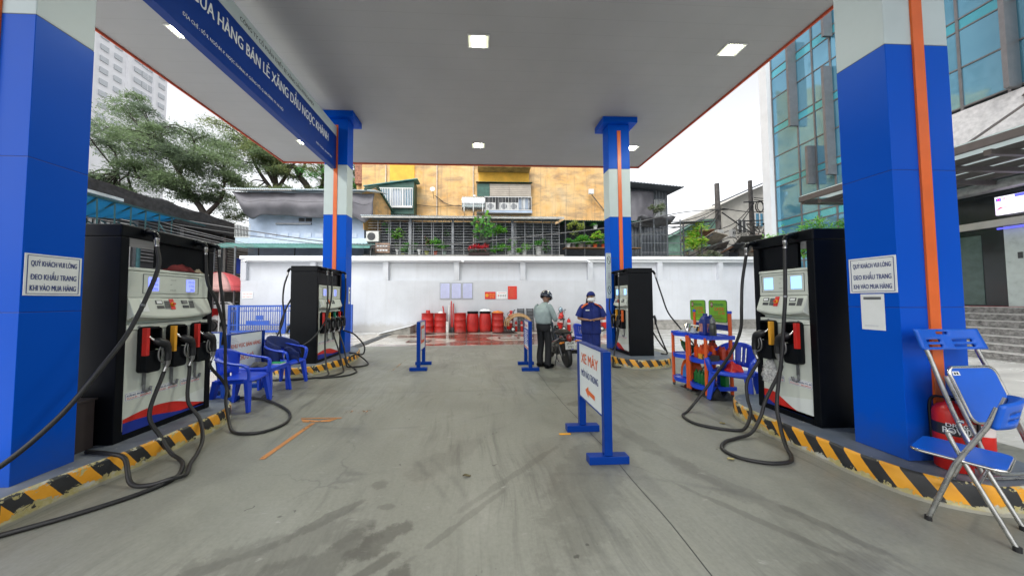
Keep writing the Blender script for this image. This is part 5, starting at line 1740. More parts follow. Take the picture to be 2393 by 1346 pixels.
# employee
t = thing('person', 'petrol station employee in navy uniform with orange shoulders and white mask', 'person', (2.66, 6.95, 0), -pi / 2 - .18, world=False)
sh = [(.0, .19, 1.30), (.0, -.19, 1.30)]
el = [(.02, .30, 1.06), (.02, -.30, 1.05)]
wr = [(.20, .07, 1.035), (.19, -.10, 1.02)]
hip = [(0, .095, .86), (0, -.095, .86)]
kn = [(.02, .11, .46), (.02, -.11, .46)]
an = [(0, .12, .09), (0, -.12, .09)]
toe = [(.15, .14, .03), (.15, -.14, .03)]
body(t, (.045, 0, 1.54), (.02, 0, 1.39), sh, el, wr, hip, kn, an, toe, [(.35, -.9, .0), (.35, .9, .05)])
UNI = M('navy uniform cloth', (.006, .02, .165), .8, var=.16, vs=6, bmp=.25, bs=25)
UNO = M('orange uniform yoke', (.55, .10, .03), .75, var=.1)
loft('uniform_shirt', [(.70, 0, .165, .225), (.80, 0, .165, .222), (.92, 0, .16, .215), (1.08, 0, .155, .21), (1.22, .0, .15, .215), (1.31, 0, .12, .205), (1.36, .01, .09, .13), (1.395, .02, .07, .078), (1.42, .02, .065, .068)], UNI, t, wr=.014, seed=4)
for k in (0, 1):
    s_ = 1 if k == 0 else -1
    g = B(); P = smooth_path([(.0, s_ * .15, 1.32), sh[k], (.01, s_ * .245, 1.20), (.015, s_ * .29, 1.09)], 5)
    g.tube(P, [.072 + .006 * i / (len(P) - 1) for i in range(len(P))], 14); g.obj('sleeve', UNI, t)
    g = B()
    g.grid(lambda u, w: (-.11 + .23 * u, s_ * (.075 + .15 * w), 1.405 - .03 * w - .05 * w * w - .9 * (u - .5) ** 2 * (.10 + .1 * w) + .004), 8, 6)
    g.obj('shoulder_yoke', UNO, t, solid=.012)
g = B(); g.tube(smooth_path([(.08, .055, 1.42), (.12, .02, 1.37), (.135, 0, 1.345), (.12, -.02, 1.37), (.08, -.055, 1.42)], 3), .012, 6, flat=.5); g.obj('collar', UNI, t)
g = B(); g.box(.15, .16, -.145, -.06, 1.235, 1.258); g.obj('name_badge', WHITE, t)
loft('trousers', [(.42, .01, .15, .20), (.55, .0, .155, .205), (.75, 0, .155, .205)], UNI, t)
for k in (0, 1):
    g = B(); g.tube([(0, hip[k][1], .80), (.01, kn[k][1], .46), (0, an[k][1], .07)], [.12, .095, .085], 14); g.obj('trouser_leg', UNI, t)
    g = B(); c = Vector(an[k]); g.tube(smooth_path([(c.x - .06, c.y, .05), (c.x + .06, c.y, .045), (c.x + .18, c.y, .032)], 3), [.042, .046, .048, .048, .046, .042, .034], 12); g.obj('shoe', BLACKP, t)
g = B()
g.grid(lambda u, w: (.035 + .104 * cos(2 * pi * u) * cos(w * pi / 2) , .096 * sin(2 * pi * u) * cos(w * pi / 2), 1.575 + .02 * (1 - w) * (-cos(2 * pi * u)) * -1 + .11 * sin(w * pi / 2)), 22, 8)
g.obj('head_scarf', UNI, t, solid=.008)
HAIR = M('black hair', (.008, .007, .007), .6, var=.2)
g = B(); g.tube(smooth_path([(-.05, -.02, 1.55), (-.085, -.05, 1.48), (-.08, -.075, 1.42), (-.06, -.085, 1.37)], 4), [.06, .055, .05, .045, .04, .036, .03, .028, .026, .022, .018, .014, .01], 10); g.obj('hair', HAIR, t)
g = B()
def mk(u, w):
    a = (u - .5) * 2.5
    bulge = .022 * cos(a) * sin(pi * w)
    return (.045 + (.096 + bulge) * cos(a), (.088 + bulge * .3) * sin(a), 1.445 + .095 * w - .012 * abs(a) * (w - .5) * 2)
g.grid(mk, 14, 8); g.obj('face_mask', PAPER, t, solid=.003)
for s_ in (-1, 1):
    g = B(); g.sphere((.122, s_ * .034, 1.562), .012, 8, 6); e_ = g.obj('eye', PAPER, t)
    g = B(); g.sphere((.131, s_ * .034, 1.562), .006, 6, 5); g.obj('pupil', INKK, e_)
    g = B(); g.tube([(.125, s_ * .018, 1.583), (.12, s_ * .05, 1.585)], .004, 5); g.obj('eyebrow', HAIR, t)
    g = B(); g.sphere((.03, s_ * .092, 1.53), .02, 8, 6, (1, .4, 1.5)); g.obj('ear', SKINM, t)
g = B(); g.tube([(.13, 0, 1.56), (.146, 0, 1.535), (.135, 0, 1.525)], [.008, .013, .008], 8); g.obj('nose', SKINM, t)

# ---------------------------------------------------------------- motorcycle seen from behind
BIKE = M('motorcycle black paint', (.012, .013, .016), .2, var=.1, coat=.7)
ENG = M('engine metal', (.12, .12, .12), .4, .7, var=.3)
TAIL = M('red tail lens', (.22, .012, .01), .15, var=.1, coat=.5)
PLATEM = M('licence plate', (.62, .64, .60), .4, var=.05)
t = thing('motorcycle', 'small black motorcycle with white number plate beside the rider', 'motorcycle', (1.99, 6.62, .0), pi / 2, world=False)
t.rotation_euler = (radians(-7), 0, pi / 2 + .05)
def wheel(x, r, w, par):
    T_ = Matrix.Translation((x, 0, r)) @ Matrix.Rotation(pi / 2, 4, 'X')
    g = B(); g.T = T_; g.lathe([(r - .05, -w * .7), (r - .03, -w), (r - .008, -w * .75), (r, 0), (r - .008, w * .75), (r - .03, w), (r - .05, w * .7)], 32); wh = g.obj('tyre', RUBBER, par)
    g = B(); g.T = T_; g.lathe([(r - .075, -w * .55), (r - .05, -w * .68), (r - .05, w * .68), (r - .075, w * .55)], 28); g.obj('rim', ENG, wh)
    g = B(); g.T = T_; g.cyl((0, 0, -.05), (0, 0, .05), .035)
    for k in range(18):
        a = k * pi / 9
        g.tube([(.03 * cos(a), .03 * sin(a), .03 * (-1) ** k), ((r - .07) * cos(a + .25 * (-1) ** k), (r - .07) * sin(a + .25 * (-1) ** k), 0)], .0025, 4)
    tag(g.obj('spokes', STEEL, wh), kind='stuff')
    return wh
wheel(0, .285, .05, t)
wheel(1.22, .285, .04, t)
g = B(); P = smooth_path([(-.30, 0, .50), (-.27, 0, .62), (-.12, 0, .68), (.05, 0, .66)], 4); g.tube(P, [.03, .045, .06, .07, .075, .08, .085, .085, .085, .085, .085, .085, .085], 12, flat=1.0); g.obj('rear_fender', BIKE, t)
g = B(); g.bar((-.31, 0, .50), (-.34, 0, .66), .19, .004, up=(1, 0, 0)); g.obj('plate_holder', BLACKP, t)
pf = FR((-.345, .11, .455), (0, -1, 0), Vector((-.17, 0, 1)))
g = B(); pf.box(g, 0, .22, 0, .17, 0, .004); pl = g.obj('number_plate', PLATEM, t)
for s_, z, w_ in (('59-U4', .10, .15), ('7721', .02, .12)):
    o = text(s_, pf.p(.11 - w_ / 2, z, .004), pf.U, pf.V, w_, .05, INKK, None, .03); o.parent = pl
g = B(); g.tube(smooth_path([(-.33, 0, .70), (-.20, 0, .76), (.05, 0, .78), (.3, 0, .74), (.55, 0, .72)], 4), [.05, .075, .09, .10, .105, .11, .115, .12, .12, .12, .12, .11, .10, .09, .08, .07, .05], 14, flat=.55); g.obj('seat', M('seat vinyl', (.014, .014, .014), .55, var=.15), t)
for s_ in (-1, 1):
    g = B(); g.tube(smooth_path([(-.30, s_ * .03, .66), (-.2, s_ * .12, .66), (.1, s_ * .14, .58), (.4, s_ * .12, .5), (.55, s_ * .08, .45)], 4), [.03, .04, .05, .06, .065, .07, .075, .08, .085, .085, .08, .08, .07, .06, .05, .04, .03], 10, flat=.6); g.obj('side_panel', BIKE, t)
    g = B(); g.cyl((-.02, s_ * .105, .24), (.06, s_ * .125, .58), .018); g.cyl((-.01, s_ * .105, .28), (.045, s_ * .12, .50), .03); g.obj('rear_shock', ENG, t)
    g = B(); g.bar((0, s_ * .075, .285), (.42, s_ * .06, .33), .03, .05); g.obj('swing_arm', DARKM, t)
    g = B(); g.cyl((-.30, s_ * .11, .60), (-.31, s_ * .16, .60), .02, .02); g.sphere((-.33, s_ * .185, .60), .032, 10, 8, (1, 1.2, .8)); g.obj('indicator', M('amber lens', (.5, .16, .02), .2, var=.05), t)
    g = B(); g.tube([(.30, s_ * .09, .30), (.30, s_ * .24, .30)], .018, 8); g.obj('foot_peg', RUBBER, t)
    g = B(); g.tube([(1.0, s_ * .07, .85), (1.15, s_ * .07, .5), (1.22, s_ * .07, .285)], .022, 8); g.obj('fork_leg', ENG, t)
    g = B(); g.tube(smooth_path([(.93, s_ * .05, .93), (.92, s_ * .16, .98), (.83, s_ * .30, .97)], 3), .013, 8); hb = g.obj('handlebar', CHROME, t)
    g = B(); g.cyl((.87, s_ * .24, .975), (.80, s_ * .35, .965), .018); g.obj('grip', RUBBER, hb)
    g = B(); g.tube(smooth_path([(.90, s_ * .20, .98), (.90, s_ * .24, 1.08), (.88, s_ * .29, 1.16)], 3), .006, 6); g.obj('mirror_arm', CHROME, t)
    g = B(); g.T = Matrix.Translation((.87, s_ * .30, 1.21)); g.sphere((0, 0, 0), 1, 16, 10, (.018, .055, .075)); mr = g.obj('mirror', BLACKP, t)
    g = B(); g.T = Matrix.Translation((.851, s_ * .30, 1.21)); g.sphere((0, 0, 0), 1, 16, 8, (.006, .047, .066)); g.obj('mirror_glass', M('mirror glass', (.55, .72, .80), .08, .6, var=.03), mr)
g = B(); g.tube(smooth_path([(-.31, 0, .655), (-.345, 0, .685), (-.30, 0, .72)], 3), [.04, .05, .06, .062, .06, .05, .03], 14, flat=1.5); g.obj('tail_light', TAIL, t)
g = B(); g.tube(smooth_path([(-.05, -.12, .74), (-.28, -.11, .79), (-.36, 0, .80), (-.28, .11, .79), (-.05, .12, .74)], 5), .012, 8); g.obj('grab_rail', BLACKP, t)
g = B(); g.box(.35, .75, -.12, .12, .22, .42); g.cyl((.55, -.15, .32), (.55, .15, .32), .09); g.obj('engine', ENG, t, bevel=.02)
g = B(); g.tube(smooth_path([(.6, -.1, .25), (.45, -.16, .2), (.2, -.18, .25), (.05, -.19, .30)], 4), .02, 8); g.cyl((.12, -.19, .29), (-.28, -.21, .36), .045, .05, 16); g.obj('exhaust', ENG, t)
g = B(); g.cyl((-.281, -.21, .36), (-.30, -.211, .363), .03, .028); g.obj('exhaust_tip', INKK, t)
for s_ in (-1, 1):
    g = B(); g.grid(lambda u, w: (.80 + .18 * w + .04 * sin(pi * u), s_ * (.04 + .17 * u), .30 + .52 * w), 6, 8); g.obj('leg_shield', BIKE, t, solid=.015)
g = B(); g.tube([(.78, 0, .45), (.90, 0, .70), (1.0, 0, .92), (1.0, 0, 1.0)], [.07, .08, .10, .06], 12); g.obj('front_cowl', BIKE, t)
g = B(); g.sphere((1.08, 0, .92), .08, 14, 10, (.6, 1.1, .9)); g.obj('headlight', CHROME, t)
g = B(); g.grid(lambda u, w: (1.22 + .31 * cos(.3 + u * 2.2), (w - .5) * .11, .285 + .31 * sin(.3 + u * 2.2)), 12, 3); g.obj('front_fender', BIKE, t, solid=.006)
g = B(); g.tube([(.35, .08, .28), (.22, .22, .03)], .012, 7); g.tube([(.22, .22, .03), (.15, .23, .015)], .016, 6); g.obj('side_stand', DARKM, t)
g = B(); g.tube([(.45, .08, .30), (.40, .10, .12), (.22, .12, .10)], .012, 7); g.obj('centre_stand', DARKM, t)
# ---------------------------------------------------------------- perimeter wall
WY = 14.42
w0, w1 = -11.1, 15.3
wl = thing('perimeter_wall', 'long white rendered wall with sunk panels behind the forecourt', 'wall', (2, WY, 0))
B().box(w0, w1, WY + .16, WY + .28, 0, 3.50).obj('panel_face', WALLW, wl)
B().box(w0, w1, WY, WY + .158, .0, 2.44).obj('lower_face', WALLW, wl)
g = B(); g.box(w0 - .01, w1, WY - .02, WY + .29, 3.33, 3.44); g.obj('frieze', WALLT, wl, bevel=.008)
g = B(); g.box(w0 - .03, w1, WY - .09, WY + .36, 3.445, 3.60); g.obj('coping', WALLT, wl, bevel=.012)
for x in (-11.0, -7.82, -4.42, -1.035, 2.19, 5.54, 9.07, 12.2, 15.1):
    B().box(x - .125, x + .125, WY - .0, WY + .158, 2.445, 3.328).obj('pier', WALLW, wl)
pl = B().box(5.0, w1, WY - .12, WY - .002, 0, .26).obj('plinth', CONC, wl)
B().box(8.2, w1, WY - .05, WY - .002, .262, .47).obj('plinth_band', CONC, wl)
def pipe_bracket(x, z=3.40):
    t = thing('wall_camera', {-10.8: 'small white camera at the left end of the wall coping', -7.0: 'small white camera on the wall coping behind the left far pump', -.76: 'small white camera on the wall coping below the red flowers', 5.35: 'small white camera on the wall coping near the right far column'}[x], 'camera', (x, WY - .1, z), group='white cameras on the wall coping')
    g = B(); g.cyl((x, WY - .09, z), (x, WY - .2, z - .03), .03, .03); g.cyl((x - .02, WY - .2, z - .05), (x + .09, WY - .24, z - .11), .045, .045, 12); g.obj('housing', WALLT, t)
    g = B(); g.cyl((x + .09, WY - .24, z - .11), (x + .096, WY - .242, z - .112), .032, .03, 12); g.obj('lens', KEYD, t)
for x in (-10.8, -7.0, -.76, 5.35):
    pipe_bracket(x)
# long pale pipe under the coping
g = B(); g.cyl((-10.8, WY - .12, 3.40), (5.3, WY - .12, 3.40), .035); tag(g.obj('cable_pipe', WALLT), 'long white conduit pipe running along the wall coping', 'pipe')

def notice(label, x0, x1, z0, z1, mat, lines, nm='wall_notice', group=None, frame=None, lm=INKG, extra=None):
    f = FR((x0, WY - .012, z0), (1, 0, 0))
    w, h = x1 - x0, z1 - z0
    t = thing(nm, label, 'notice', (x0, WY - .01, z0), group=group)
    g = B(); f.box(g, 0, w, 0, h, -.009, .012); g.obj('board', frame or mat, t, bevel=.004)
    if frame:
        g = B(); f.box(g, .04, w - .04, .05, h - .05, .0125, .014); g.obj('sheet', mat, t)
    if lines:
        g = B()
        n = lines
        for k in range(n):
            z = .09 + (h - .26) * k / max(1, n - 1)
            f.box(g, .08, w - .08 - .06 * ((k * 7) % 3), z, z + .006, .0145, .016)
        f.box(g, w * .28, w * .78, h - .115, h - .10, .0145, .016)
        f.box(g, .06, .10, h - .13, h - .08, .0145, .016)
        tag(g.obj('text_lines', lm, t), kind='stuff')
    if extra: extra(f, t, w, h)
FRM = M('notice frame pale', (.34, .36, .40), .4, var=.05)
SHV = M('notice sheet', (.50, .53, .78), .4, var=.04)
notice('framed rules notice on the wall, leftmost of the three pale sheets', -1.84, -1.33, 1.53, 2.33, SHV, 22, frame=FRM, group='three framed rule sheets')
notice('framed rules notice on the wall, middle of the three pale sheets', -1.30, -.79, 1.53, 2.33, SHV, 22, frame=FRM, group='three framed rule sheets')
notice('framed rules notice on the wall, rightmost of the three pale sheets', -.76, -.25, 1.53, 2.33, SHV, 22, frame=FRM, group='three framed rule sheets')
def fire(f, t, w, h):
    g = B(); c = f.p(.10, .18, .0125); g.cyl(c, c + f.N * .002, .08, .08, 20); g.obj('yellow_disc', YELLOWP, t)
    g = B(); g.bar(f.p(.06, .22, .016), f.p(.14, .14, .016), .02, .002); g.bar(f.p(.08, .15, .016), f.p(.1, .22, .016), .015, .002); g.obj('flame_mark', REDP, t)
    text('CẤM LỬA', f.p(.20, .19, .0125), f.U, f.V, .28, .10, YELLOWP, t, .03)
    text('NO FIRE', f.p(.24, .06, .0125), f.U, f.V, .2, .06, YELLOWP, t, .03)
    g = B(); f.box(g, .2, .48, .155, .162, .0125, .014); g.obj('rule', YELLOWP, t)
notice('red and yellow CẤM LỬA no fire sign on the wall', .33, .845, 1.53, 1.88, M('sign red', (.62, .035, .02), .45, var=.05), 0, extra=fire)
def icons(f, t, w, h):
    for k in range(5):
        g = B(); c = f.p(.08 + .085 * k, .17, .0125)
        g.cyl(c, c + f.N * .002, .034 if k == 0 else .022, .03, 10); g.obj('icon', REDP if k == 0 else INKK, t)
    g = B(); f.box(g, .07, w - .07, .29, .305, .0125, .0135); g.obj('red_line', REDP, t)
    g = B()
    for k in range(4): f.box(g, .05 + .11 * k, .12 + .11 * k, .07, .085, .0125, .0135)
    tag(g.obj('small_print', INKB, t), kind='stuff')
notice('white sign with round icons beside the red no fire sign', .905, 1.40, 1.53, 1.88, PAPER, 0, extra=icons)
notice('tall red notice, rightmost on the white wall', 1.45, 1.885, 1.52, 2.15, MATS['sign red'], 14, lm=M('sign orange text', (.7, .2, .1), .5, var=0))
def ruled(f, t, w, h):
    for k, s_ in enumerate(('CHÚ Ý QUAN SÁT', 'CHÚ Ý AN TOÀN')):
        text(s_, f.p(.03, .06 + .14 * k, .0125), f.U, f.V, w - .06, .07, INKR, t, .03)
notice('small white sign with two red lines at the left end of the wall', -11.0, -10.52, 1.59, 1.91, PAPER, 0, extra=ruled)

# ---------------------------------------------------------------- drums and clutter along the wall
def steel_drum(label, x, y=14.0, z=0, top=None):
    t = thing('steel_drum', label, 'drum', (x, y, z), 0, group='red steel drums along the wall', world=False)
    r, h = .285, .88
    pr = [(r - .01, 0), (r, .006), (r, .02), (r - .008, .03)]
    for zc in (.30, .58):
        pr += [(r - .008, zc - .03), (r + .004, zc - .008), (r + .004, zc + .008), (r - .008, zc + .03)]
    pr += [(r - .008, h - .03), (r + .002, h - .02), (r + .002, h), (r - .015, h), (r - .015, h - .02), (.001, h - .02)]
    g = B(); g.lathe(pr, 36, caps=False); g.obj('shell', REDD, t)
    g = B(); g.lathe([(r - .002, h - .012), (r + .006, h - .006), (r + .004, h + .004), (r - .01, h + .004)], 36, caps=False); g.obj('rim', M('drum rim', (.25, .02, .015), .5, var=.2), t)
    g = B(); g.cyl((.15, 0, h - .019), (.15, 0, h - .005), .03, .03, 12); g.obj('bung', GREYM, t)
    return t
def plastic_drum(label, x, y=14.0):
    t = thing('plastic_drum', label, 'drum', (x, y, 0), 0, group='red plastic drums with black lid rings', world=False)
    pr = [(.235, 0), (.25, .02), (.275, .15), (.285, .4), (.28, .65), (.255, .80), (.235, .88)]
    g = B(); g.lathe(pr, 36, caps=True); g.obj('shell', REDD, t)
    g = B(); g.lathe([(.24, .86), (.262, .87), (.262, .955), (.25, .96), (.001, .962)], 36, caps=False); g.obj('lid_ring', BLACKP, t)
    return t
steel_drum('red steel drum at the left end with a smaller can on top', -2.34)
steel_drum('red steel drum with a pale lid beside the leaning poles', -1.76)
steel_drum('red steel drum just right of the leaning poles', -.84)
plastic_drum('red plastic drum with clean black lid ring', -.25)
plastic_drum('red plastic drum with crumpled white sheet on top', .33)
steel_drum('red steel drum with orange bundle on top, rightmost', .915)
g = B(); g.lathe([(.10, 0), (.10, .13), (.085, .14), (.001, .14)], 20, (-2.32, 13.98, .885)); tag(g.obj('red_can', REDD), 'small red can standing on the leftmost drum', 'can')
g = B(); g.lathe([(.12, 0), (.11, .05), (.05, .08), (.001, .085)], 20, (-1.74, 13.98, .885)); tag(g.obj('dome_cover', PAPER), 'pale dome cover on the second drum', 'cover')
tag(crumple((.33, 13.98, .965), .27, .2, .14, 51).obj('white_sheet', PAPER, solid=.003), 'crumpled white sheet on a red plastic drum', 'sheet')
tag(crumple((.915, 13.98, .885), .26, .2, .13, 57).obj('orange_bundle', M('orange cloth', (.7, .2, .03), .7, var=.2)), 'orange bundle on the rightmost steel drum', 'bundle')
for (x0, z1, x1, c, lb) in ((-1.68, 1.2, -1.44, REDD, 'thin red pole leaning left beside the second drum'), (-1.38, 1.24, -1.39, FRAMEW, 'white pole standing between the drums'), (-1.28, 1.44, -1.25, REDD, 'tallest red pole between the drums'), (-1.18, 1.32, -1.19, REDD, 'shorter red pole right of the tallest one')):
    g = B(); g.cyl((x1, 13.95, .0), (x0, 14.33, z1), .028); tag(g.obj('leaning_pole', c), lb, 'pole', 'poles leaning on the wall')
tag(crumple((-1.16, 13.95, 0), .14, .12, .34, 61).obj('black_broom_head', RUBBER), 'black bundle at the foot of the leaning poles', 'bundle')
g = B(); g.bar((-1.42, 13.9, 0), (-1.42, 13.9, .5), .12, .1); tag(g.obj('white_canister', FRAMEW, bevel=.01), 'white canister at the foot of the leaning poles', 'canister')
for x, lb in ((1.20, 'dark thin bar leaning beside the rightmost drum'), (1.32, 'second dark thin bar leaning beside the rightmost drum')):
    g = B(); g.cyl((x + .12, 13.85, .01), (x - .08, 14.33, .7), .018); tag(g.obj('leaning_bar', DARKM), lb, 'bar', 'dark bars leaning on the wall')
for x, lb in ((2.06, 'dark grey slatted rack leaning on the wall behind the beige hose'), (2.50, 'dark grey slatted rack leaning on the wall left of the rider')):
    t = thing('slatted_rack', lb, 'rack', (x, 14.3, 0), group='dark slatted racks by the wall')
    for s_ in (-1, 1):
        g = B(); g.bar((x + s_ * .15, 14.15, 0), (x + s_ * .15, 14.38, 1.07), .035, .035); g.obj('side_rail', DARKM, t)
    for k in range(15):
        z = .08 + k * .068
        g = B(); g.bar((x - .165, 14.15 + .215 * z - .02, z), (x + .165, 14.15 + .215 * z - .02, z), .014, .042); g.obj('slat', DARKM, t)
g = B()
for k, (rx, rz_, cx_) in enumerate(((.62, .46, 1.85), (.56, .40, 1.88), (.5, .36, 1.9))):
    g.tube([(cx_ + rx * cos(a), 13.85 - .05 * k, .38 + rz_ * sin(a)) for a in [-.25 + i * (pi + .5) / 20 for i in range(21)]], .032, 8)
g.obj('x', M('beige hose', (.48, .30, .14), .5, var=.15)).name = 'beige_hose'
tag(bpy.data.objects['beige_hose'], 'thick beige hose coiled in arcs over the racks by the wall', 'hose')
# manhole covers
COV = M('iron cover', (.05, .035, .03), .45, .4, var=.4, vs=8, bmp=.5, bs=30)
for x, y, r, lb in ((-2.3, 13.3, .42, 'round dark manhole cover in front of the left drums'), (1.2, 13.45, .56, 'round dark manhole cover in front of the right drums')):
    t = thing('manhole_cover', lb, 'manhole cover', (x, y, 0), group='round tank covers in the yard', world=False)
    g = B(); g.lathe([(r + .1, -.004), (r + .09, .012), (r + .02, .014), (r + .015, .004)], 40, caps=False); g.obj('collar', M('cover collar', (.35, .30, .26), .5, var=.2), t)
    g = B(); g.lathe([(.001, .012), (r, .012), (r, -.004)], 40, caps=False); g.obj('lid', COV, t)
for x, y, w, d, lb in ((1.2, 11.72, .40, .26, 'rectangular tank hatch outlined in dark red, right'), (-2.15, 11.0, .42, .25, 'rectangular tank hatch with grey lid, left')):
    t = thing('tank_hatch', lb, 'hatch', (x, y, 0))
    g = B(); g.box(x - w, x + w, y - d, y - d + .07, -.004, .01); g.box(x - w, x + w, y + d - .07, y + d, -.004, .01); g.box(x - w, x - w + .07, y - d + .071, y + d - .071, -.004, .01); g.box(x + w - .07, x + w, y - d + .071, y + d - .071, -.004, .01)
    g.obj('frame', M('hatch dark red', (.12, .03, .025), .5, var=.2), t)
    g = B(); g.box(x - w + .075, x + w - .075, y - d + .075, y + d - .075, -.004, .006); g.obj('lid', CONC if x < 0 else M('cover collar2', (.5, .46, .42), .5, var=.1), t)
# low ramp against the wall and slot drain
t = thing('concrete_ramp', 'low wedge of grey concrete rising towards the drums', 'ramp', (-3.6, 13.8, 0))
g = B(); g.prism([(-4.35, 0), (-3.0, .0), (-3.0, .34)], 13.35, 14.4, 'xz'); g.obj('wedge', CONC, t)
g = B(); g.prism([(-4.4, .004), (-2.95, .352), (-2.95, .365), (-4.4, .02)], 13.30, 14.41, 'xz'); g.obj('pale_top', WALLT, t)
t = thing('slot_drain', 'long dark grated drain running back beside the left far column', 'drain', (-4.0, 11, 0))
g = B(); g.box(-4.12, -3.78, 8.2, 13.3, -.004, .004); g.obj('channel', DARKM, t)
GR = M('grate grey', (.14, .145, .15), .45, .4, var=.3)
g0 = B(); g0.box(-4.11, -3.79, 0, .26, .0055, .012)
for k in range(6):
    g0.box(-4.09 + k * .05, -4.075 + k * .05, .02, .24, .0125, .018)
first = None
for k in range(18):
    if first is None:
        first = g0.obj('grate', GR, t); first.location.y += 8.22
    else:
        c = first.copy(); COL.objects.link(c); c.location.y = 8.22 + k * .282

# ---------------------------------------------------------------- blue gate at the left
GB_ = M('gate blue paint', (.015, .07, .36), .45, var=.12)
t = thing('sliding_gate', 'low blue barred metal gate before the left end of the wall', 'gate', (-9.5, 13.6, 0))
gx0, gx1 = -10.9, -5.65
for z0, z1 in ((1.22, 1.30), (.42, .46), (.10, .20), (1.02, 1.05)):
    B().box(gx0, gx1, 13.58, 13.63, z0, z1).obj('rail', GB_, t)
for x in (gx0, -10.55, -8.65, -8.55, -6.6, gx1):
    B().box(x - .05, x + .05, 13.56, 13.65, .04, 1.31).obj('upright', GB_, t)
g0 = B(); g0.box(-.011, .011, 13.595, 13.617, .2, 1.22)
fb = g0.obj('bar', GB_, t)
n_ = 0
x = gx0 + .13
while x < gx1 - .05:
    if n_ == 0:
        fb.location.x = x
    else:
        c = fb.copy(); COL.objects.link(c); c.location.x = x
    n_ += 1
    x += .095
for k in range(22):
    xx = gx0 + .35 + k * .28
    if xx > gx1 - .1: break
    g = B(); g.tube([(xx + .05 * cos(a), 13.606, 1.10 + .05 * sin(a)) for a in [i * pi / 5 for i in range(10)]], .008, 5, closed=True); g.obj('scroll_ring', GB_, t)
B().box(-10.2, -9.2, 13.59, 13.62, .46, .62).obj('low_sheet', GB_, t)
g = B(); g.box(-9.75, -9.45, 13.56, 13.579, .65, .85); g.obj('lock_plate', GB_, t)
for x in (-8.9, -8.4, gx0 + .3):
    g = B(); g.cyl((x - .02, 13.55, .05), (x - .02, 13.66, .05), .05); g.obj('castor', GREYM, t)
# ---------------------------------------------------------------- foliage helpers
def leafmat(name, c, var=.35):
    m, n, p, o = nodes_of(name)
    v = coord(n)
    f = noi(n, v, 1.1, 3, .6)
    f2 = noi(n, v, 11, 3, .6)
    a = ramp(n, f, [(.3, tuple(x * (1 - var) for x in c)), (.7, tuple(min(1, x * (1 + var)) for x in c))])
    n.links.new(mix(n, mth(n, 'MULTIPLY', f2, .5), a, tuple(min(1, x * 1.8) for x in c)), p.inputs['Base Color'])
    p.inputs['Roughness'].default_value = .55
    p.inputs['Subsurface Weight'].default_value = 0
    tr = nd(n, 'ShaderNodeBsdfTranslucent', {'Color': c4(tuple(min(1, x * 2.6) for x in c))})
    mx = nd(n, 'ShaderNodeMixShader', {0: .5})
    n.links.new(p.outputs[0], mx.inputs[1]); n.links.new(tr.outputs[0], mx.inputs[2])
    n.links.new(mx.outputs[0], o.inputs[0])
    return m
FOL = [leafmat('foliage grey green', (.105, .145, .075)), leafmat('foliage olive', (.12, .145, .06)), leafmat('foliage dark', (.07, .095, .06)),
       leafmat('foliage bright', (.14, .32, .04)), leafmat('foliage yellow green', (.28, .32, .05)), leafmat('foliage mid', (.07, .2, .045))]
def leaves(b, cs, n, size, flat=.55, rnd=random, droop=.25, asp=.42):
    """leaf faces spread through clumps cs = [(centre, radius)]; denser at their upper skin"""
    for _ in range(n):
        c, r = rnd.choice(cs)
        a, q = rnd.uniform(0, 2 * pi), rnd.gauss(0, .42)
        d = Vector((cos(a), sin(a), 0)) * r * min(1.25, abs(q) + rnd.random() * .75)
        z = rnd.gauss(.05, .38) * r * flat - d.length ** 2 / max(.01, r) * droop
        p = Vector(c) + d + Vector((0, 0, z))
        s_ = size * rnd.uniform(.55, 1.35)
        t1 = Vector((rnd.gauss(0, 1), rnd.gauss(0, 1), rnd.gauss(-.15, .5))).normalized()
        t2 = t1.cross(Vector((rnd.gauss(0, .6), rnd.gauss(0, .6), 1))).normalized()
        u, w = t1 * s_, t2 * s_ * asp
        b.v += [tuple(p - u * .9), tuple(p + w * .5), tuple(p + u), tuple(p - w * .5)]
        k = len(b.v) - 4
        b.f.append((k, k + 1, k + 2, k + 3)); b.mi.append(b.cur); b.sm.append(False)
def limb(b, pts, r0, r1, n=8):
    P = smooth_path(pts, 5)
    b.tube(P, [r0 + (r1 - r0) * (i / (len(P) - 1)) ** .8 for i in range(len(P))], n)
def tree(label, base, limbs, clumps, nleaf, size, mats, trunk_r=.28, seed=1, group='street trees beyond the wall', asp=.42, nm='broadleaf_tree'):
    rnd = random.Random(seed)
    t = thing(nm, label, 'tree', base, group=group)
    b = B()
    for L in limbs:
        limb(b, L[0], L[1], L[2])
    # twigs from the nearest limb point to the clumps
    ends = [Vector(p) for L in limbs for p in smooth_path(L[0], 4)[1:]]
    for c, r in clumps:
        e = min(ends, key=lambda q: (q - Vector(c)).length)
        m_ = (e + Vector(c)) / 2 + Vector((rnd.gauss(0, .2), rnd.gauss(0, .2), rnd.gauss(.1, .2)))
        limb(b, [e, m_, Vector(c)], trunk_r * .22, trunk_r * .06, 5)
        for _ in range(3):
            limb(b, [Vector(c), Vector(c) + Vector((rnd.gauss(0, .6), rnd.gauss(0, .6), rnd.gauss(0, .2))) * r], trunk_r * .07, trunk_r * .03, 4)
    b.obj('trunk', BARK, t, recalc=False)
    b = B()
    k = len(mats)
    for i in range(k):
        b.cur = i
        leaves(b, clumps[i::k] if len(clumps) > k else clumps, nleaf // k, size, rnd=rnd, asp=asp)
    b.obj('crown', mats, t, recalc=False)
    return t
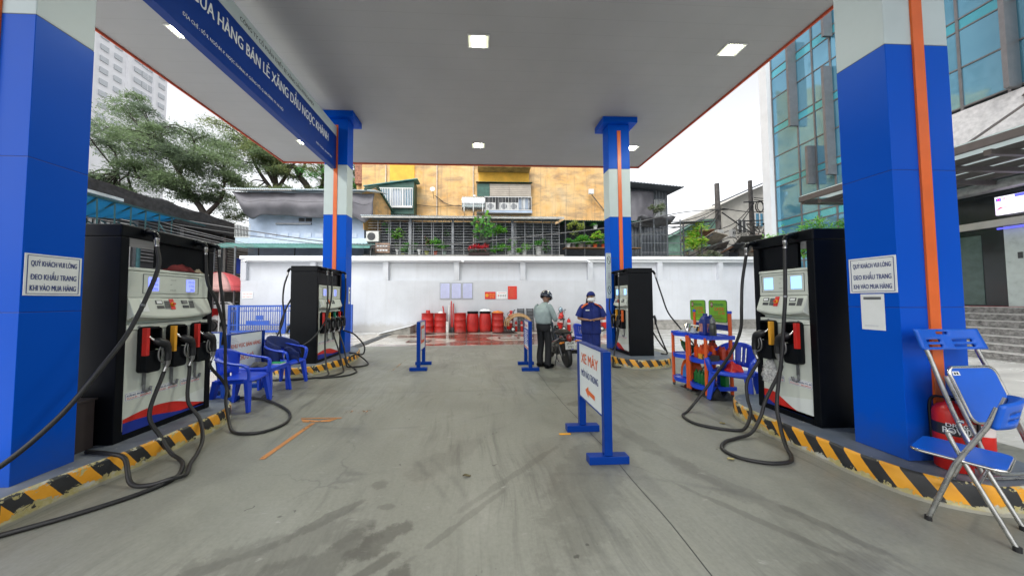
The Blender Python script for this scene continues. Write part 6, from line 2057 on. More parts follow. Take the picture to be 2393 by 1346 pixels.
def scatter(cx_, cy_, cz_, rx, ry, rz_, n, r0, r1, seed):
    rnd = random.Random(seed)
    out = []
    while len(out) < n:
        a, b_, c_ = rnd.uniform(-1, 1), rnd.uniform(-1, 1), rnd.uniform(-1, 1)
        d = a * a + b_ * b_ + c_ * c_
        if d > 1 or d < .12 * rnd.random(): continue
        out.append(((cx_ + a * rx, cy_ + b_ * ry, cz_ + c_ * rz_), rnd.uniform(r0, r1)))
    return out
# big feathery tree, left
tree('big feathery grey green tree at the left rising over the dark building', (-19, 22, 0),
     [([(-19.0, 22, 0), (-19.1, 22, 5), (-19.5, 22, 7.5), (-20.6, 22, 9.2), (-21.6, 22, 11), (-23, 22, 13.2)], .34, .08), ([(-19.5, 22, 7.6), (-18.6, 22.3, 9.2), (-18.6, 22.3, 11.2)], .18, .05),
      ([(-20.4, 22, 9), (-22.6, 21.6, 9.8), (-25, 21.5, 10.4)], .16, .05), ([(-19.4, 22, 7.2), (-20.8, 21.8, 7.9), (-22.2, 21.6, 8.3)], .1, .04), ([(-21.4, 22, 10.8), (-20.6, 22.2, 12.5), (-20.8, 22, 13.8)], .12, .04)],
     scatter(-24.2, 22, 12.2, 4.6, 2.5, 3.4, 46, .6, 1.4, 5) + scatter(-20.6, 22, 10.8, 3.2, 2.2, 2.4, 34, .55, 1.2, 6) + scatter(-26.2, 22, 8.6, 2.6, 1.8, 1.7, 15, .6, 1.1, 8) + [((-25.3, 22, 15.6), 1.0), ((-24.6, 22, 16.2), .6), ((-19.2, 22, 8.9), .6), ((-17.9, 22, 10.6), .7), ((-22.3, 21.5, 8.4), .7)],
     60000, .135, [FOL[0], FOL[2], FOL[0]], .3, 11, asp=.34)
tree('second grey green tree left of the tarpaulin house', (-18.2, 27, 0),
     [([(-18.2, 27, 0), (-18.3, 27, 8), (-18.0, 27, 11.5), (-18.4, 27, 14.5), (-18.1, 27, 16.5)], .42, .1), ([(-18.1, 27, 11), (-19.6, 27, 13.2), (-20.6, 27, 15.5)], .22, .06), ([(-18.1, 27, 11), (-16.9, 27, 13), (-16.2, 27, 14.2)], .2, .06), ([(-18.2, 27, 12), (-19.0, 26.6, 14), (-19.3, 26.6, 16)], .16, .05)],
     scatter(-20.4, 27, 15.6, 3.0, 2.4, 2.8, 26, .7, 1.3, 15) + scatter(-17.6, 27, 14.0, 2.2, 2, 1.8, 12, .6, 1.0, 16) + [((-19.8, 26, 11.2), .9), ((-18.6, 26, 11.0), .8), ((-17.2, 26, 11.0), .8), ((-16.4, 26, 11.1), .6), ((-21, 26, 10.2), 1.0), ((-20.4, 25, 9), .9), ((-19.6, 24.5, 8.2), .7), ((-18.4, 24.5, 8.4), .6), ((-21.5, 27, 17.8), .9)],
     34000, .13, [FOL[1], FOL[0]], .34, 21, asp=.4)
tree('gnarled sparse tree with thick forked trunk above the tarpaulin house', (-15.6, 28, 0),
     [([(-15.6, 28, 8), (-15.7, 28, 11.6), (-16.4, 28, 12.8), (-17.2, 28, 14.0), (-18.6, 28, 13.2)], .38, .16), ([(-15.7, 28, 11.4), (-14.8, 28, 11.6), (-14.4, 28, 12.6), (-14.6, 28, 14.5)], .28, .08), ([(-14.5, 28, 12.6), (-13.4, 28, 13.4), (-12.6, 28, 14.4)], .16, .05), ([(-16.5, 28, 13), (-16, 28, 14.4), (-15.4, 28, 15.6)], .16, .05), ([(-14.6, 28, 12.0), (-13.8, 28, 12.6), (-12.6, 28, 12.8)], .12, .04)],
     scatter(-14.6, 28, 13.6, 2.8, 1.8, 1.9, 30, .45, .85, 25) + [((-15.9, 27, 11.3), .5), ((-13.4, 27, 11.3), .6), ((-12.6, 27, 11.4), .5)],
     6000, .13, [FOL[1], FOL[5]], .3, 31)
tree('dark tree filling the gap between the left far column and the yellow building', (-12.2, 30, 0),
     [([(-12.2, 30, 0), (-12.2, 30, 10), (-12.0, 30, 15)], .3, .08)], scatter(-11.6, 30, 13.2, 1.5, 1.5, 2.6, 14, .7, 1.2, 35), 5000, .17, [FOL[5], FOL[2]], .3, 41)
tree('dark green tree crown low behind the blue polycarbonate roof', (-27, 26, 0), [([(-27, 26, 0), (-27, 26, 8)], .3, .1)], scatter(-29, 25, 8.4, 5.0, 2, 2.4, 18, 1.0, 1.8, 45), 9000, .2, [FOL[2], FOL[0]], .3, 51)

# ---------------------------------------------------------------- far tower
TW = M('haze-paled tower render', (.88, .88, .9), .8, var=.04, vs=.2)  # near-white colour stands in for the haze over the far tower
TG = M('haze-paled tower window', (.60, .63, .66), .3, var=.15, vs=.3)  # window tone paled towards the wall, distance haze put into the colour
t = thing('apartment_tower', 'tall pale hazy apartment tower behind the trees at the upper left', 'building', (-115, 90, 0))
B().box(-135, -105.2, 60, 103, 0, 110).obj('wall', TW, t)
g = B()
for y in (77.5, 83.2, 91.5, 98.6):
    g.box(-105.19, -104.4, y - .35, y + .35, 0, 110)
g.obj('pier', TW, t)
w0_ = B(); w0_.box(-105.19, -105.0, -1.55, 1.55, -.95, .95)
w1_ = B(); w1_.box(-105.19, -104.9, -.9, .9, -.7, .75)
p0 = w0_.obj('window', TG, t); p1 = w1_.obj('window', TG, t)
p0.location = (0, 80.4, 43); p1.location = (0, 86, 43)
f0 = B(); f0.box(-104.99, -104.92, -.05, .05, -.95, .95); f0.box(-104.99, -104.93, -1.55, 1.55, -.2, -.12); fr0 = f0.obj('frame', TW, p0); 
for k in range(15):
    z = 43 + k * 3.3
    for y, pr_ in ((74.5, p0), (80.4, p0), (86, p1), (89.2, p1), (94.2, p1), (96.9, p0), (101.2, p1)):
        if k == 0 and ((y == 80.4) or (y == 86)): continue
        c = pr_.copy(); COL.objects.link(c); c.location = (0, y, z)
        if pr_ is p0:
            d = fr0.copy(); COL.objects.link(d); d.parent = c

# ---------------------------------------------------------------- corrugated sheet helper
def sheet(b, P0, U, Vv, nu, amp=.02, per=.09):
    """corrugated sheet: ridges run along Vv; U across"""
    U, Vv, P0 = Vector(U), Vector(Vv), Vector(P0)
    N = U.cross(Vv).normalized()
    L = U.length
    n = max(4, int(L / per * 4))
    v = []
    for i in range(n + 1):
        q = P0 + U * (i / n) + N * amp * sin(i / n * L / per * 2 * pi)
        v += [q, q + Vv]
    b.add(v, [(2 * i, 2 * i + 2, 2 * i + 3, 2 * i + 1) for i in range(n)], True)

# ---------------------------------------------------------------- yellow apartment building
def plaster():
    m, n, p, o = nodes_of('stained ochre plaster')
    v = coord(n)
    a = noi(n, v, .55, 6, .62, .6)
    b_ = noi(n, coord(n, 1, (1, 1, .8)), 1.5, 9, .72)
    c = ramp(n, a, [(.28, (.50, .25, .08)), (.48, (.72, .41, .13)), (.62, (.70, .47, .22)), (.75, (.55, .44, .28))])
    c = mix(n, ramp(n, b_, [(.35, 0.0), (.7, .8)]), c, (.80, .56, .29))
    c = mix(n, ramp(n, noi(n, coord(n, 1, (.55, 1, 1.6)), 1.2, 6, .65, .5), [(.46, 0.0), (.66, .75)]), c, (.30, .21, .14))
    st = noi(n, coord(n, 1, (5, 1, .25)), 1.0, 5, .65)
    c = mix(n, ramp(n, st, [(.52, 0.0), (.70, .6)]), c, (.28, .20, .13))
    c = mix(n, ramp(n, noi(n, coord(n, 1, (4, 1, 1)), 3, 8, .75), [(.5, 0.0), (.8, .4)]), c, (.55, .38, .2))
    n.links.new(c, p.inputs['Base Color'])
    p.inputs['Roughness'].default_value = .9
    bump(n, p, b_, .25, .03)
    return m
PLA = plaster()
YEL = M('fresh yellow paint', (.80, .45, .06), .8, var=.12, vs=2)
GREENM = M('green painted sheet', (.03, .10, .075), .5, var=.25, vs=4)
GREENR = M('green roof sheet', (.10, .27, .24), .45, var=.2, vs=3)
PALEB = M('pale blue render', (.42, .50, .62), .8, var=.1, vs=2)
TINR = M('pale tin roof', (.60, .70, .74), .4, .2, var=.15, vs=2)
TARP = M('grey tarpaulin', (.13, .125, .14), .6, var=.2, vs=1.5, bmp=.3, bs=6)
GLASSB = M('blue window glass', (.04, .22, .36), .15, var=.2)
BLIND = M('beige roller blind', (.42, .37, .31), .7, var=.1, vs=2)
YB = 20.0
t = thing('ochre_apartment_building', 'stained ochre apartment building behind the wall with yellow panels and balcony', 'building', (1.6, YB, 0))
B().box(-7.75, 10.6, YB, YB + 9, 0, 16.5).obj('wall', PLA, t)
B().box(-8.25, -7.75, YB + .4, YB + 9, 0, 16.5).obj('side_wall', PLA, t)
B().box(-5.9, -4.25, YB - .06, YB - .002, 9.25, 10.62).obj('yellow_panel', YEL, t)
g = B(); g.box(-5.7, -4.2, YB - .7, YB - .002, 9.12, 9.24); g.obj('small_ledge', CONC, t)
B().box(.05, 3.5, YB - .05, YB - .002, 9.25, 10.15).obj('yellow_panel', YEL, t)
g = B(); g.box(.0, 3.5, YB - .9, YB - .002, 10.16, 10.5); g.obj('balcony_slab', M('mouldy concrete', (.42, .30, .12), .9, var=.35, vs=2), t, bevel=.02)
r_ = B(); r_.box(.05, 3.45, YB - .88, YB - .84, 11.2, 11.26); rr_ = r_.obj('balcony_rail', DARKM, t)
for k in range(22):
    g = B(); g.box(.08 + k * .155, .10 + k * .155, YB - .87, YB - .85, 10.501, 11.2); g.obj('baluster', DARKM, rr_)
for x in (-6.15, -2.75, -.3):
    g = B(); g.cyl((x, YB - .06, 3), (x, YB - .06, 16), .045); g.obj('drain_pipe', M('pale pipe', (.6, .5, .38), .6, var=.15), t)
# caged balcony in the middle
bz0, bz1 = 7.42, 9.2
g = B(); g.box(-.08, 3.62, YB - .5, YB - .002, 7.25, 7.40); g.obj('balcony_floor', PALEB, t)
B().box(-.05, 3.6, YB - .03, YB - .001, 7.41, 9.18).obj('dark_opening', DARKM, t)
g = B(); sheet(g, (-.12, YB - .62, 9.28), (3.78, 0, 0), (0, .6, .12), 1); g.obj('tin_canopy', GREENM, t, solid=.01)
g = B(); g.box(-.05, .78, YB - .47, YB - .44, 8.35, 9.2); g.obj('green_board', GREENM, t)
for x0, x1 in ((.80, 2.08), (2.10, 3.56)):
    g = B(); g.box(x0, x1, YB - .46, YB - .43, 8.37, 9.2); bl = g.obj('roller_blind', BLIND, t)
    for k in range(6):
        g = B(); g.box(x0, x1, YB - .475, YB - .462, 8.42 + k * .13, 8.435 + k * .13); put(g.obj('blind_slat', BLIND), bl)
g = B(); g.box(-.05, 3.6, YB - .49, YB - .46, 8.30, 8.34); g.box(-.05, 3.6, YB - .49, YB - .46, 7.43, 7.47); rl = g.obj('grille_rail', FRAMEW, t)
for k in range(34):
    g = B(); g.box(-.03 + k * .109, -.012 + k * .109, YB - .485, YB - .467, 7.47, 8.30); g.obj('grille_bar', FRAMEW if k % 2 else GREYM, rl)
for x in (.55, 1.45, 2.1):
    g = B(); g.box(x, x + .62, YB - .35, YB - .08, 7.48, 7.98); ac = g.obj('outdoor_unit', FRAMEW, t)
    g = B(); g.cyl((x + .3, YB - .36, 7.73), (x + .3, YB - .352, 7.73), .2, .2, 16); put(g.obj('fan_grille', GREYM), ac)
for x, m_ in ((2.75, PALEB), (3.0, PAPER), (3.2, PALEB), (3.38, GREYM)):
    g = B(); g.grid(lambda u, w: (x + .19 * u, YB - .30 + .02 * sin(u * 9), 7.5 + .78 * w), 6, 4); g.obj('hung_cloth', m_, t, solid=.006)
# green shed with barred window
g = B(); g.prism([(-7.0, 7.0), (-4.1, 7.0), (-4.1, 9.15), (-7.0, 8.72)], YB - .9, YB - .002, 'xz'); g.obj('green_shed_wall', GREENM, t)
g = B(); g.bar((-7.25, YB - .6, 8.74), (-3.85, YB - .6, 9.25), .95, .05, up=(0, 0, 1)); g.obj('green_shed_roof', GREENR, t)
WX0, WX1, WZ0, WZ1 = -6.25, -4.17, 7.48, 8.55
g = B(); g.box(WX0, WX1, YB - 1.08, YB - .905, WZ0 - .12, WZ0); g.obj('window_sill', FRAMEW, t)
wi = B().box(WX0 + .05, WX1 - .05, YB - .93, YB - .902, WZ0 + .01, WZ1).obj('window', GLASSB, t)
for k in range(3):
    xx = WX0 + .1 + k * .66
    g = B(); g.box(xx, xx + .56, YB - .95, YB - .935, WZ0 + .05, WZ1 - .05); put(g.obj('pane', PALEB if k == 1 else GLASSB), wi)
for k in range(21):
    xx = WX0 + k * (WX1 - WX0) / 20
    g = B(); g.box(xx - (.02 if k % 7 else .04), xx + (.02 if k % 7 else .04), YB - 1.06, YB - 1.03, WZ0, WZ1 + .04); put(g.obj('window_bar', FRAMEW), wi)
g = B(); g.box(WX0 - .02, WX1 + .02, YB - 1.065, YB - 1.025, WZ1 + .04, WZ1 + .09); put(g.obj('window_rail', FRAMEW), wi)
g = B(); g.box(-8.22, -7.76, YB + .0, YB + .39, 9.3, 13); g.obj('brick_strip', M('old brick', (.35, .16, .10), .9, var=.4, vs=8), t)
# tank, dish, box and cables
t = thing('water_tank', 'steel horizontal water tank in a frame on the ochre building', 'tank', (-.3, 18.6, 6.9))
g = B(); g.cyl((-.98, 18.7, 7.55), (.42, 18.7, 7.55), .48, .48, 24); g.obj('drum', M('tank steel', (.62, .64, .63), .25, .8, var=.15), t, bevel=.05)
for x in (-.85, -.28, .3):
    g = B(); g.bar((x, 18.2, 6.95), (x, 18.2, 7.5), .04); g.bar((x, 18.2, 6.95), (x, 19.2, 6.95), .04); g.obj('frame', FRAMEW, t)
g = B(); g.cyl((-.2, 18.7, 8.0), (-.2, 18.7, 8.12), .1, .08); g.obj('cap', FRAMEW, t)
t = thing('satellite_dish', 'small white satellite dish on the ochre wall', 'dish', (-2.95, 19.5, 8.6))
g = B(); g.T = Matrix.Translation((-2.95, 19.35, 8.7)) @ Matrix.Rotation(1.2, 4, 'X'); g.lathe([(.001, 0), (.12, .02), (.17, .05)], 18, caps=False); g.obj('dish', FRAMEW, t, solid=.01)
g = B(); g.bar((-2.95, 19.95, 8.3), (-2.95, 19.4, 8.65), .03); g.obj('arm', DARKM, t)
t = thing('wall_light', 'small white floodlight on the ochre wall near the right far column', 'light', (7.7, 19.7, 8.7))
g = B(); g.box(7.5, 7.85, 19.55, 19.7, 8.6, 8.95); g.obj('housing', FRAMEW, t, bevel=.02)
g = B(); g.bar((7.75, 19.72, 8.62), (8.7, 19.95, 7.6), .04); g.obj('arm', GREYM, t)
CABLE = M('black cable', (.03, .03, .032), .6, var=.1)
CABLEG = M('grey cable', (.12, .12, .12), .6, var=.1)
def cable(label, pts, r=.02, m=None, group='overhead cables'):
    g = B(); g.tube(smooth_path(pts, 8), r, 5)
    return tag(g.obj('overhead_cable', m or CABLE), label, 'cable', group)
cable('thin black cable sagging across the ochre wall left of the tank', [(-4.6, 19.9, 7.95), (-3, 19.9, 7.75), (-1.2, 19.9, 7.85)], .02, group='wall cables')
cable('thin cable from the dish down towards the tank', [(-2.9, 19.9, 8.5), (-2, 19.9, 7.9), (-.9, 19.6, 7.7)], .025, group='wall cables')

# ---------------------------------------------------------------- caged plant terrace behind the wall
PY = 16.3
t = thing('plant_terrace', 'long dark caged terrace full of potted plants above the white wall', 'terrace', (-.7, PY, 3.6))
B().box(-6.05, 4.74, PY + 1.6, PY + 1.75, 0, 6.2).obj('back_wall', M('dark slate render', (.07, .078, .09), .8, var=.2), t)
B().box(-6.1, 4.7, PY - .35, PY + 1.7, 3.66, 3.92).obj('floor_slab', CONC, t)
sl0 = B(); sl0.box(-5.95, 4.55, PY + 1.45, PY + 1.5, -.035, .035)
s0 = sl0.obj('back_slat', M('slate slat', (.14, .15, .17), .6, var=.2), t); s0.location.z = 3.95
for k in range(1, 17):
    c = s0.copy(); COL.objects.link(c); c.location.z = 3.95 + k * .135
g = B(); sheet(g, (-6.2, PY - .45, 5.98), (10.9, 0, -.02), (0, 2.1, .28), 1, .025, .12); g.obj('tin_roof', TINR, t, solid=.012)
g = B(); g.box(-6.15, 4.7, PY - .46, PY - .40, 5.86, 5.93); g.obj('gutter', M('pale gutter', (.5, .48, .44), .6, var=.2), t)
vb = B(); vb.box(-.014, .014, PY - .02, PY + .012, 3.93, 5.9); v0 = vb.obj('upright_bar', M('cage grey steel', (.27, .28, .29), .5, .4, var=.2), t)
xs_ = [-5.42, -4.83, -4.74, -4.23, -3.76, -3.62, -3.52, -3.02, -2.53, -2.43, -1.94, -1.42, -1.33, -.78, -.24, -.12, .33, .82, 1.03, 1.52, 2.0, 2.1, 2.6, 3.07, 3.6, 4.1, 4.52]
for i, x in enumerate(xs_):
    if i == 0:
        v0.location.x = x
    else:
        c = v0.copy(); COL.objects.link(c); c.location.x = x
        c.scale.x = 1
hb_ = B(); hb_.box(-5.95, 4.55, PY - .012, PY + .004, -.009, .009); h0_ = hb_.obj('cross_bar', MATS['cage grey steel'], t); h0_.location.z = 3.9
for k in range(1, 14):
    c = h0_.copy(); COL.objects.link(c); c.location.z = 3.9 + k * .15
for x in (-1.38, -3.68, 1.9):
    g = B(); g.box(x - .06, x + .06, PY - .06, PY - .03, 3.79, 5.95); g.obj('post', GREYM, t)
# plants
TERRA = M('terracotta', (.45, .12, .06), .7, var=.2)
POTW = M('white pot', (.62, .63, .62), .5, var=.08)
POTG = M('celadon pot', (.30, .40, .36), .4, var=.1)
POTY = M('yellow green pot', (.42, .45, .12), .5, var=.1)
POTR = M('red orange pot', (.62, .09, .03), .5, var=.1)
def pot_plant(label, x, y, z, r, h, pm, fm, fr_=.22, n=150, size=.07, fh=.25, nm='potted_plant', vase=False, group='potted plants on the caged terrace'):
    t = thing(nm, label, 'plant', (x, y, z), group=group, world=False)
    g = B()
    if vase: g.lathe([(r * .7, 0), (r * .5, h * .2), (r * .45, h * .5), (r, h * .95), (r, h)], 14)
    else: g.lathe([(r * .75, 0), (r, h * .93), (r * 1.1, h * .94), (r * 1.1, h)], 14)
    g.obj('pot', pm, t)
    if n:
        g = B()
        rnd = random.Random(int(x * 100) + 7)
        cs = [((rnd.gauss(0, fr_ * .5), rnd.gauss(0, fr_ * .4), h + fh * rnd.uniform(.3, 1)), fr_ * rnd.uniform(.4, .8)) for _ in range(5)]
        leaves(g, cs, int(n * 1.2), size * 1.25, flat=.8, rnd=rnd, asp=.6)
        g.obj('leaves', fm, t, recalc=False)
        g = B()
        for c, r_ in cs: g.tube([(0, 0, h * .9), c], .008, 4)
        tag(g.obj('stems', BARK, t), kind='stuff')
zf = 3.93
P_ = [(-5.05, .11, .13, POTW, 5, .0, 'wide white bowl pot below the painted board', 0), (-4.42, .10, .30, POTW, 0, .1, 'white pedestal vase near the left of the terrace', 1), (-4.1, .09, .10, POTY, 3, .12, 'small light green pot beside the pedestal vase', 0),
      (-3.72, .12, .26, POTG, 5, .22, 'celadon pot with leafy shrub at the left post', 0), (-3.22, .11, .30, POTW, 0, .0, 'white flared vase at the left of the terrace', 1), (-2.82, .10, .22, POTY, 0, .0, 'yellow green cylinder pot beside the white flared vase', 0), (-2.35, .10, .2, POTR, 5, .2, 'red orange pot with a green bush left of the post', 0),
      (-1.85, .1, .22, POTG, 5, .15, 'grey green pot left of the flower trough', 0), (.42, .10, .32, POTW, 0, .1, 'white tall pot right of the red flowers', 0), (1.9 - .1, .16, .20, POTW, 3, .18, 'wide white planter with white rim right of centre', 0), (2.2, .10, .14, POTW, 3, .2, 'short white pot right of the wide planter', 0), (2.6, .12, .30, POTW, 3, .25, 'white square pot under pale flowers', 0), (3.4, .16, .44, POTW, 5, .28, 'tall tapering white pot near the end of the cage', 0)]
for i, (x, r, h, pm, fi, fr_, lb, vs_) in enumerate(P_):
    pot_plant(lb, x + .0, PY + .16, zf, r * 1.15, h * 1.1, pm, FOL[fi], max(fr_, .1), 260 if fr_ > .05 else 0, .06, .35, vase=bool(vs_))
# hanging and shelf plants inside the cage
def bush(label, c, r, n, size, mats, nm='terrace_bush', cat='plant', group='leafy plants inside the cage', flat=.9):
    t = thing(nm, label, cat, (c[0], c[1], c[2] - r), group=group, world=True)
    rnd = random.Random(int(c[0] * 91 + c[2] * 13))
    cs = [((c[0] + rnd.gauss(0, r * .5), c[1] + rnd.gauss(-.3, r * .3), c[2] + rnd.gauss(0, r * .4)), r * rnd.uniform(.3, .6)) for _ in range(7)]
    g = B()
    for i in range(len(mats)):
        g.cur = i
        leaves(g, cs, int(n * 1.4) // len(mats), size * 1.35, flat=flat, rnd=rnd, asp=.6)
    g.obj('leaves', mats, t, recalc=False)
    g = B()
    for q, r_ in cs: g.tube([(c[0], c[1], c[2] - r), q], .008, 4)
    tag(g.obj('stems', BARK, t), kind='stuff')
    return t
bush('pale green trailing plant hanging at the left of the cage', (-4.25, PY + .3, 5.15), .34, 420, .06, [FOL[3], FOL[0]])
bush('dark leafy plant low at the left post of the cage', (-3.75, PY + .5, 4.5), .3, 350, .06, [FOL[5]])
bush('red leaved plant on the middle rail of the cage', (-2.72, PY + .3, 4.68), .2, 220, .05, [M('bronze leaf', (.16, .05, .03), .6, var=.3), FOL[5]])
bush('bright green bush right of the red leaved plant', (-2.2, PY + .3, 4.66), .27, 350, .06, [FOL[3], FOL[5]])
bush('dark trailing plant above the bright green bush', (-1.75, PY + .6, 5.2), .22, 200, .06, [FOL[5], FOL[2]])
bush('dense bright green climber right of the fiddle leaf tree, upper', (1.02, PY + .4, 5.3), .36, 520, .07, [FOL[3], FOL[5]])
bush('dense green climber right of the fiddle leaf tree, lower', (1.05, PY + .4, 4.45), .33, 450, .07, [FOL[5], FOL[3]])
bush('leafy plant with white flowers above the short white pots', (1.95, PY + .4, 4.62), .26, 300, .06, [FOL[3], PAPER, FOL[5]])
bush('dark green plant behind the tall tapering pot', (3.5, PY + .45, 4.66), .4, 450, .07, [FOL[5], FOL[2]])
bush('sparse green plant in the middle of the cage', (-3.3, PY + .6, 5.4), .16, 120, .06, [FOL[2]])
bush('thin trailing plant near the left end of the cage', (-4.85, PY + .35, 5.35), .22, 200, .05, [FOL[5]])
# fiddle leaf tree
t = thing('fiddle_leaf_tree', 'big leaved potted tree standing out of the cage above the red flowers', 'tree', (.1, 15.9, 3.8))
g = B(); g.tube([(-.25, 15.95, 3.8), (-.22, 15.95, 4.9), (.05, 15.9, 5.5)], [.05, .045, .03], 8); g.tube([(-.1, 15.95, 5.2), (.5, 15.85, 5.4)], .02, 6); g.tube([(-.2, 15.95, 5.0), (-.12, 15.9, 5.6)], .02, 6); g.obj('trunk', M('grey bark', (.2, .19, .18), .8, var=.2), t)
rnd = random.Random(77)
BL = [FOL[5], FOL[3], FOL[5], FOL[2]]
for c, r, n in (((.33, 15.6, 5.9), .26, 22), ((-.02, 15.6, 5.6), .24, 22), ((.3, 15.6, 5.35), .40, 44), ((.66, 15.6, 5.2), .26, 24), ((.1, 15.6, 5.05), .30, 26), ((.45, 15.6, 4.95), .24, 16)):
    for _ in range(n):
        d = Vector((rnd.gauss(0, 1), rnd.gauss(-.3, .8), rnd.gauss(.15, .8))).normalized()
        p = Vector(c) + d * r * rnd.uniform(.3, 1)
        tip = (d + Vector((0, 0, -.25))).normalized()
        sd = tip.cross(Vector((rnd.gauss(0, .3), -1, rnd.gauss(0, .5)))).normalized()
        L, w_ = rnd.uniform(.17, .25), rnd.uniform(.065, .09)
        nn = tip.cross(sd)
        pts = [p, p + tip * L * .3 + sd * w_ * .6, p + tip * L * .7 + sd * w_, p + tip * L, p + tip * L * .7 - sd * w_, p + tip * L * .3 - sd * w_ * .6, p + tip * L * .6 - nn * .015]
        g = B(); g.add(pts, [(0, 1, 6), (1, 2, 6), (2, 3, 6), (3, 4, 6), (4, 5, 6), (5, 0, 6)], True)
        g.obj('leaf', rnd.choice(BL), t, recalc=False)
# red flower trough
t = thing('flower_trough', 'trough of bright red flowers on the terrace edge above the wall', 'plant', (.05, 15.95, 3.75))
g = B(); g.box(-.5, .6, 15.85, 16.1, 3.86, 4.04); g.obj('trough', M('dark trough', (.05, .03, .03), .7, var=.3), t)
g = B(); leaves(g, [((-.35 + .16 * k, 15.92, 4.12 + .05 * (k % 2)), .16) for k in range(6)], 500, .05, flat=1.0, rnd=rnd, asp=.6); g.obj('leaves', [FOL[2]], t, recalc=False)
g = B(); leaves(g, [((-.35 + .15 * k, 15.86, 4.28 + .05 * (k % 3)), .17) for k in range(6)], 620, .045, flat=.9, rnd=rnd, asp=.9); g.obj('blossoms', [M('red blossom', (.75, .035, .06), .6, var=.3, vs=20)], t, recalc=False)
# painted board and AC unit
t = thing('painted_board', 'old brown painted board with white bands at the left end of the terrace', 'board', (-5.1, 16.15, 4.0))
g = B(); g.box(-5.48, -4.72, 16.08, 16.12, 4.02, 4.55); g.obj('board', M('board brown', (.33, .22, .16), .7, var=.3, vs=4), t)
for z in (4.12, 4.36):
    for k in range(4):
        g = B(); g.box(-5.4 + k * .15, -5.29 + k * .15, 16.065, 16.079, z, z + .08); g.obj('white_block', PAPER, t)
def acunit(label, x0, x1, y, z0, z1):
    t = thing('outdoor_ac_unit', label, 'air conditioner', ((x0 + x1) / 2, y, z0))
    g = B(); g.box(x0, x1, y - .14, y + .16, z0, z1); g.obj('casing', M('ac casing', (.62, .62, .58), .5, var=.08), t, bevel=.015)
    c = Vector((x0 + (x1 - x0) * .42, y - .145, (z0 + z1) / 2)); r = (z1 - z0) * .38
    g = B(); g.cyl(c + Vector((0, .01, 0)), c, r, r, 24); g.obj('fan_opening', DARKM, t)
    g = B()
    for k in range(5): g.tube([c + Vector((r * (k + 1) / 5.2 * cos(a), -.012, r * (k + 1) / 5.2 * sin(a))) for a in [i * pi / 12 for i in range(24)]], .004, 4, closed=True)
    tag(g.obj('fan_guard', GREYM, t), kind='stuff')
acunit('white outdoor air conditioner unit beside the tarpaulin house', -5.97, -5.30, 16.2, 4.62, 5.18)
tag(B().box(-5.9, -5.35, 16.1, 16.3, 4.56, 4.60).obj('ac_bracket', DARKM), 'thin dark bracket under the air conditioner', 'bracket')

# open shelf part right of the cage
t = thing('plant_shelf', 'dark open lean-to with a plank shelf of pots right of the cage', 'shelter', (6, 16.4, 3.6))
B().box(4.75, 9.2, 17.9, 18.05, 0, 6.05).obj('back_wall', MATS['dark slate render'], t)
g = B(); sheet(g, (4.72, 15.95, 5.82), (4.4, 0, -.02), (0, 2.2, .25), 1, .025, .12); g.obj('tin_roof', GREENM, t, solid=.012)
B().box(4.75, 9.0, 15.95, 16.5, 4.30, 4.34).obj('plank', WOOD, t)
for x in (4.8, 5.85, 7.0, 8.2, 8.95):
    B().box(x - .03, x + .03, 16.0, 16.06, 3.6, 5.8).obj('post', DARKM, t)
B().box(4.7, 9.1, 15.9, 18.1, 3.55, 3.66).obj('floor_slab', CONC, t)
for i, (x, r, h, pm, fi, lb) in enumerate([(4.98, .13, .22, POTW, 5, 'white pot first on the plank shelf'), (5.28, .12, .2, MATS['grey metal'], 5, 'grey pot second on the plank shelf'), (5.68, .2, .18, M('stone pot', (.25, .22, .2), .8, var=.2), 5, 'wide stone bowl on the plank shelf'),
                                           (6.12, .14, .16, MATS['stone pot'], 3, 'stone pot beside the red pots'), (6.48, .13, .2, POTR, 5, 'red pot on the plank shelf, left one'), (6.95, .11, .2, POTR, 5, 'red pot on the plank shelf, right one'), (7.28, .1, .26, POTW, 3, 'white pot at the right end of the plank shelf')]):
    pot_plant(lb, x, 16.15, 4.342, r, h, pm, FOL[fi], .2, 240, .06, .25, group='pots on the plank shelf')
bush('yellow green bush hanging at the left of the open shelf', (5.25, 16.3, 5.45), .36, 500, .05, [FOL[4], FOL[0]], group='plants over the plank shelf')
bush('green plants below the yellow green bush', (5.6, 16.3, 4.85), .36, 420, .06, [FOL[3], FOL[5]], group='plants over the plank shelf')
bush('bright leafy plant at the right of the open shelf', (6.6, 16.2, 5.05), .26, 300, .06, [FOL[3], FOL[4]], group='plants over the plank shelf')
pot_plant('small white hanging pot high at the right of the open shelf', 6.5, 16.1, 5.38, .12, .2, POTW, FOL[5], .15, 120, .05, .12, group='pots on the plank shelf')

# ---------------------------------------------------------------- tarpaulin house, left of the terrace
t = thing('tarpaulin_house', 'pale blue upper house with grey tarpaulin over its front and tin roof', 'house', (-9.2, 17, 0))
B().box(-12.6, -6.35, 16.8, 20, 3.3, 7.4).obj('wall', PALEB, t)
B().box(-12.95, -6.0, 16.35, 16.8, 4.50, 4.86).obj('ledge', M('pale blue ledge', (.55, .64, .74), .7, var=.08), t, bevel=.02)
B().box(-12.6, -6.2, 16.82, 20, 0, 3.3).obj('lower_wall', M('dim grey wall', (.12, .12, .13), .8, var=.2), t)
for k in range(9):
    x = -12.1 + k * .62
    g = B(); g.box(x, x + .4, 16.77, 16.795, 4.98, 5.22); g.obj('relief_panel', M('pale relief', (.50, .57, .66), .8, var=.08), t)
B().box(-9.9, -9.2, 16.76, 16.79, 5.86, 6.05).obj('window', DARKM, t)
B().box(-9.56, -9.53, 16.74, 16.76, 5.86, 6.05).obj('window_mullion', PALEB, t)
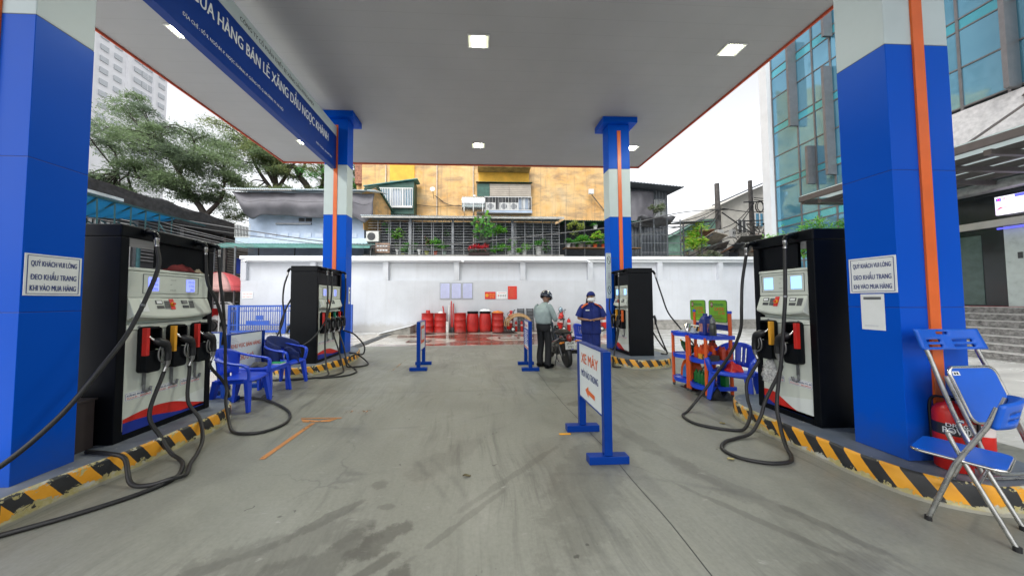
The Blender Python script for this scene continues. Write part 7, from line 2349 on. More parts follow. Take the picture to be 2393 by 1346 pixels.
B().box(-11.1, -9.2, 16.7, 16.79, 5.68, 5.76).obj('window_shade', GREYM, t)
g = B()
def tp(u, w):
    x = -13.0 + 7.35 * u
    sag = .05 * sin(u * 19) * w + .12 * sin(u * 3.0 + .6) * w
    zb = 5.98 - .22 * math.exp(-((u - .13) / .06) ** 2) - .35 * math.exp(-((u - .93) / .05) ** 2) + .07 * sin(u * 8) + .9 * max(0, .10 - u) * 10 * .3 + max(0, .06 - u) * 12
    z = 7.32 + (zb - 7.32) * w
    y = 16.35 - .35 * sin(pi * w * .9) * (1 - .4 * u) + .06 * noise.noise(Vector((u * 9, w * 2.5, 2))) * 2 - .05 * sin(u * 40) * w * w
    return (x + .35 * w * max(0, .15 - u) * 5, y, z + sag * .3)
g.grid(tp, 70, 18); g.obj('tarpaulin', TARP, t, solid=.01)
g = B(); g.tube([tp(u / 40, .42) for u in range(3, 40)], .014, 5); g.obj('tarp_seam', DARKM, t)
g = B(); sheet(g, (-13.3, 16.0, 7.38), (7.8, 0, .0), (0, 2.3, .62), 1, .03, .11); g.obj('tin_roof', TINR, t, solid=.012)
g = B(); sheet(g, (-13.35, 15.95, 7.30), (3.5, 0, .0), (0, .9, .35), 1, .03, .11); g.obj('rusty_sheet', M('dull tin', (.38, .36, .34), .6, var=.3), t, solid=.01)
g = B(); g.add([(-6.3, 16.6, 5.4), (-5.45, 18.6, 5.4), (-5.45, 18.6, 7.3), (-5.9, 17.3, 8.0), (-6.32, 16.4, 7.35)], [(0, 1, 2, 3, 4)]); g.obj('gable_wall', PLA, t, solid=.06)
g = B(); g.bar((-6.0, 15.9, 7.40), (-5.8, 17.2, 8.05), .09, .10); g.bar((-5.8, 17.2, 8.05), (-5.3, 18.8, 7.0), .09, .10); g.obj('barge_board', GREENM, t)
rr_ = []
g = B(); g.box(-13.0, -12.2, 16.36, 16.39, 5.55, 5.60); g.box(-13.0, -12.2, 16.36, 16.39, 4.88, 4.92); rl = g.obj('balcony_rail', FRAMEW, t)
for k in range(11):
    g = B(); g.box(-12.98 + k * .077, -12.96 + k * .077, 16.365, 16.385, 4.92, 5.55); g.obj('baluster', FRAMEW, rl)
g = B(); sheet(g, (-13.6, 15.35, 4.20), (8.1, 0, .04), (0, 1.3, .42), 1, .03, .16); g.obj('green_awning', GREENR, t, solid=.012)
g = B(); g.box(-13.6, -5.5, 15.30, 15.36, 4.14, 4.23); g.obj('awning_edge', GREENR, t)
for x in (-13.2, -11.6, -9.8, -8.3, -7.0, -5.9):
    g = B(); g.bar((x, 16.2, 3.2), (x + .5, 15.5, 4.2), .05); g.obj('awning_strut', DARKM, t)
for x in (-13.35, -5.55):
    g = B(); g.cyl((x, 15.6, 0), (x, 15.6, 4.3), .045); g.obj('awning_post', GREYM, t)
# ---------------------------------------------------------------- right: dark house, roofs, poles and wires
CORD = M('dark corrugated metal', (.09, .10, .115), .55, .2, var=.25, vs=2)
t = thing('dark_tin_house', 'dark corrugated tin house with hanging tarpaulin right of the ochre building', 'house', (11.3, 18.4, 0))
g = B(); g.box(9.2, 12.0, 18.2, 22, 0, 8.45); g.obj('wall', CORD, t)
g = B(); sheet(g, (9.3, 18.16, 4.2), (2.7, 0, 0), (0, 0, 4.2), 1, .03, .2); g.obj('corrugated_front', CORD, t)
g = B(); sheet(g, (9.2, 17.3, 8.55), (3.3, 0, -.28), (0, 4.5, .2), 1, .02, .2); g.obj('tin_roof', CORD, t, solid=.05)
g = B(); g.grid(lambda u, w: (9.4 + 1.6 * u, 18.0 - .12 * sin(u * 3) - .05 * noise.noise(Vector((u * 5, w * 4, 8))), 8.2 - 2.0 * w - .2 * sin(u * 5) * w), 20, 12); g.obj('hanging_tarp', TARP, t, solid=.01)
wi = B().box(11.05, 11.7, 17.95, 18.1, 6.45, 7.7).obj('window', M('pale curtain', (.5, .52, .52), .6, var=.2), t)
for k in range(8):
    g = B(); g.box(11.05 + k * .09, 11.075 + k * .09, 17.85, 17.88, 6.4, 7.75); put(g.obj('window_bar', GREYM), wi)
B().box(11.0, 12.3, 17.0, 17.04, 5.75, 5.80).obj('rail', GREYM, t)
for x in (9.5, 10.3, 11.1, 11.9):
    B().box(x, x + .05, 16.9, 16.95, 3.6, 6.2).obj('balcony_post', GREYM, t)
for z in (4.2, 4.75, 5.25):
    B().box(9.4, 12.0, 16.88, 16.92, z, z + .04).obj('balcony_rail', GREYM, t)
B().box(9.3, 12.1, 16.9, 18.2, 3.9, 4.0).obj('balcony_floor', CONC, t)
g = B(); g.grid(lambda u, w: (9.4 + 2.2 * u, 16.8 + .8 * w, 6.3 - .4 * w + .25 * noise.noise(Vector((u * 4, w * 4, 3)))), 14, 6); g.obj('torn_canvas', M('grey canvas', (.17, .17, .18), .7, var=.2), t, solid=.01)
bush('grey leaved bush on the balcony of the dark tin house', (10.25, 16.7, 6.75), .45, 420, .07, [M('grey leaf', (.22, .24, .16), .7, var=.3), FOL[0]], group='plants by the tin house')
t = thing('flat_tin_awning', 'small flat tin awning on thin posts beside the dark tin house', 'awning', (13, 17.5, 0))
g = B(); sheet(g, (12.05, 17.0, 6.05), (2.3, 0, .1), (0, 1.6, .25), 1, .02, .15); g.obj('tin_roof', CORD, t, solid=.02)
for x in (12.2, 13.3):
    g = B(); g.cyl((x, 17.05, 3.0), (x, 17.05, 6.0), .04); g.obj('post', DARKM, t)
bush('yellow green tree top behind the wall left of the utility pole', (13.2, 17.6, 5.2), .75, 900, .09, [FOL[4], FOL[3]], group='plants by the tin house')
bush('grey green shrub low on the wall left of the utility pole', (13.6, 17.2, 4.0), .5, 500, .08, [FOL[0], M('grey leaf2', (.2, .2, .15), .7, var=.3)], group='plants by the tin house')
NET = M('green netting', (.16, .30, .24), .8, var=.3, vs=1.5)
t = thing('green_netting_house', 'shed wrapped in faded green netting behind the utility poles', 'house', (19, 24.5, 0))
g = B(); g.prism([(15.6, 0), (20.2, 0), (20.2, 8.3), (18.9, 8.2), (16.6, 6.9), (15.6, 6.5)], 24.2, 26, 'xz'); g.obj('net_wall', NET, t)
g = B(); g.bar((15.4, 24.0, 6.55), (18.9, 24.0, 8.3), .5, .05, up=(0, 0, 1)); g.obj('roof_edge', CORD, t)
t = thing('pale_gable_house', 'pale corrugated gable house with windows at the right beyond the poles', 'house', (25.5, 27, 0))
g = B(); g.prism([(22.6, 0), (29, 0), (29, 13.0), (26, 11.8), (22.6, 10.2)], 26.3, 32, 'xz'); g.obj('wall', M('pale cream sheet', (.55, .53, .48), .7, var=.12, vs=1.5), t)
g = B(); g.bar((22.0, 26.2, 10.25), (29, 26.2, 13.3), 1.2, .08, up=(0, 0, 1)); g.obj('roof_edge', CORD, t)
for x, z, m_ in ((23.9, 7.6, DARKM), (25.6, 8.2, GLASSB), (26.7, 8.4, BROWNP)):
    wi = B().box(x, x + .75, 26.2, 26.29, z, z + 1.15).obj('window', m_, t)
    for dx in (-.06, .36, .77):
        g = B(); g.box(x + dx, x + dx + .06, 26.12, 26.19, z - .03, z + 1.2); put(g.obj('frame', FRAMEW), wi)
g = B(); g.box(25.2, 27.8, 26.1, 26.28, 5.2, 7.4); g.obj('pink_wall', M('pinkish render', (.42, .30, .26), .8, var=.2), t)
t = thing('roof_clutter_block', 'low tangle of patched grey and rust roofs just over the white wall', 'building', (18, 20, 0))
rnd = random.Random(5)
cols = [CONC, M('rust roof', (.34, .18, .11), .8, var=.35, vs=4), CORD, M('cream render old', (.48, .42, .34), .8, var=.25), M('tin grey', (.32, .33, .33), .5, .3, var=.3)]
B().box(13.5, 26, 20.5, 23.5, 0, 4.6).obj('low_wall', cols[3], t)
for k in range(26):
    x = 14.2 + k * .42 + rnd.uniform(-.1, .1)
    z = 4.5 + rnd.random() * 1.5
    g = B(); g.bar((x, 19.2 + rnd.random(), z), (x + rnd.uniform(.6, 1.5), 19.4 + rnd.random(), z + rnd.uniform(-.2, .45)), rnd.uniform(.6, 1.2), .05, up=(0, .5, 1)); g.obj('roof_sheet', cols[k % 5], t)
for k in range(14):
    x = 14.5 + k * .72
    g = B(); g.box(x, x + rnd.uniform(.3, .8), 19.8, 20.3, 3.5, 4.2 + rnd.random() * 1.2); g.obj('wall_piece', cols[(k * 3) % 5], t)
def pole(label, x, y, top, tilt, r=.2):
    t = thing('utility_pole', label, 'utility pole', (x, y, 0), group='concrete utility poles')
    g = B(); g.tube([(x, y, 0), (x - tilt, y, top)], [r * 1.25, r * .8], 10); g.obj('shaft', M('weathered pole', (.15, .14, .135), .8, var=.35, vs=3), t)
    return t
p1 = pole('left utility pole carrying meter boxes beyond the wall', 17.75, 21, 10.0, .08, .19)
p2 = pole('right utility pole with looped cables before the pale gable house', 20.35, 21, 10.25, .12, .16)
for par, x, z, w_, h_ in ((p1, 17.2, 5.8, .45, .65), (p1, 18.25, 5.9, .3, .6), (p1, 17.0, 3.9, 1.1, 1.25), (p1, 18.5, 3.8, .4, 1.2), (p2, 20.8, 5.3, .7, 1.0)):
    g = B(); g.box(x, x + w_, 20.5, 20.75, z, z + h_); bx_ = g.obj('meter_box', FRAMEW, par)
    for i in range(2):
        for j in range(2 if h_ > 1 else 1):
            g = B(); g.box(x + .1 + i * w_ * .4, x + .1 + i * w_ * .4 + w_ * .15, 20.48, 20.499, z + .25 + j * .5, z + .42 + j * .5); put(g.obj('meter_window', DARKM), bx_)
for par, x, z in ((p1, 17.7, 8.0), (p2, 20.3, 7.2), (p2, 20.3, 8.6)):
    g = B(); g.bar((x - .7, 20.9, z), (x + .7, 20.9, z + .05), .07); g.obj('cross_arm', DARKM, par)
g = B(); g.tube([(20.6 + .3 * cos(a), 20.7, 8.2 + .42 * sin(a)) for a in [i * pi / 8 for i in range(16)]], .035, 5, closed=True); g.tube([(20.65 + .26 * cos(a), 20.66, 8.2 + .36 * sin(a)) for a in [i * pi / 8 for i in range(16)]], .03, 5, closed=True); g.obj('cable_coil', CABLE, p2)
pole_lab = ['cable running right from the left utility pole top', 'upper cable of three running right from the right pole', 'middle cable of three running right from the right pole', 'upper steep cable between the two poles', 'lower steep cable between the two poles', 'thick stay slanting down right behind the pump',
            'upper cable running left down from the left pole', 'lower cable running left down from the left pole', 'upper long cable from left pole to the dark tin house', 'lower long cable from left pole to the dark tin house', 'highest of three low cables sloping to the shrub', 'middle of three low cables sloping to the shrub', 'lowest of three low cables sloping to the shrub']
for k, (a, b_, s_, r) in enumerate([((17.7, 20.8, 8.1), (26, 21.5, 9.2), .7, .03), ((20.3, 20.8, 8.9), (27, 20, 8.9), .3, .03), ((20.3, 20.8, 8.75), (27, 20, 8.5), .3, .03), ((20.3, 20.8, 8.6), (17.8, 20.8, 6.6), .4, .03), ((20.3, 20.8, 8.5), (17.9, 20.8, 6.3), .5, .03), ((17.8, 20.8, 7.8), (21.5, 19, 3.9), .1, .045),
                               ((17.6, 20.8, 7.9), (15.0, 19.5, 6.2), .4, .03), ((17.6, 20.8, 7.6), (14.8, 19.5, 5.9), .5, .03), ((17.6, 20.8, 8.1), (9.3, 16.6, 6.0), .5, .025), ((17.6, 20.8, 8.0), (9.3, 16.6, 5.7), .7, .025), ((17.6, 20.8, 6.6), (13.0, 18.5, 4.4), .3, .03), ((17.6, 20.8, 6.3), (13.2, 18.5, 4.1), .3, .03), ((17.6, 20.8, 6.0), (12.8, 18, 3.9), .3, .03)]):
    a, b_ = Vector(a), Vector(b_)
    cable('overhead ' + pole_lab[k], [a, (a * 2 + b_) / 3 - Vector((0, 0, s_ * .8)), (a + b_ * 2) / 3 - Vector((0, 0, s_ * .8)), b_], r, CABLE, 'pole cables')
tg = B()
for k in range(70):
    x, z = rnd.uniform(18.2, 22.0), rnd.uniform(3.9, 6.6)
    pts = [(x, 20.2, z)]
    for i in range(4):
        x += rnd.gauss(0, .45); z += rnd.gauss(0, .35)
        pts.append((x, 20.2 + rnd.gauss(0, .1), max(3.7, min(6.8, z))))
    tg.tube(smooth_path(pts, 3), rnd.choice((.015, .022, .03)), 4)
tag(tg.obj('cable_tangle', M('dusty cable', (.10, .095, .09), .7, var=.4)), 'dense tangle of dusty cables between the two utility poles', 'cable tangle', kind='stuff')

# long cables over the wall
cable('thick cable sweeping from the left houses past the terrace up to the right', [(-26, 13, 7.6), (-17, 14.6, 5.9), (-12.8, 15.2, 5.2), (-7.5, 15.4, 4.45), (-4, 15.5, 4.32), (-1, 15.5, 4.42), (3, 15.5, 4.85), (7.4, 15.6, 5.4), (12, 17, 6.6), (17.6, 20.8, 8.0)], .028, CABLEG)
cable('second cable just below the thick one, over the terrace', [(-26, 13, 7.0), (-17, 14.6, 5.6), (-12.8, 15.3, 4.95), (-7.5, 15.4, 4.3), (-4, 15.5, 4.18), (0, 15.5, 4.12), (4, 15.5, 4.4), (7.4, 15.6, 4.75), (12, 17, 5.8)], .018, CABLEG)
for k, (z0, z1) in enumerate(((5.35, 4.6), (5.1, 4.5), (5.0, 4.35), (4.85, 4.25))):
    cable(('highest', 'second highest', 'third highest', 'lowest')[k] + ' of the four thin grey cables before the dark left building', [(-22, 12.2, z0 + .8), (-15, 12.4, z0 - .1), (-12.6, 13.4, z1), (-11.2, 15.3, z1 - .35)], .012, M('light cable', (.3, .3, .3), .5, var=.1), 'thin cables at the left')

# ---------------------------------------------------------------- glass office building at the right
def glass_teal():
    m, n, p, o = nodes_of('teal curtain glass')
    v = coord(n)
    c = ramp(n, noi(n, v, .35, 3, .5), [(.3, (.08, .28, .42)), (.7, (.18, .42, .55))])
    n.links.new(c, p.inputs['Base Color'])
    p.inputs['Roughness'].default_value = .04
    p.inputs['Metallic'].default_value = .5
    p.inputs['Specular IOR Level'].default_value = 1.0
    p.inputs['Coat Weight'].default_value = .6
    p.inputs['Coat Roughness'].default_value = .02
    bump(n, p, noi(n, v, .6, 2), .06, .3)
    return m
TEAL = glass_teal()
CYAN = M('cyan spandrel glass', (.10, .46, .56), .08, .4, var=.15, vs=.5, coat=.5)
MUL = M('mullion grey', (.17, .165, .17), .45, .4, var=.1)
STONE = M('speckled pale stone', (.66, .64, .64), .7, var=.14, vs=9, bmp=.15)
GX = 14.55
t = thing('glass_office', 'teal glass office building with grey fins and stone band at the right', 'building', (GX, 8, 0))
B().box(GX + .3, GX + 14, -8, 13.75, 0, 24).obj('core', M('office interior dark', (.012, .05, .06), .7, var=.2), t)
B().box(GX - .25, GX + .29, 13.76, 14.15, 0, 24).obj('corner_trim', WALLT, t)
ys_ = [13.74, 12.62, 11.95, 11.3, 10.45, 9.6, 8.9, 8.1, 7.3, 6.5, 5.5, 4.3, 3, 1.5, 0, -2]
zs_ = [.0, 1.3, 3.2, 4.9, 5.25, 6.9, 7.2, 8.4, 9.55, 9.9, 11.3, 12.3, 12.7, 14.2, 15.6, 18, 21]
for i in range(len(ys_) - 1):
    for j in range(len(zs_) - 1):
        y1, y0 = ys_[i], ys_[i + 1]
        z0, z1 = zs_[j], zs_[j + 1]
        if y1 < 9.0 and z1 <= 7.25:
            continue
        g = B()
        dx = .006 * math.sin(i * 5.3 + j * 2.1)
        g.add([(GX + dx, y0 + .03, z0 + .025), (GX - dx, y1 - .03, z0 + .025), (GX - dx, y1 - .03, z1 - .025), (GX + dx * .5, y0 + .03, z1 - .025)], [(0, 1, 2, 3)])
        g.obj('glass_pane', CYAN if z1 - z0 < .42 else TEAL, t, solid=.02)
for i, y in enumerate(ys_):
    z0 = 7.0 if y < 9 else 0
    B().box(GX - .04, GX + .12, y - .028, y + .028, z0, 21).obj('mullion', MUL, t)
for z in zs_[1:]:
    B().box(GX - .03, GX + .10, 8.98 if z < 7 else -2, 13.73, z - .022, z + .022).obj('transom', MUL, t)
for y, z0, z1 in ((12.62, 9.3, 13.2), (11.28, 6.5, 11.0), (12.0, 6.4, 8.05), (11.2, 12.2, 15), (7.15, 7.1, 14), (6.5, 7.1, 14), (9.6, 8.6, 13), (5.5, 7.1, 14)):
    B().box(GX - .42, GX - .045, y - .045, y + .045, z0, z1).obj('fin', MUL, t)
B().box(GX - .12, GX + .28, -6, 8.95, 6.03, 7.06).obj('stone_band', STONE, t)
B().box(GX - .02, GX + .27, -6, 8.95, 5.0, 6.02).obj('dark_recess', MUL, t)
# entrance
B().box(GX + .05, GX + .28, -6, 8.95, 3.68, 4.9).obj('upper_dark_glass', GLASSD, t)
B().box(GX - .10, GX + .04, -6, 8.95, 3.47, 3.67).obj('steel_lintel', M('satin steel', (.55, .54, .52), .35, .5, var=.05), t)
B().box(GX - .35, GX - .0, -6, 8.95, 4.45, 4.72).obj('round_beam', MATS['tin grey'], t, bevel=.1)
B().box(GX + .02, GX + .06, 7.58, 8.9, 1.26, 3.46).obj('door_glass', GLASSD, t)
B().box(GX + .0, GX + .03, 7.95, 8.85, 1.30, 3.3).obj('sliding_leaf', M('greenish glass', (.08, .12, .11), .1, var=.15), t)
B().box(GX + .0, GX + .03, 4.0, 7.57, 1.26, 3.46).obj('frosted_glass', M('frosted pale glass', (.5, .56, .55), .3, var=.08), t)
B().box(GX - .02, GX - .001, 7.30, 7.37, 2.55, 2.72).obj('door_button', DARKM, t)
# awning
t2 = thing('entrance_awning', 'brown steel canopy with square skylights over the office steps', 'awning', (12.7, 5, 4.9))
BRS = M('brown grey steel', (.11, .095, .09), .5, .3, var=.1)
B().box(10.98, 11.08, -2, 9.62, 4.78, 4.95).obj('edge_beam', BRS, t2)
B().box(11.08, GX - .02, 9.52, 9.62, 4.70, 4.88).obj('edge_beam', BRS, t2)
for x in (11.75, 12.5, 13.25, 14.0):
    B().box(x - .05, x + .05, -2, 9.51, 4.72, 4.86).obj('long_beam', BRS, t2)
for k in range(14):
    y = 9.1 - k * .8
    B().box(11.09, GX - .02, y - .05, y + .05, 4.60, 4.715).obj('cross_beam', BRS, t2)
B().box(11.0, GX - .02, -2, 9.6, 4.955, 4.985).obj('roof_glass', leafmat('awning glass', (.36, .42, .40), .1), t2)
for y in (6.9, 4.6, 9.0):
    g = B(); g.bar((GX - .1, y, 6.7), (11.9, y + .1, 5.0), .045); g.obj('tie_rod', BRS, t2)
    g = B(); g.bar((GX - .12, y - .1, 6.66), (GX - .12, y + .14, 6.86), .1); g.obj('rod_bracket', BRS, t2)
# steps
t3 = thing('entrance_steps', 'wide grey granite steps with red carpet up to the office door', 'steps', (13.5, 5, 0))
GRAN = M('grey granite', (.24, .235, .23), .5, var=.45, vs=14)
for k in range(7):
    x = 12.6 + k * .29
    g = B(); g.box(x, GX + .1, -5, 9.2, k * .178, (k + 1) * .178 - .026); g.obj('step', GRAN, t3)
    g = B(); g.box(x - .02, GX + .1, -5, 9.2, (k + 1) * .178 - .025, (k + 1) * .178); g.obj('tread', M('pale granite tread', (.5, .49, .48), .45, var=.2, vs=14), t3)
g = B(); g.box(14.36, GX - .15, 4.0, 9.0, 1.247, 1.258); g.obj('red_carpet', M('red carpet', (.35, .02, .03), .9, var=.1), t3)
# LED sign
def led():
    m, n, p, o = nodes_of('lit led panel')
    v = coord(n)
    c = ramp(n, noi(n, v, 1.3, 3, .5), [(.35, (.62, .55, .9)), (.5, (.9, .9, 1)), (.65, (.75, .6, .85))])
    n.links.new(c, p.inputs['Emission Color'])
    p.inputs['Emission Strength'].default_value = .8
    p.inputs['Base Color'].default_value = (.1, .1, .12, 1)
    return m
t = thing('led_sign', 'lit LED screen with red PECO lettering over the office door', 'sign', (GX, 6.5, 3.7))
f = FR((GX - .14, 7.60, 3.78), (0, -1, 0))
g = B(); f.box(g, 0, 3.0, 0, .50, -.08, 0); g.obj('screen', led(), t)
LR = M('lit red letters', (.5, .02, .05), .5, var=0, emit=(.8, .02, .06), es=.8)
LBm = M('lit blue bars', (.03, .05, .4), .5, var=0, emit=(.08, .08, .8), es=.9)
g = B(); f.box(g, .02, .10, .37, .46, .001, .004); g.obj('emblem', LBm, t)
g = B(); f.box(g, .045, .08, .395, .435, .005, .007); g.obj('emblem_core', LR, t)
text('PECO', f.p(.125, .375, .001), f.U, f.V, .15, .08, LR, t, .03)
g = B(); f.box(g, .31, 3.0, .42, .495, .001, .004); g.obj('blue_bar', LBm, t)
g = B(); f.box(g, 0, 3.0, -.4, -.36, -.05, .0); g.obj('blue_tube', LBm, t)
g = B(); g.tube([f.p(.04, .14, .003), f.p(.12, .19, .003), f.p(.2, .18, .003), f.p(.28, .13, .003)], [.03, .09, .08, .03], 10, flat=.06); g.obj('red_picture', LR, t)
# shrubs before the office
for c, r, lb in (((12.2, 10.9, 3.75), .75, 'bright green shrub above the right near pump, left clump'), ((12.6, 10.1, 3.9), .8, 'dark green shrub above the right near pump, right clump')):
    t = thing('office_shrub', lb, 'shrub', (c[0], c[1], 0), group='shrubs before the glass office')
    g = B(); rnd2 = random.Random(int(c[0] * 10)); cs = [((c[0] + rnd2.gauss(0, r * .45), c[1] + rnd2.gauss(0, r * .4), c[2] + rnd2.gauss(0, r * .3)), r * .45) for _ in range(14)]
    for i in range(2):
        g.cur = i; leaves(g, cs, 1100, .075, flat=.9, rnd=rnd2, asp=.5)
    g.obj('crown', [FOL[3], FOL[5] if 'dark' in lb else FOL[3]], t, recalc=False)
    g = B(); limb(g, [(c[0], c[1], 0), (c[0], c[1], 2.5), c], .07, .03); [limb(g, [(c[0], c[1], 3), q[0]], .03, .01, 5) for q in cs[:8]]; g.obj('trunk', BARK, t)
t = thing('stone_planter', 'pale stone planter wall before the office shrubs', 'planter', (12.4, 10.5, 0)); B().box(11.8, 13.2, 9.7, 11.5, 0, .8).obj('box', STONE, t); B().box(11.85, 13.15, 9.75, 11.45, .801, .83).obj('soil', BARK, t)

# ---------------------------------------------------------------- left: dark market building, blue roof, cars
DKC = M('dark building sheet', (.06, .062, .066), .7, var=.3, vs=1.5)
t = thing('dark_market_building', 'long dark building with slatted vents and black roof at the left', 'building', (-18, 18, 0))
B().box(-30, -16.05, 8, 33, 0, 6.1).obj('wall', DKC, t)
g = B(); sheet(g, (-15.3, 8, 6.3), (0, 25, .0), (-6, 0, 1.4), 1, .03, .2); g.obj('roof', DKC, t, solid=.06)
g = B(); g.grid(lambda u, w: (-15.25 - .1 * noise.noise(Vector((u * 30, w * 3, 0))), 9 + 22 * u, 6.35 - .9 * w - .15 * noise.noise(Vector((u * 20, w, 4)))), 60, 6); g.obj('black_shade_net', M('black shade net', (.055, .055, .056), .9, var=.3), t, solid=.01)
STR = M('pale vent slat', (.60, .61, .60), .6, var=.15)
GSL = M('grey vent slat', (.2, .2, .2), .6, var=.2)
def vents(y0, y1, z0, z1, horiz, m_, step=.16):
    a = z0 if horiz else y0
    e = z1 if horiz else y1
    base = None
    while a < e:
        if horiz: q = (-16.0, -15.94, y0, y1, a, a + step * .5)
        else: q = (-16.0, -15.94, a, a + step * .5, z0, z1)
        g = B(); g.box(*q); g.obj('vent_slat', m_, t)
        a += step
vents(9.0, 11.9, 3.2, 4.6, False, STR)
vents(12.2, 14.3, 3.0, 4.9, False, STR, .2)
vents(14.6, 16.2, 3.4, 5.0, True, GSL)
vents(17.0, 19.0, 2.2, 4.9, True, GSL)
vents(19.6, 23.0, 2.4, 5.2, True, GSL)
vents(16.3, 16.9, 4.0, 5.0, False, GSL)
for y in (12.0, 14.45, 16.6, 19.3, 23.4):
    B().box(-16.04, -15.9, y - .09, y + .09, 0, 5.6).obj('pillar', GREYM, t)
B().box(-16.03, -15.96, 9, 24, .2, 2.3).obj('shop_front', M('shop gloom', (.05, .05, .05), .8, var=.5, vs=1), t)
# blue polycarbonate lean-to roof
PC = leafmat('blue polycarbonate', (.02, .15, .24), .25)
t = thing('blue_polycarbonate_roof', 'blue polycarbonate roof on green steel trusses at the left', 'awning', (-13.5, 12, 0))
g = B()
NU = 30
g.grid(lambda u, w: (-13.0 - 1.0 * w, 9.0 + 4.3 * u, 5.05 - (.95 - .85 * u) * w - .08 * sin(w * pi)), 24, 8)
g.obj('sheet', PC, t, solid=.02)
TRS = M('teal steel', (.03, .10, .11), .5, .3, var=.2)
for k in range(9):
    y = 9.1 + k * .5
    u = (y - 9.0) / 4.3
    zl = 5.05 - (.95 - .85 * u) - .02
    g = B(); g.bar((-12.97, y, 5.0), (-14.0, y, zl), .045); g.bar((-12.97, y, 5.0), (-13.3, y + .3, 4.15), .04); g.bar((-13.3, y + .3, 4.15), (-14.0, y + .5, zl), .035); g.obj('rafter', TRS, t)
for x, z in ((-12.95, 5.06), (-13.3, 4.13)):
    g = B(); g.bar((x, 9.6, z), (x, 14.6, z), .06); g.obj('purlin', TRS, t)
for y in (9.8, 12.2, 14.5):
    g = B(); g.cyl((-13.3, y, 0), (-13.3, y, 4.1), .06); g.obj('post', TRS, t)
B().box(-13.1, -12.9, 9.0, 11.3, 5.12, 5.22).obj('white_edge', TINR, t)
t = thing('street_column', 'thin grey lamp column beside the left end of the wall', 'column', (-11.9, 15.2, 0))
g = B(); g.cyl((-12.0, 15.2, 0), (-12.0, 15.2, 4.2), .05); g.obj('shaft', GREYM, t)
g = B(); g.box(-12.5, -12.15, 15.9, 15.95, 2.9, 3.7); g.obj('round_sign_board', NAVY, t)
# parasol
PK = leafmat('pink parasol cloth', (.75, .16, .17), .08)
PK2 = leafmat('pale pink parasol cloth', (.7, .38, .36), .06)
t = thing('street_parasol', 'pink and pale striped parasol over the parked motorbikes at the left', 'umbrella', (-12.35, 14.8, 0))
N = 8
for k in range(N):
    g = B()
    a0, a1 = 2 * pi * k / N + .2, 2 * pi * (k + 1) / N + .2
    def fn(u, w):
        a = a0 + (a1 - a0) * u
        r = 1.3 * w
        sc = 1 - .05 * sin(pi * u) * w
        return (-12.35 + r * cos(a) * sc, 14.8 + r * sin(a) * sc, 2.87 - .75 * w ** 2 + .06 * sin(pi * u) * w * 0)
    g.grid(fn, 6, 8); pn = g.obj('cloth_panel', PK if k % 2 else PK2, t, solid=.006)
    g = B(); g.grid(lambda u, w: (fn(u, 1)[0], fn(u, 1)[1], fn(u, 1)[2] - .16 * w), 6, 2); put(g.obj('valance', PK if k % 2 else PK2, solid=.005), pn)
    g = B(); g.tube([(-12.35, 14.8, 2.80), (-12.35 + 1.26 * cos(a0), 14.8 + 1.26 * sin(a0), 2.12)], .01, 5); g.obj('rib', GREYM, t)
g = B(); g.cyl((-12.35, 14.8, 0), (-12.35, 14.8, 2.93), .025); g.obj('pole', FRAMEW, t)
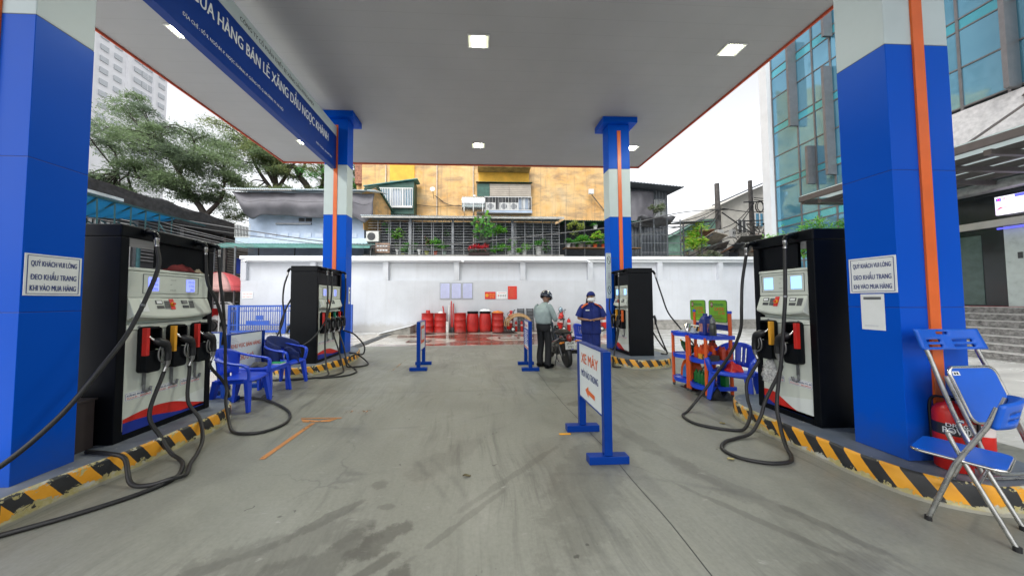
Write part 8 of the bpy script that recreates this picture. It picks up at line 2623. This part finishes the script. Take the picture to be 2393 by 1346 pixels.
# cars
def car(label, loc, rz, paint, group='cars parked at the left'):
    t = thing('parked_car', label, 'car', loc, rz, group=group, world=False)
    side = [(-2.1, .35), (-2.15, .75), (-1.95, .95), (-1.2, 1.02), (-.6, 1.42), (.75, 1.45), (1.45, 1.02), (2.05, .95), (2.12, .6), (2.1, .35), (1.65, .3), (1.5, .55), (1.3, .62), (1.1, .55), (.95, .3), (-.95, .3), (-1.1, .55), (-1.3, .62), (-1.5, .55), (-1.65, .3)]
    g = B(); n = len(side)
    v = []
    for s_, k in ((-1, 1), (1, 1)):
        v += [(x, s_ * (.84 if z < 1.05 else .68), z) for x, z in side]
    g.add(v, [tuple(range(n)), tuple(range(2 * n - 1, n - 1, -1))] + [(i, i + n, (i + 1) % n + n, (i + 1) % n) for i in range(n)])
    g.obj('body', paint, t, bevel=.05)
    for s_ in (-1, 1):
        g = B(); g.add([(-1.05, s_ * .80, 1.05), (-.55, s_ * .70, 1.37), (.68, s_ * .70, 1.39), (1.25, s_ * .80, 1.05)], [(0, 1, 2, 3)]); g.obj('side_window', GLASSD, t, solid=.02)
        for x in (-1.3, 1.3):
            T_ = Matrix.Translation((x, s_ * .76, .31)) @ Matrix.Rotation(pi / 2, 4, 'X')
            g = B(); g.T = T_; g.lathe([(.2, -.1), (.3, -.1), (.31, 0), (.3, .1), (.2, .1)], 20); w_ = g.obj('tyre', RUBBER, t)
            g = B(); g.T = T_; g.lathe([(.001, -.09), (.19, -.105), (.19, .105), (.001, .09)], 14, caps=False); g.obj('rim', STEEL, w_)
        g = B(); g.sphere((2.08, s_ * .62, .74), .1, 10, 6, (.4, 1.4, .7)); g.obj('headlight', CHROME, t)
        g = B(); g.box(-2.16, -2.12, s_ * .6 - .15, s_ * .6 + .15, .7, .86); g.obj('tail_light', TAIL, t)
    g = B(); g.add([(-1.22, -.72, 1.04), (-1.22, .72, 1.04), (-.66, .6, 1.39), (-.66, -.6, 1.39)], [(0, 1, 2, 3)]); g.obj('rear_window', GLASSD, t, solid=.03)
    g = B(); g.add([(1.47, -.72, 1.04), (1.47, .72, 1.04), (.82, .6, 1.42), (.82, -.6, 1.42)], [(0, 1, 2, 3)]); g.obj('windscreen', GLASSD, t, solid=.03)
    return t
car('white car parked at the left street under the parasol', (-15.6, 18.6, 0), .35, M('white car paint', (.7, .7, .7), .25, var=.03, coat=.6))
car('silver grey car nosing in beside the left end of the wall', (-14.2, 21.3, 0), -.5, M('silver car paint', (.35, .37, .38), .25, .5, var=.05, coat=.6))
# small scooter with red box
t = thing('delivery_scooter', 'parked scooter with a red delivery box left of the blue gate', 'scooter', (-12.6, 15.4, 0), 0, world=False)
for x in (-.6, .6):
    T_ = Matrix.Translation((x, 0, .26)) @ Matrix.Rotation(pi / 2, 4, 'X')
    g = B(); g.T = T_; g.lathe([(.18, -.05), (.25, -.05), (.26, 0), (.25, .05), (.18, .05)], 18); g.obj('tyre', RUBBER, t)
g = B(); g.tube(smooth_path([(-.75, 0, .6), (-.4, 0, .68), (.1, 0, .45), (.35, 0, .5), (.5, 0, .95)], 4), .12, 10, flat=1.0); g.obj('body', M('scooter white', (.6, .6, .6), .3, var=.05), t)
g = B(); g.tube([(.5, -.3, 1.02), (.52, 0, 1.0), (.5, .3, 1.02)], .02, 6); g.obj('handlebar', DARKM, t)
g = B(); g.box(-.95, -.45, -.26, .26, .72, 1.12); bxx = g.obj('red_box', M('red delivery box', (.6, .02, .02), .4, var=.1), t, bevel=.03)
g = B(); g.box(-.80, -.6, -.268, -.262, .85, .98); g.obj('white_label', PAPER, bxx)
t = thing('goods_stack', 'stack of wrapped goods and trays beside the scooter at the left', 'goods', (-13.6, 15.6, 0))
for k, (x, z, w_, h_, m_) in enumerate([(-14.4, 0, .55, .45, MATS['red delivery box']), (-13.75, 0, .5, .4, PAPER), (-14.45, .46, .7, .35, CLEAR), (-13.7, .42, .45, .32, FRAMEW), (-14.35, .82, .5, .3, GREYM), (-13.75, .76, .5, .2, FRAMEW)]):
    g = B(); g.box(x, x + w_, 15.4, 15.9, z + .005, z + h_); g.obj('wrapped_box', m_, t, bevel=.02)

# remove the helper flag
for o in bpy.data.objects:
    if '_w' in o:
        del o['_w']
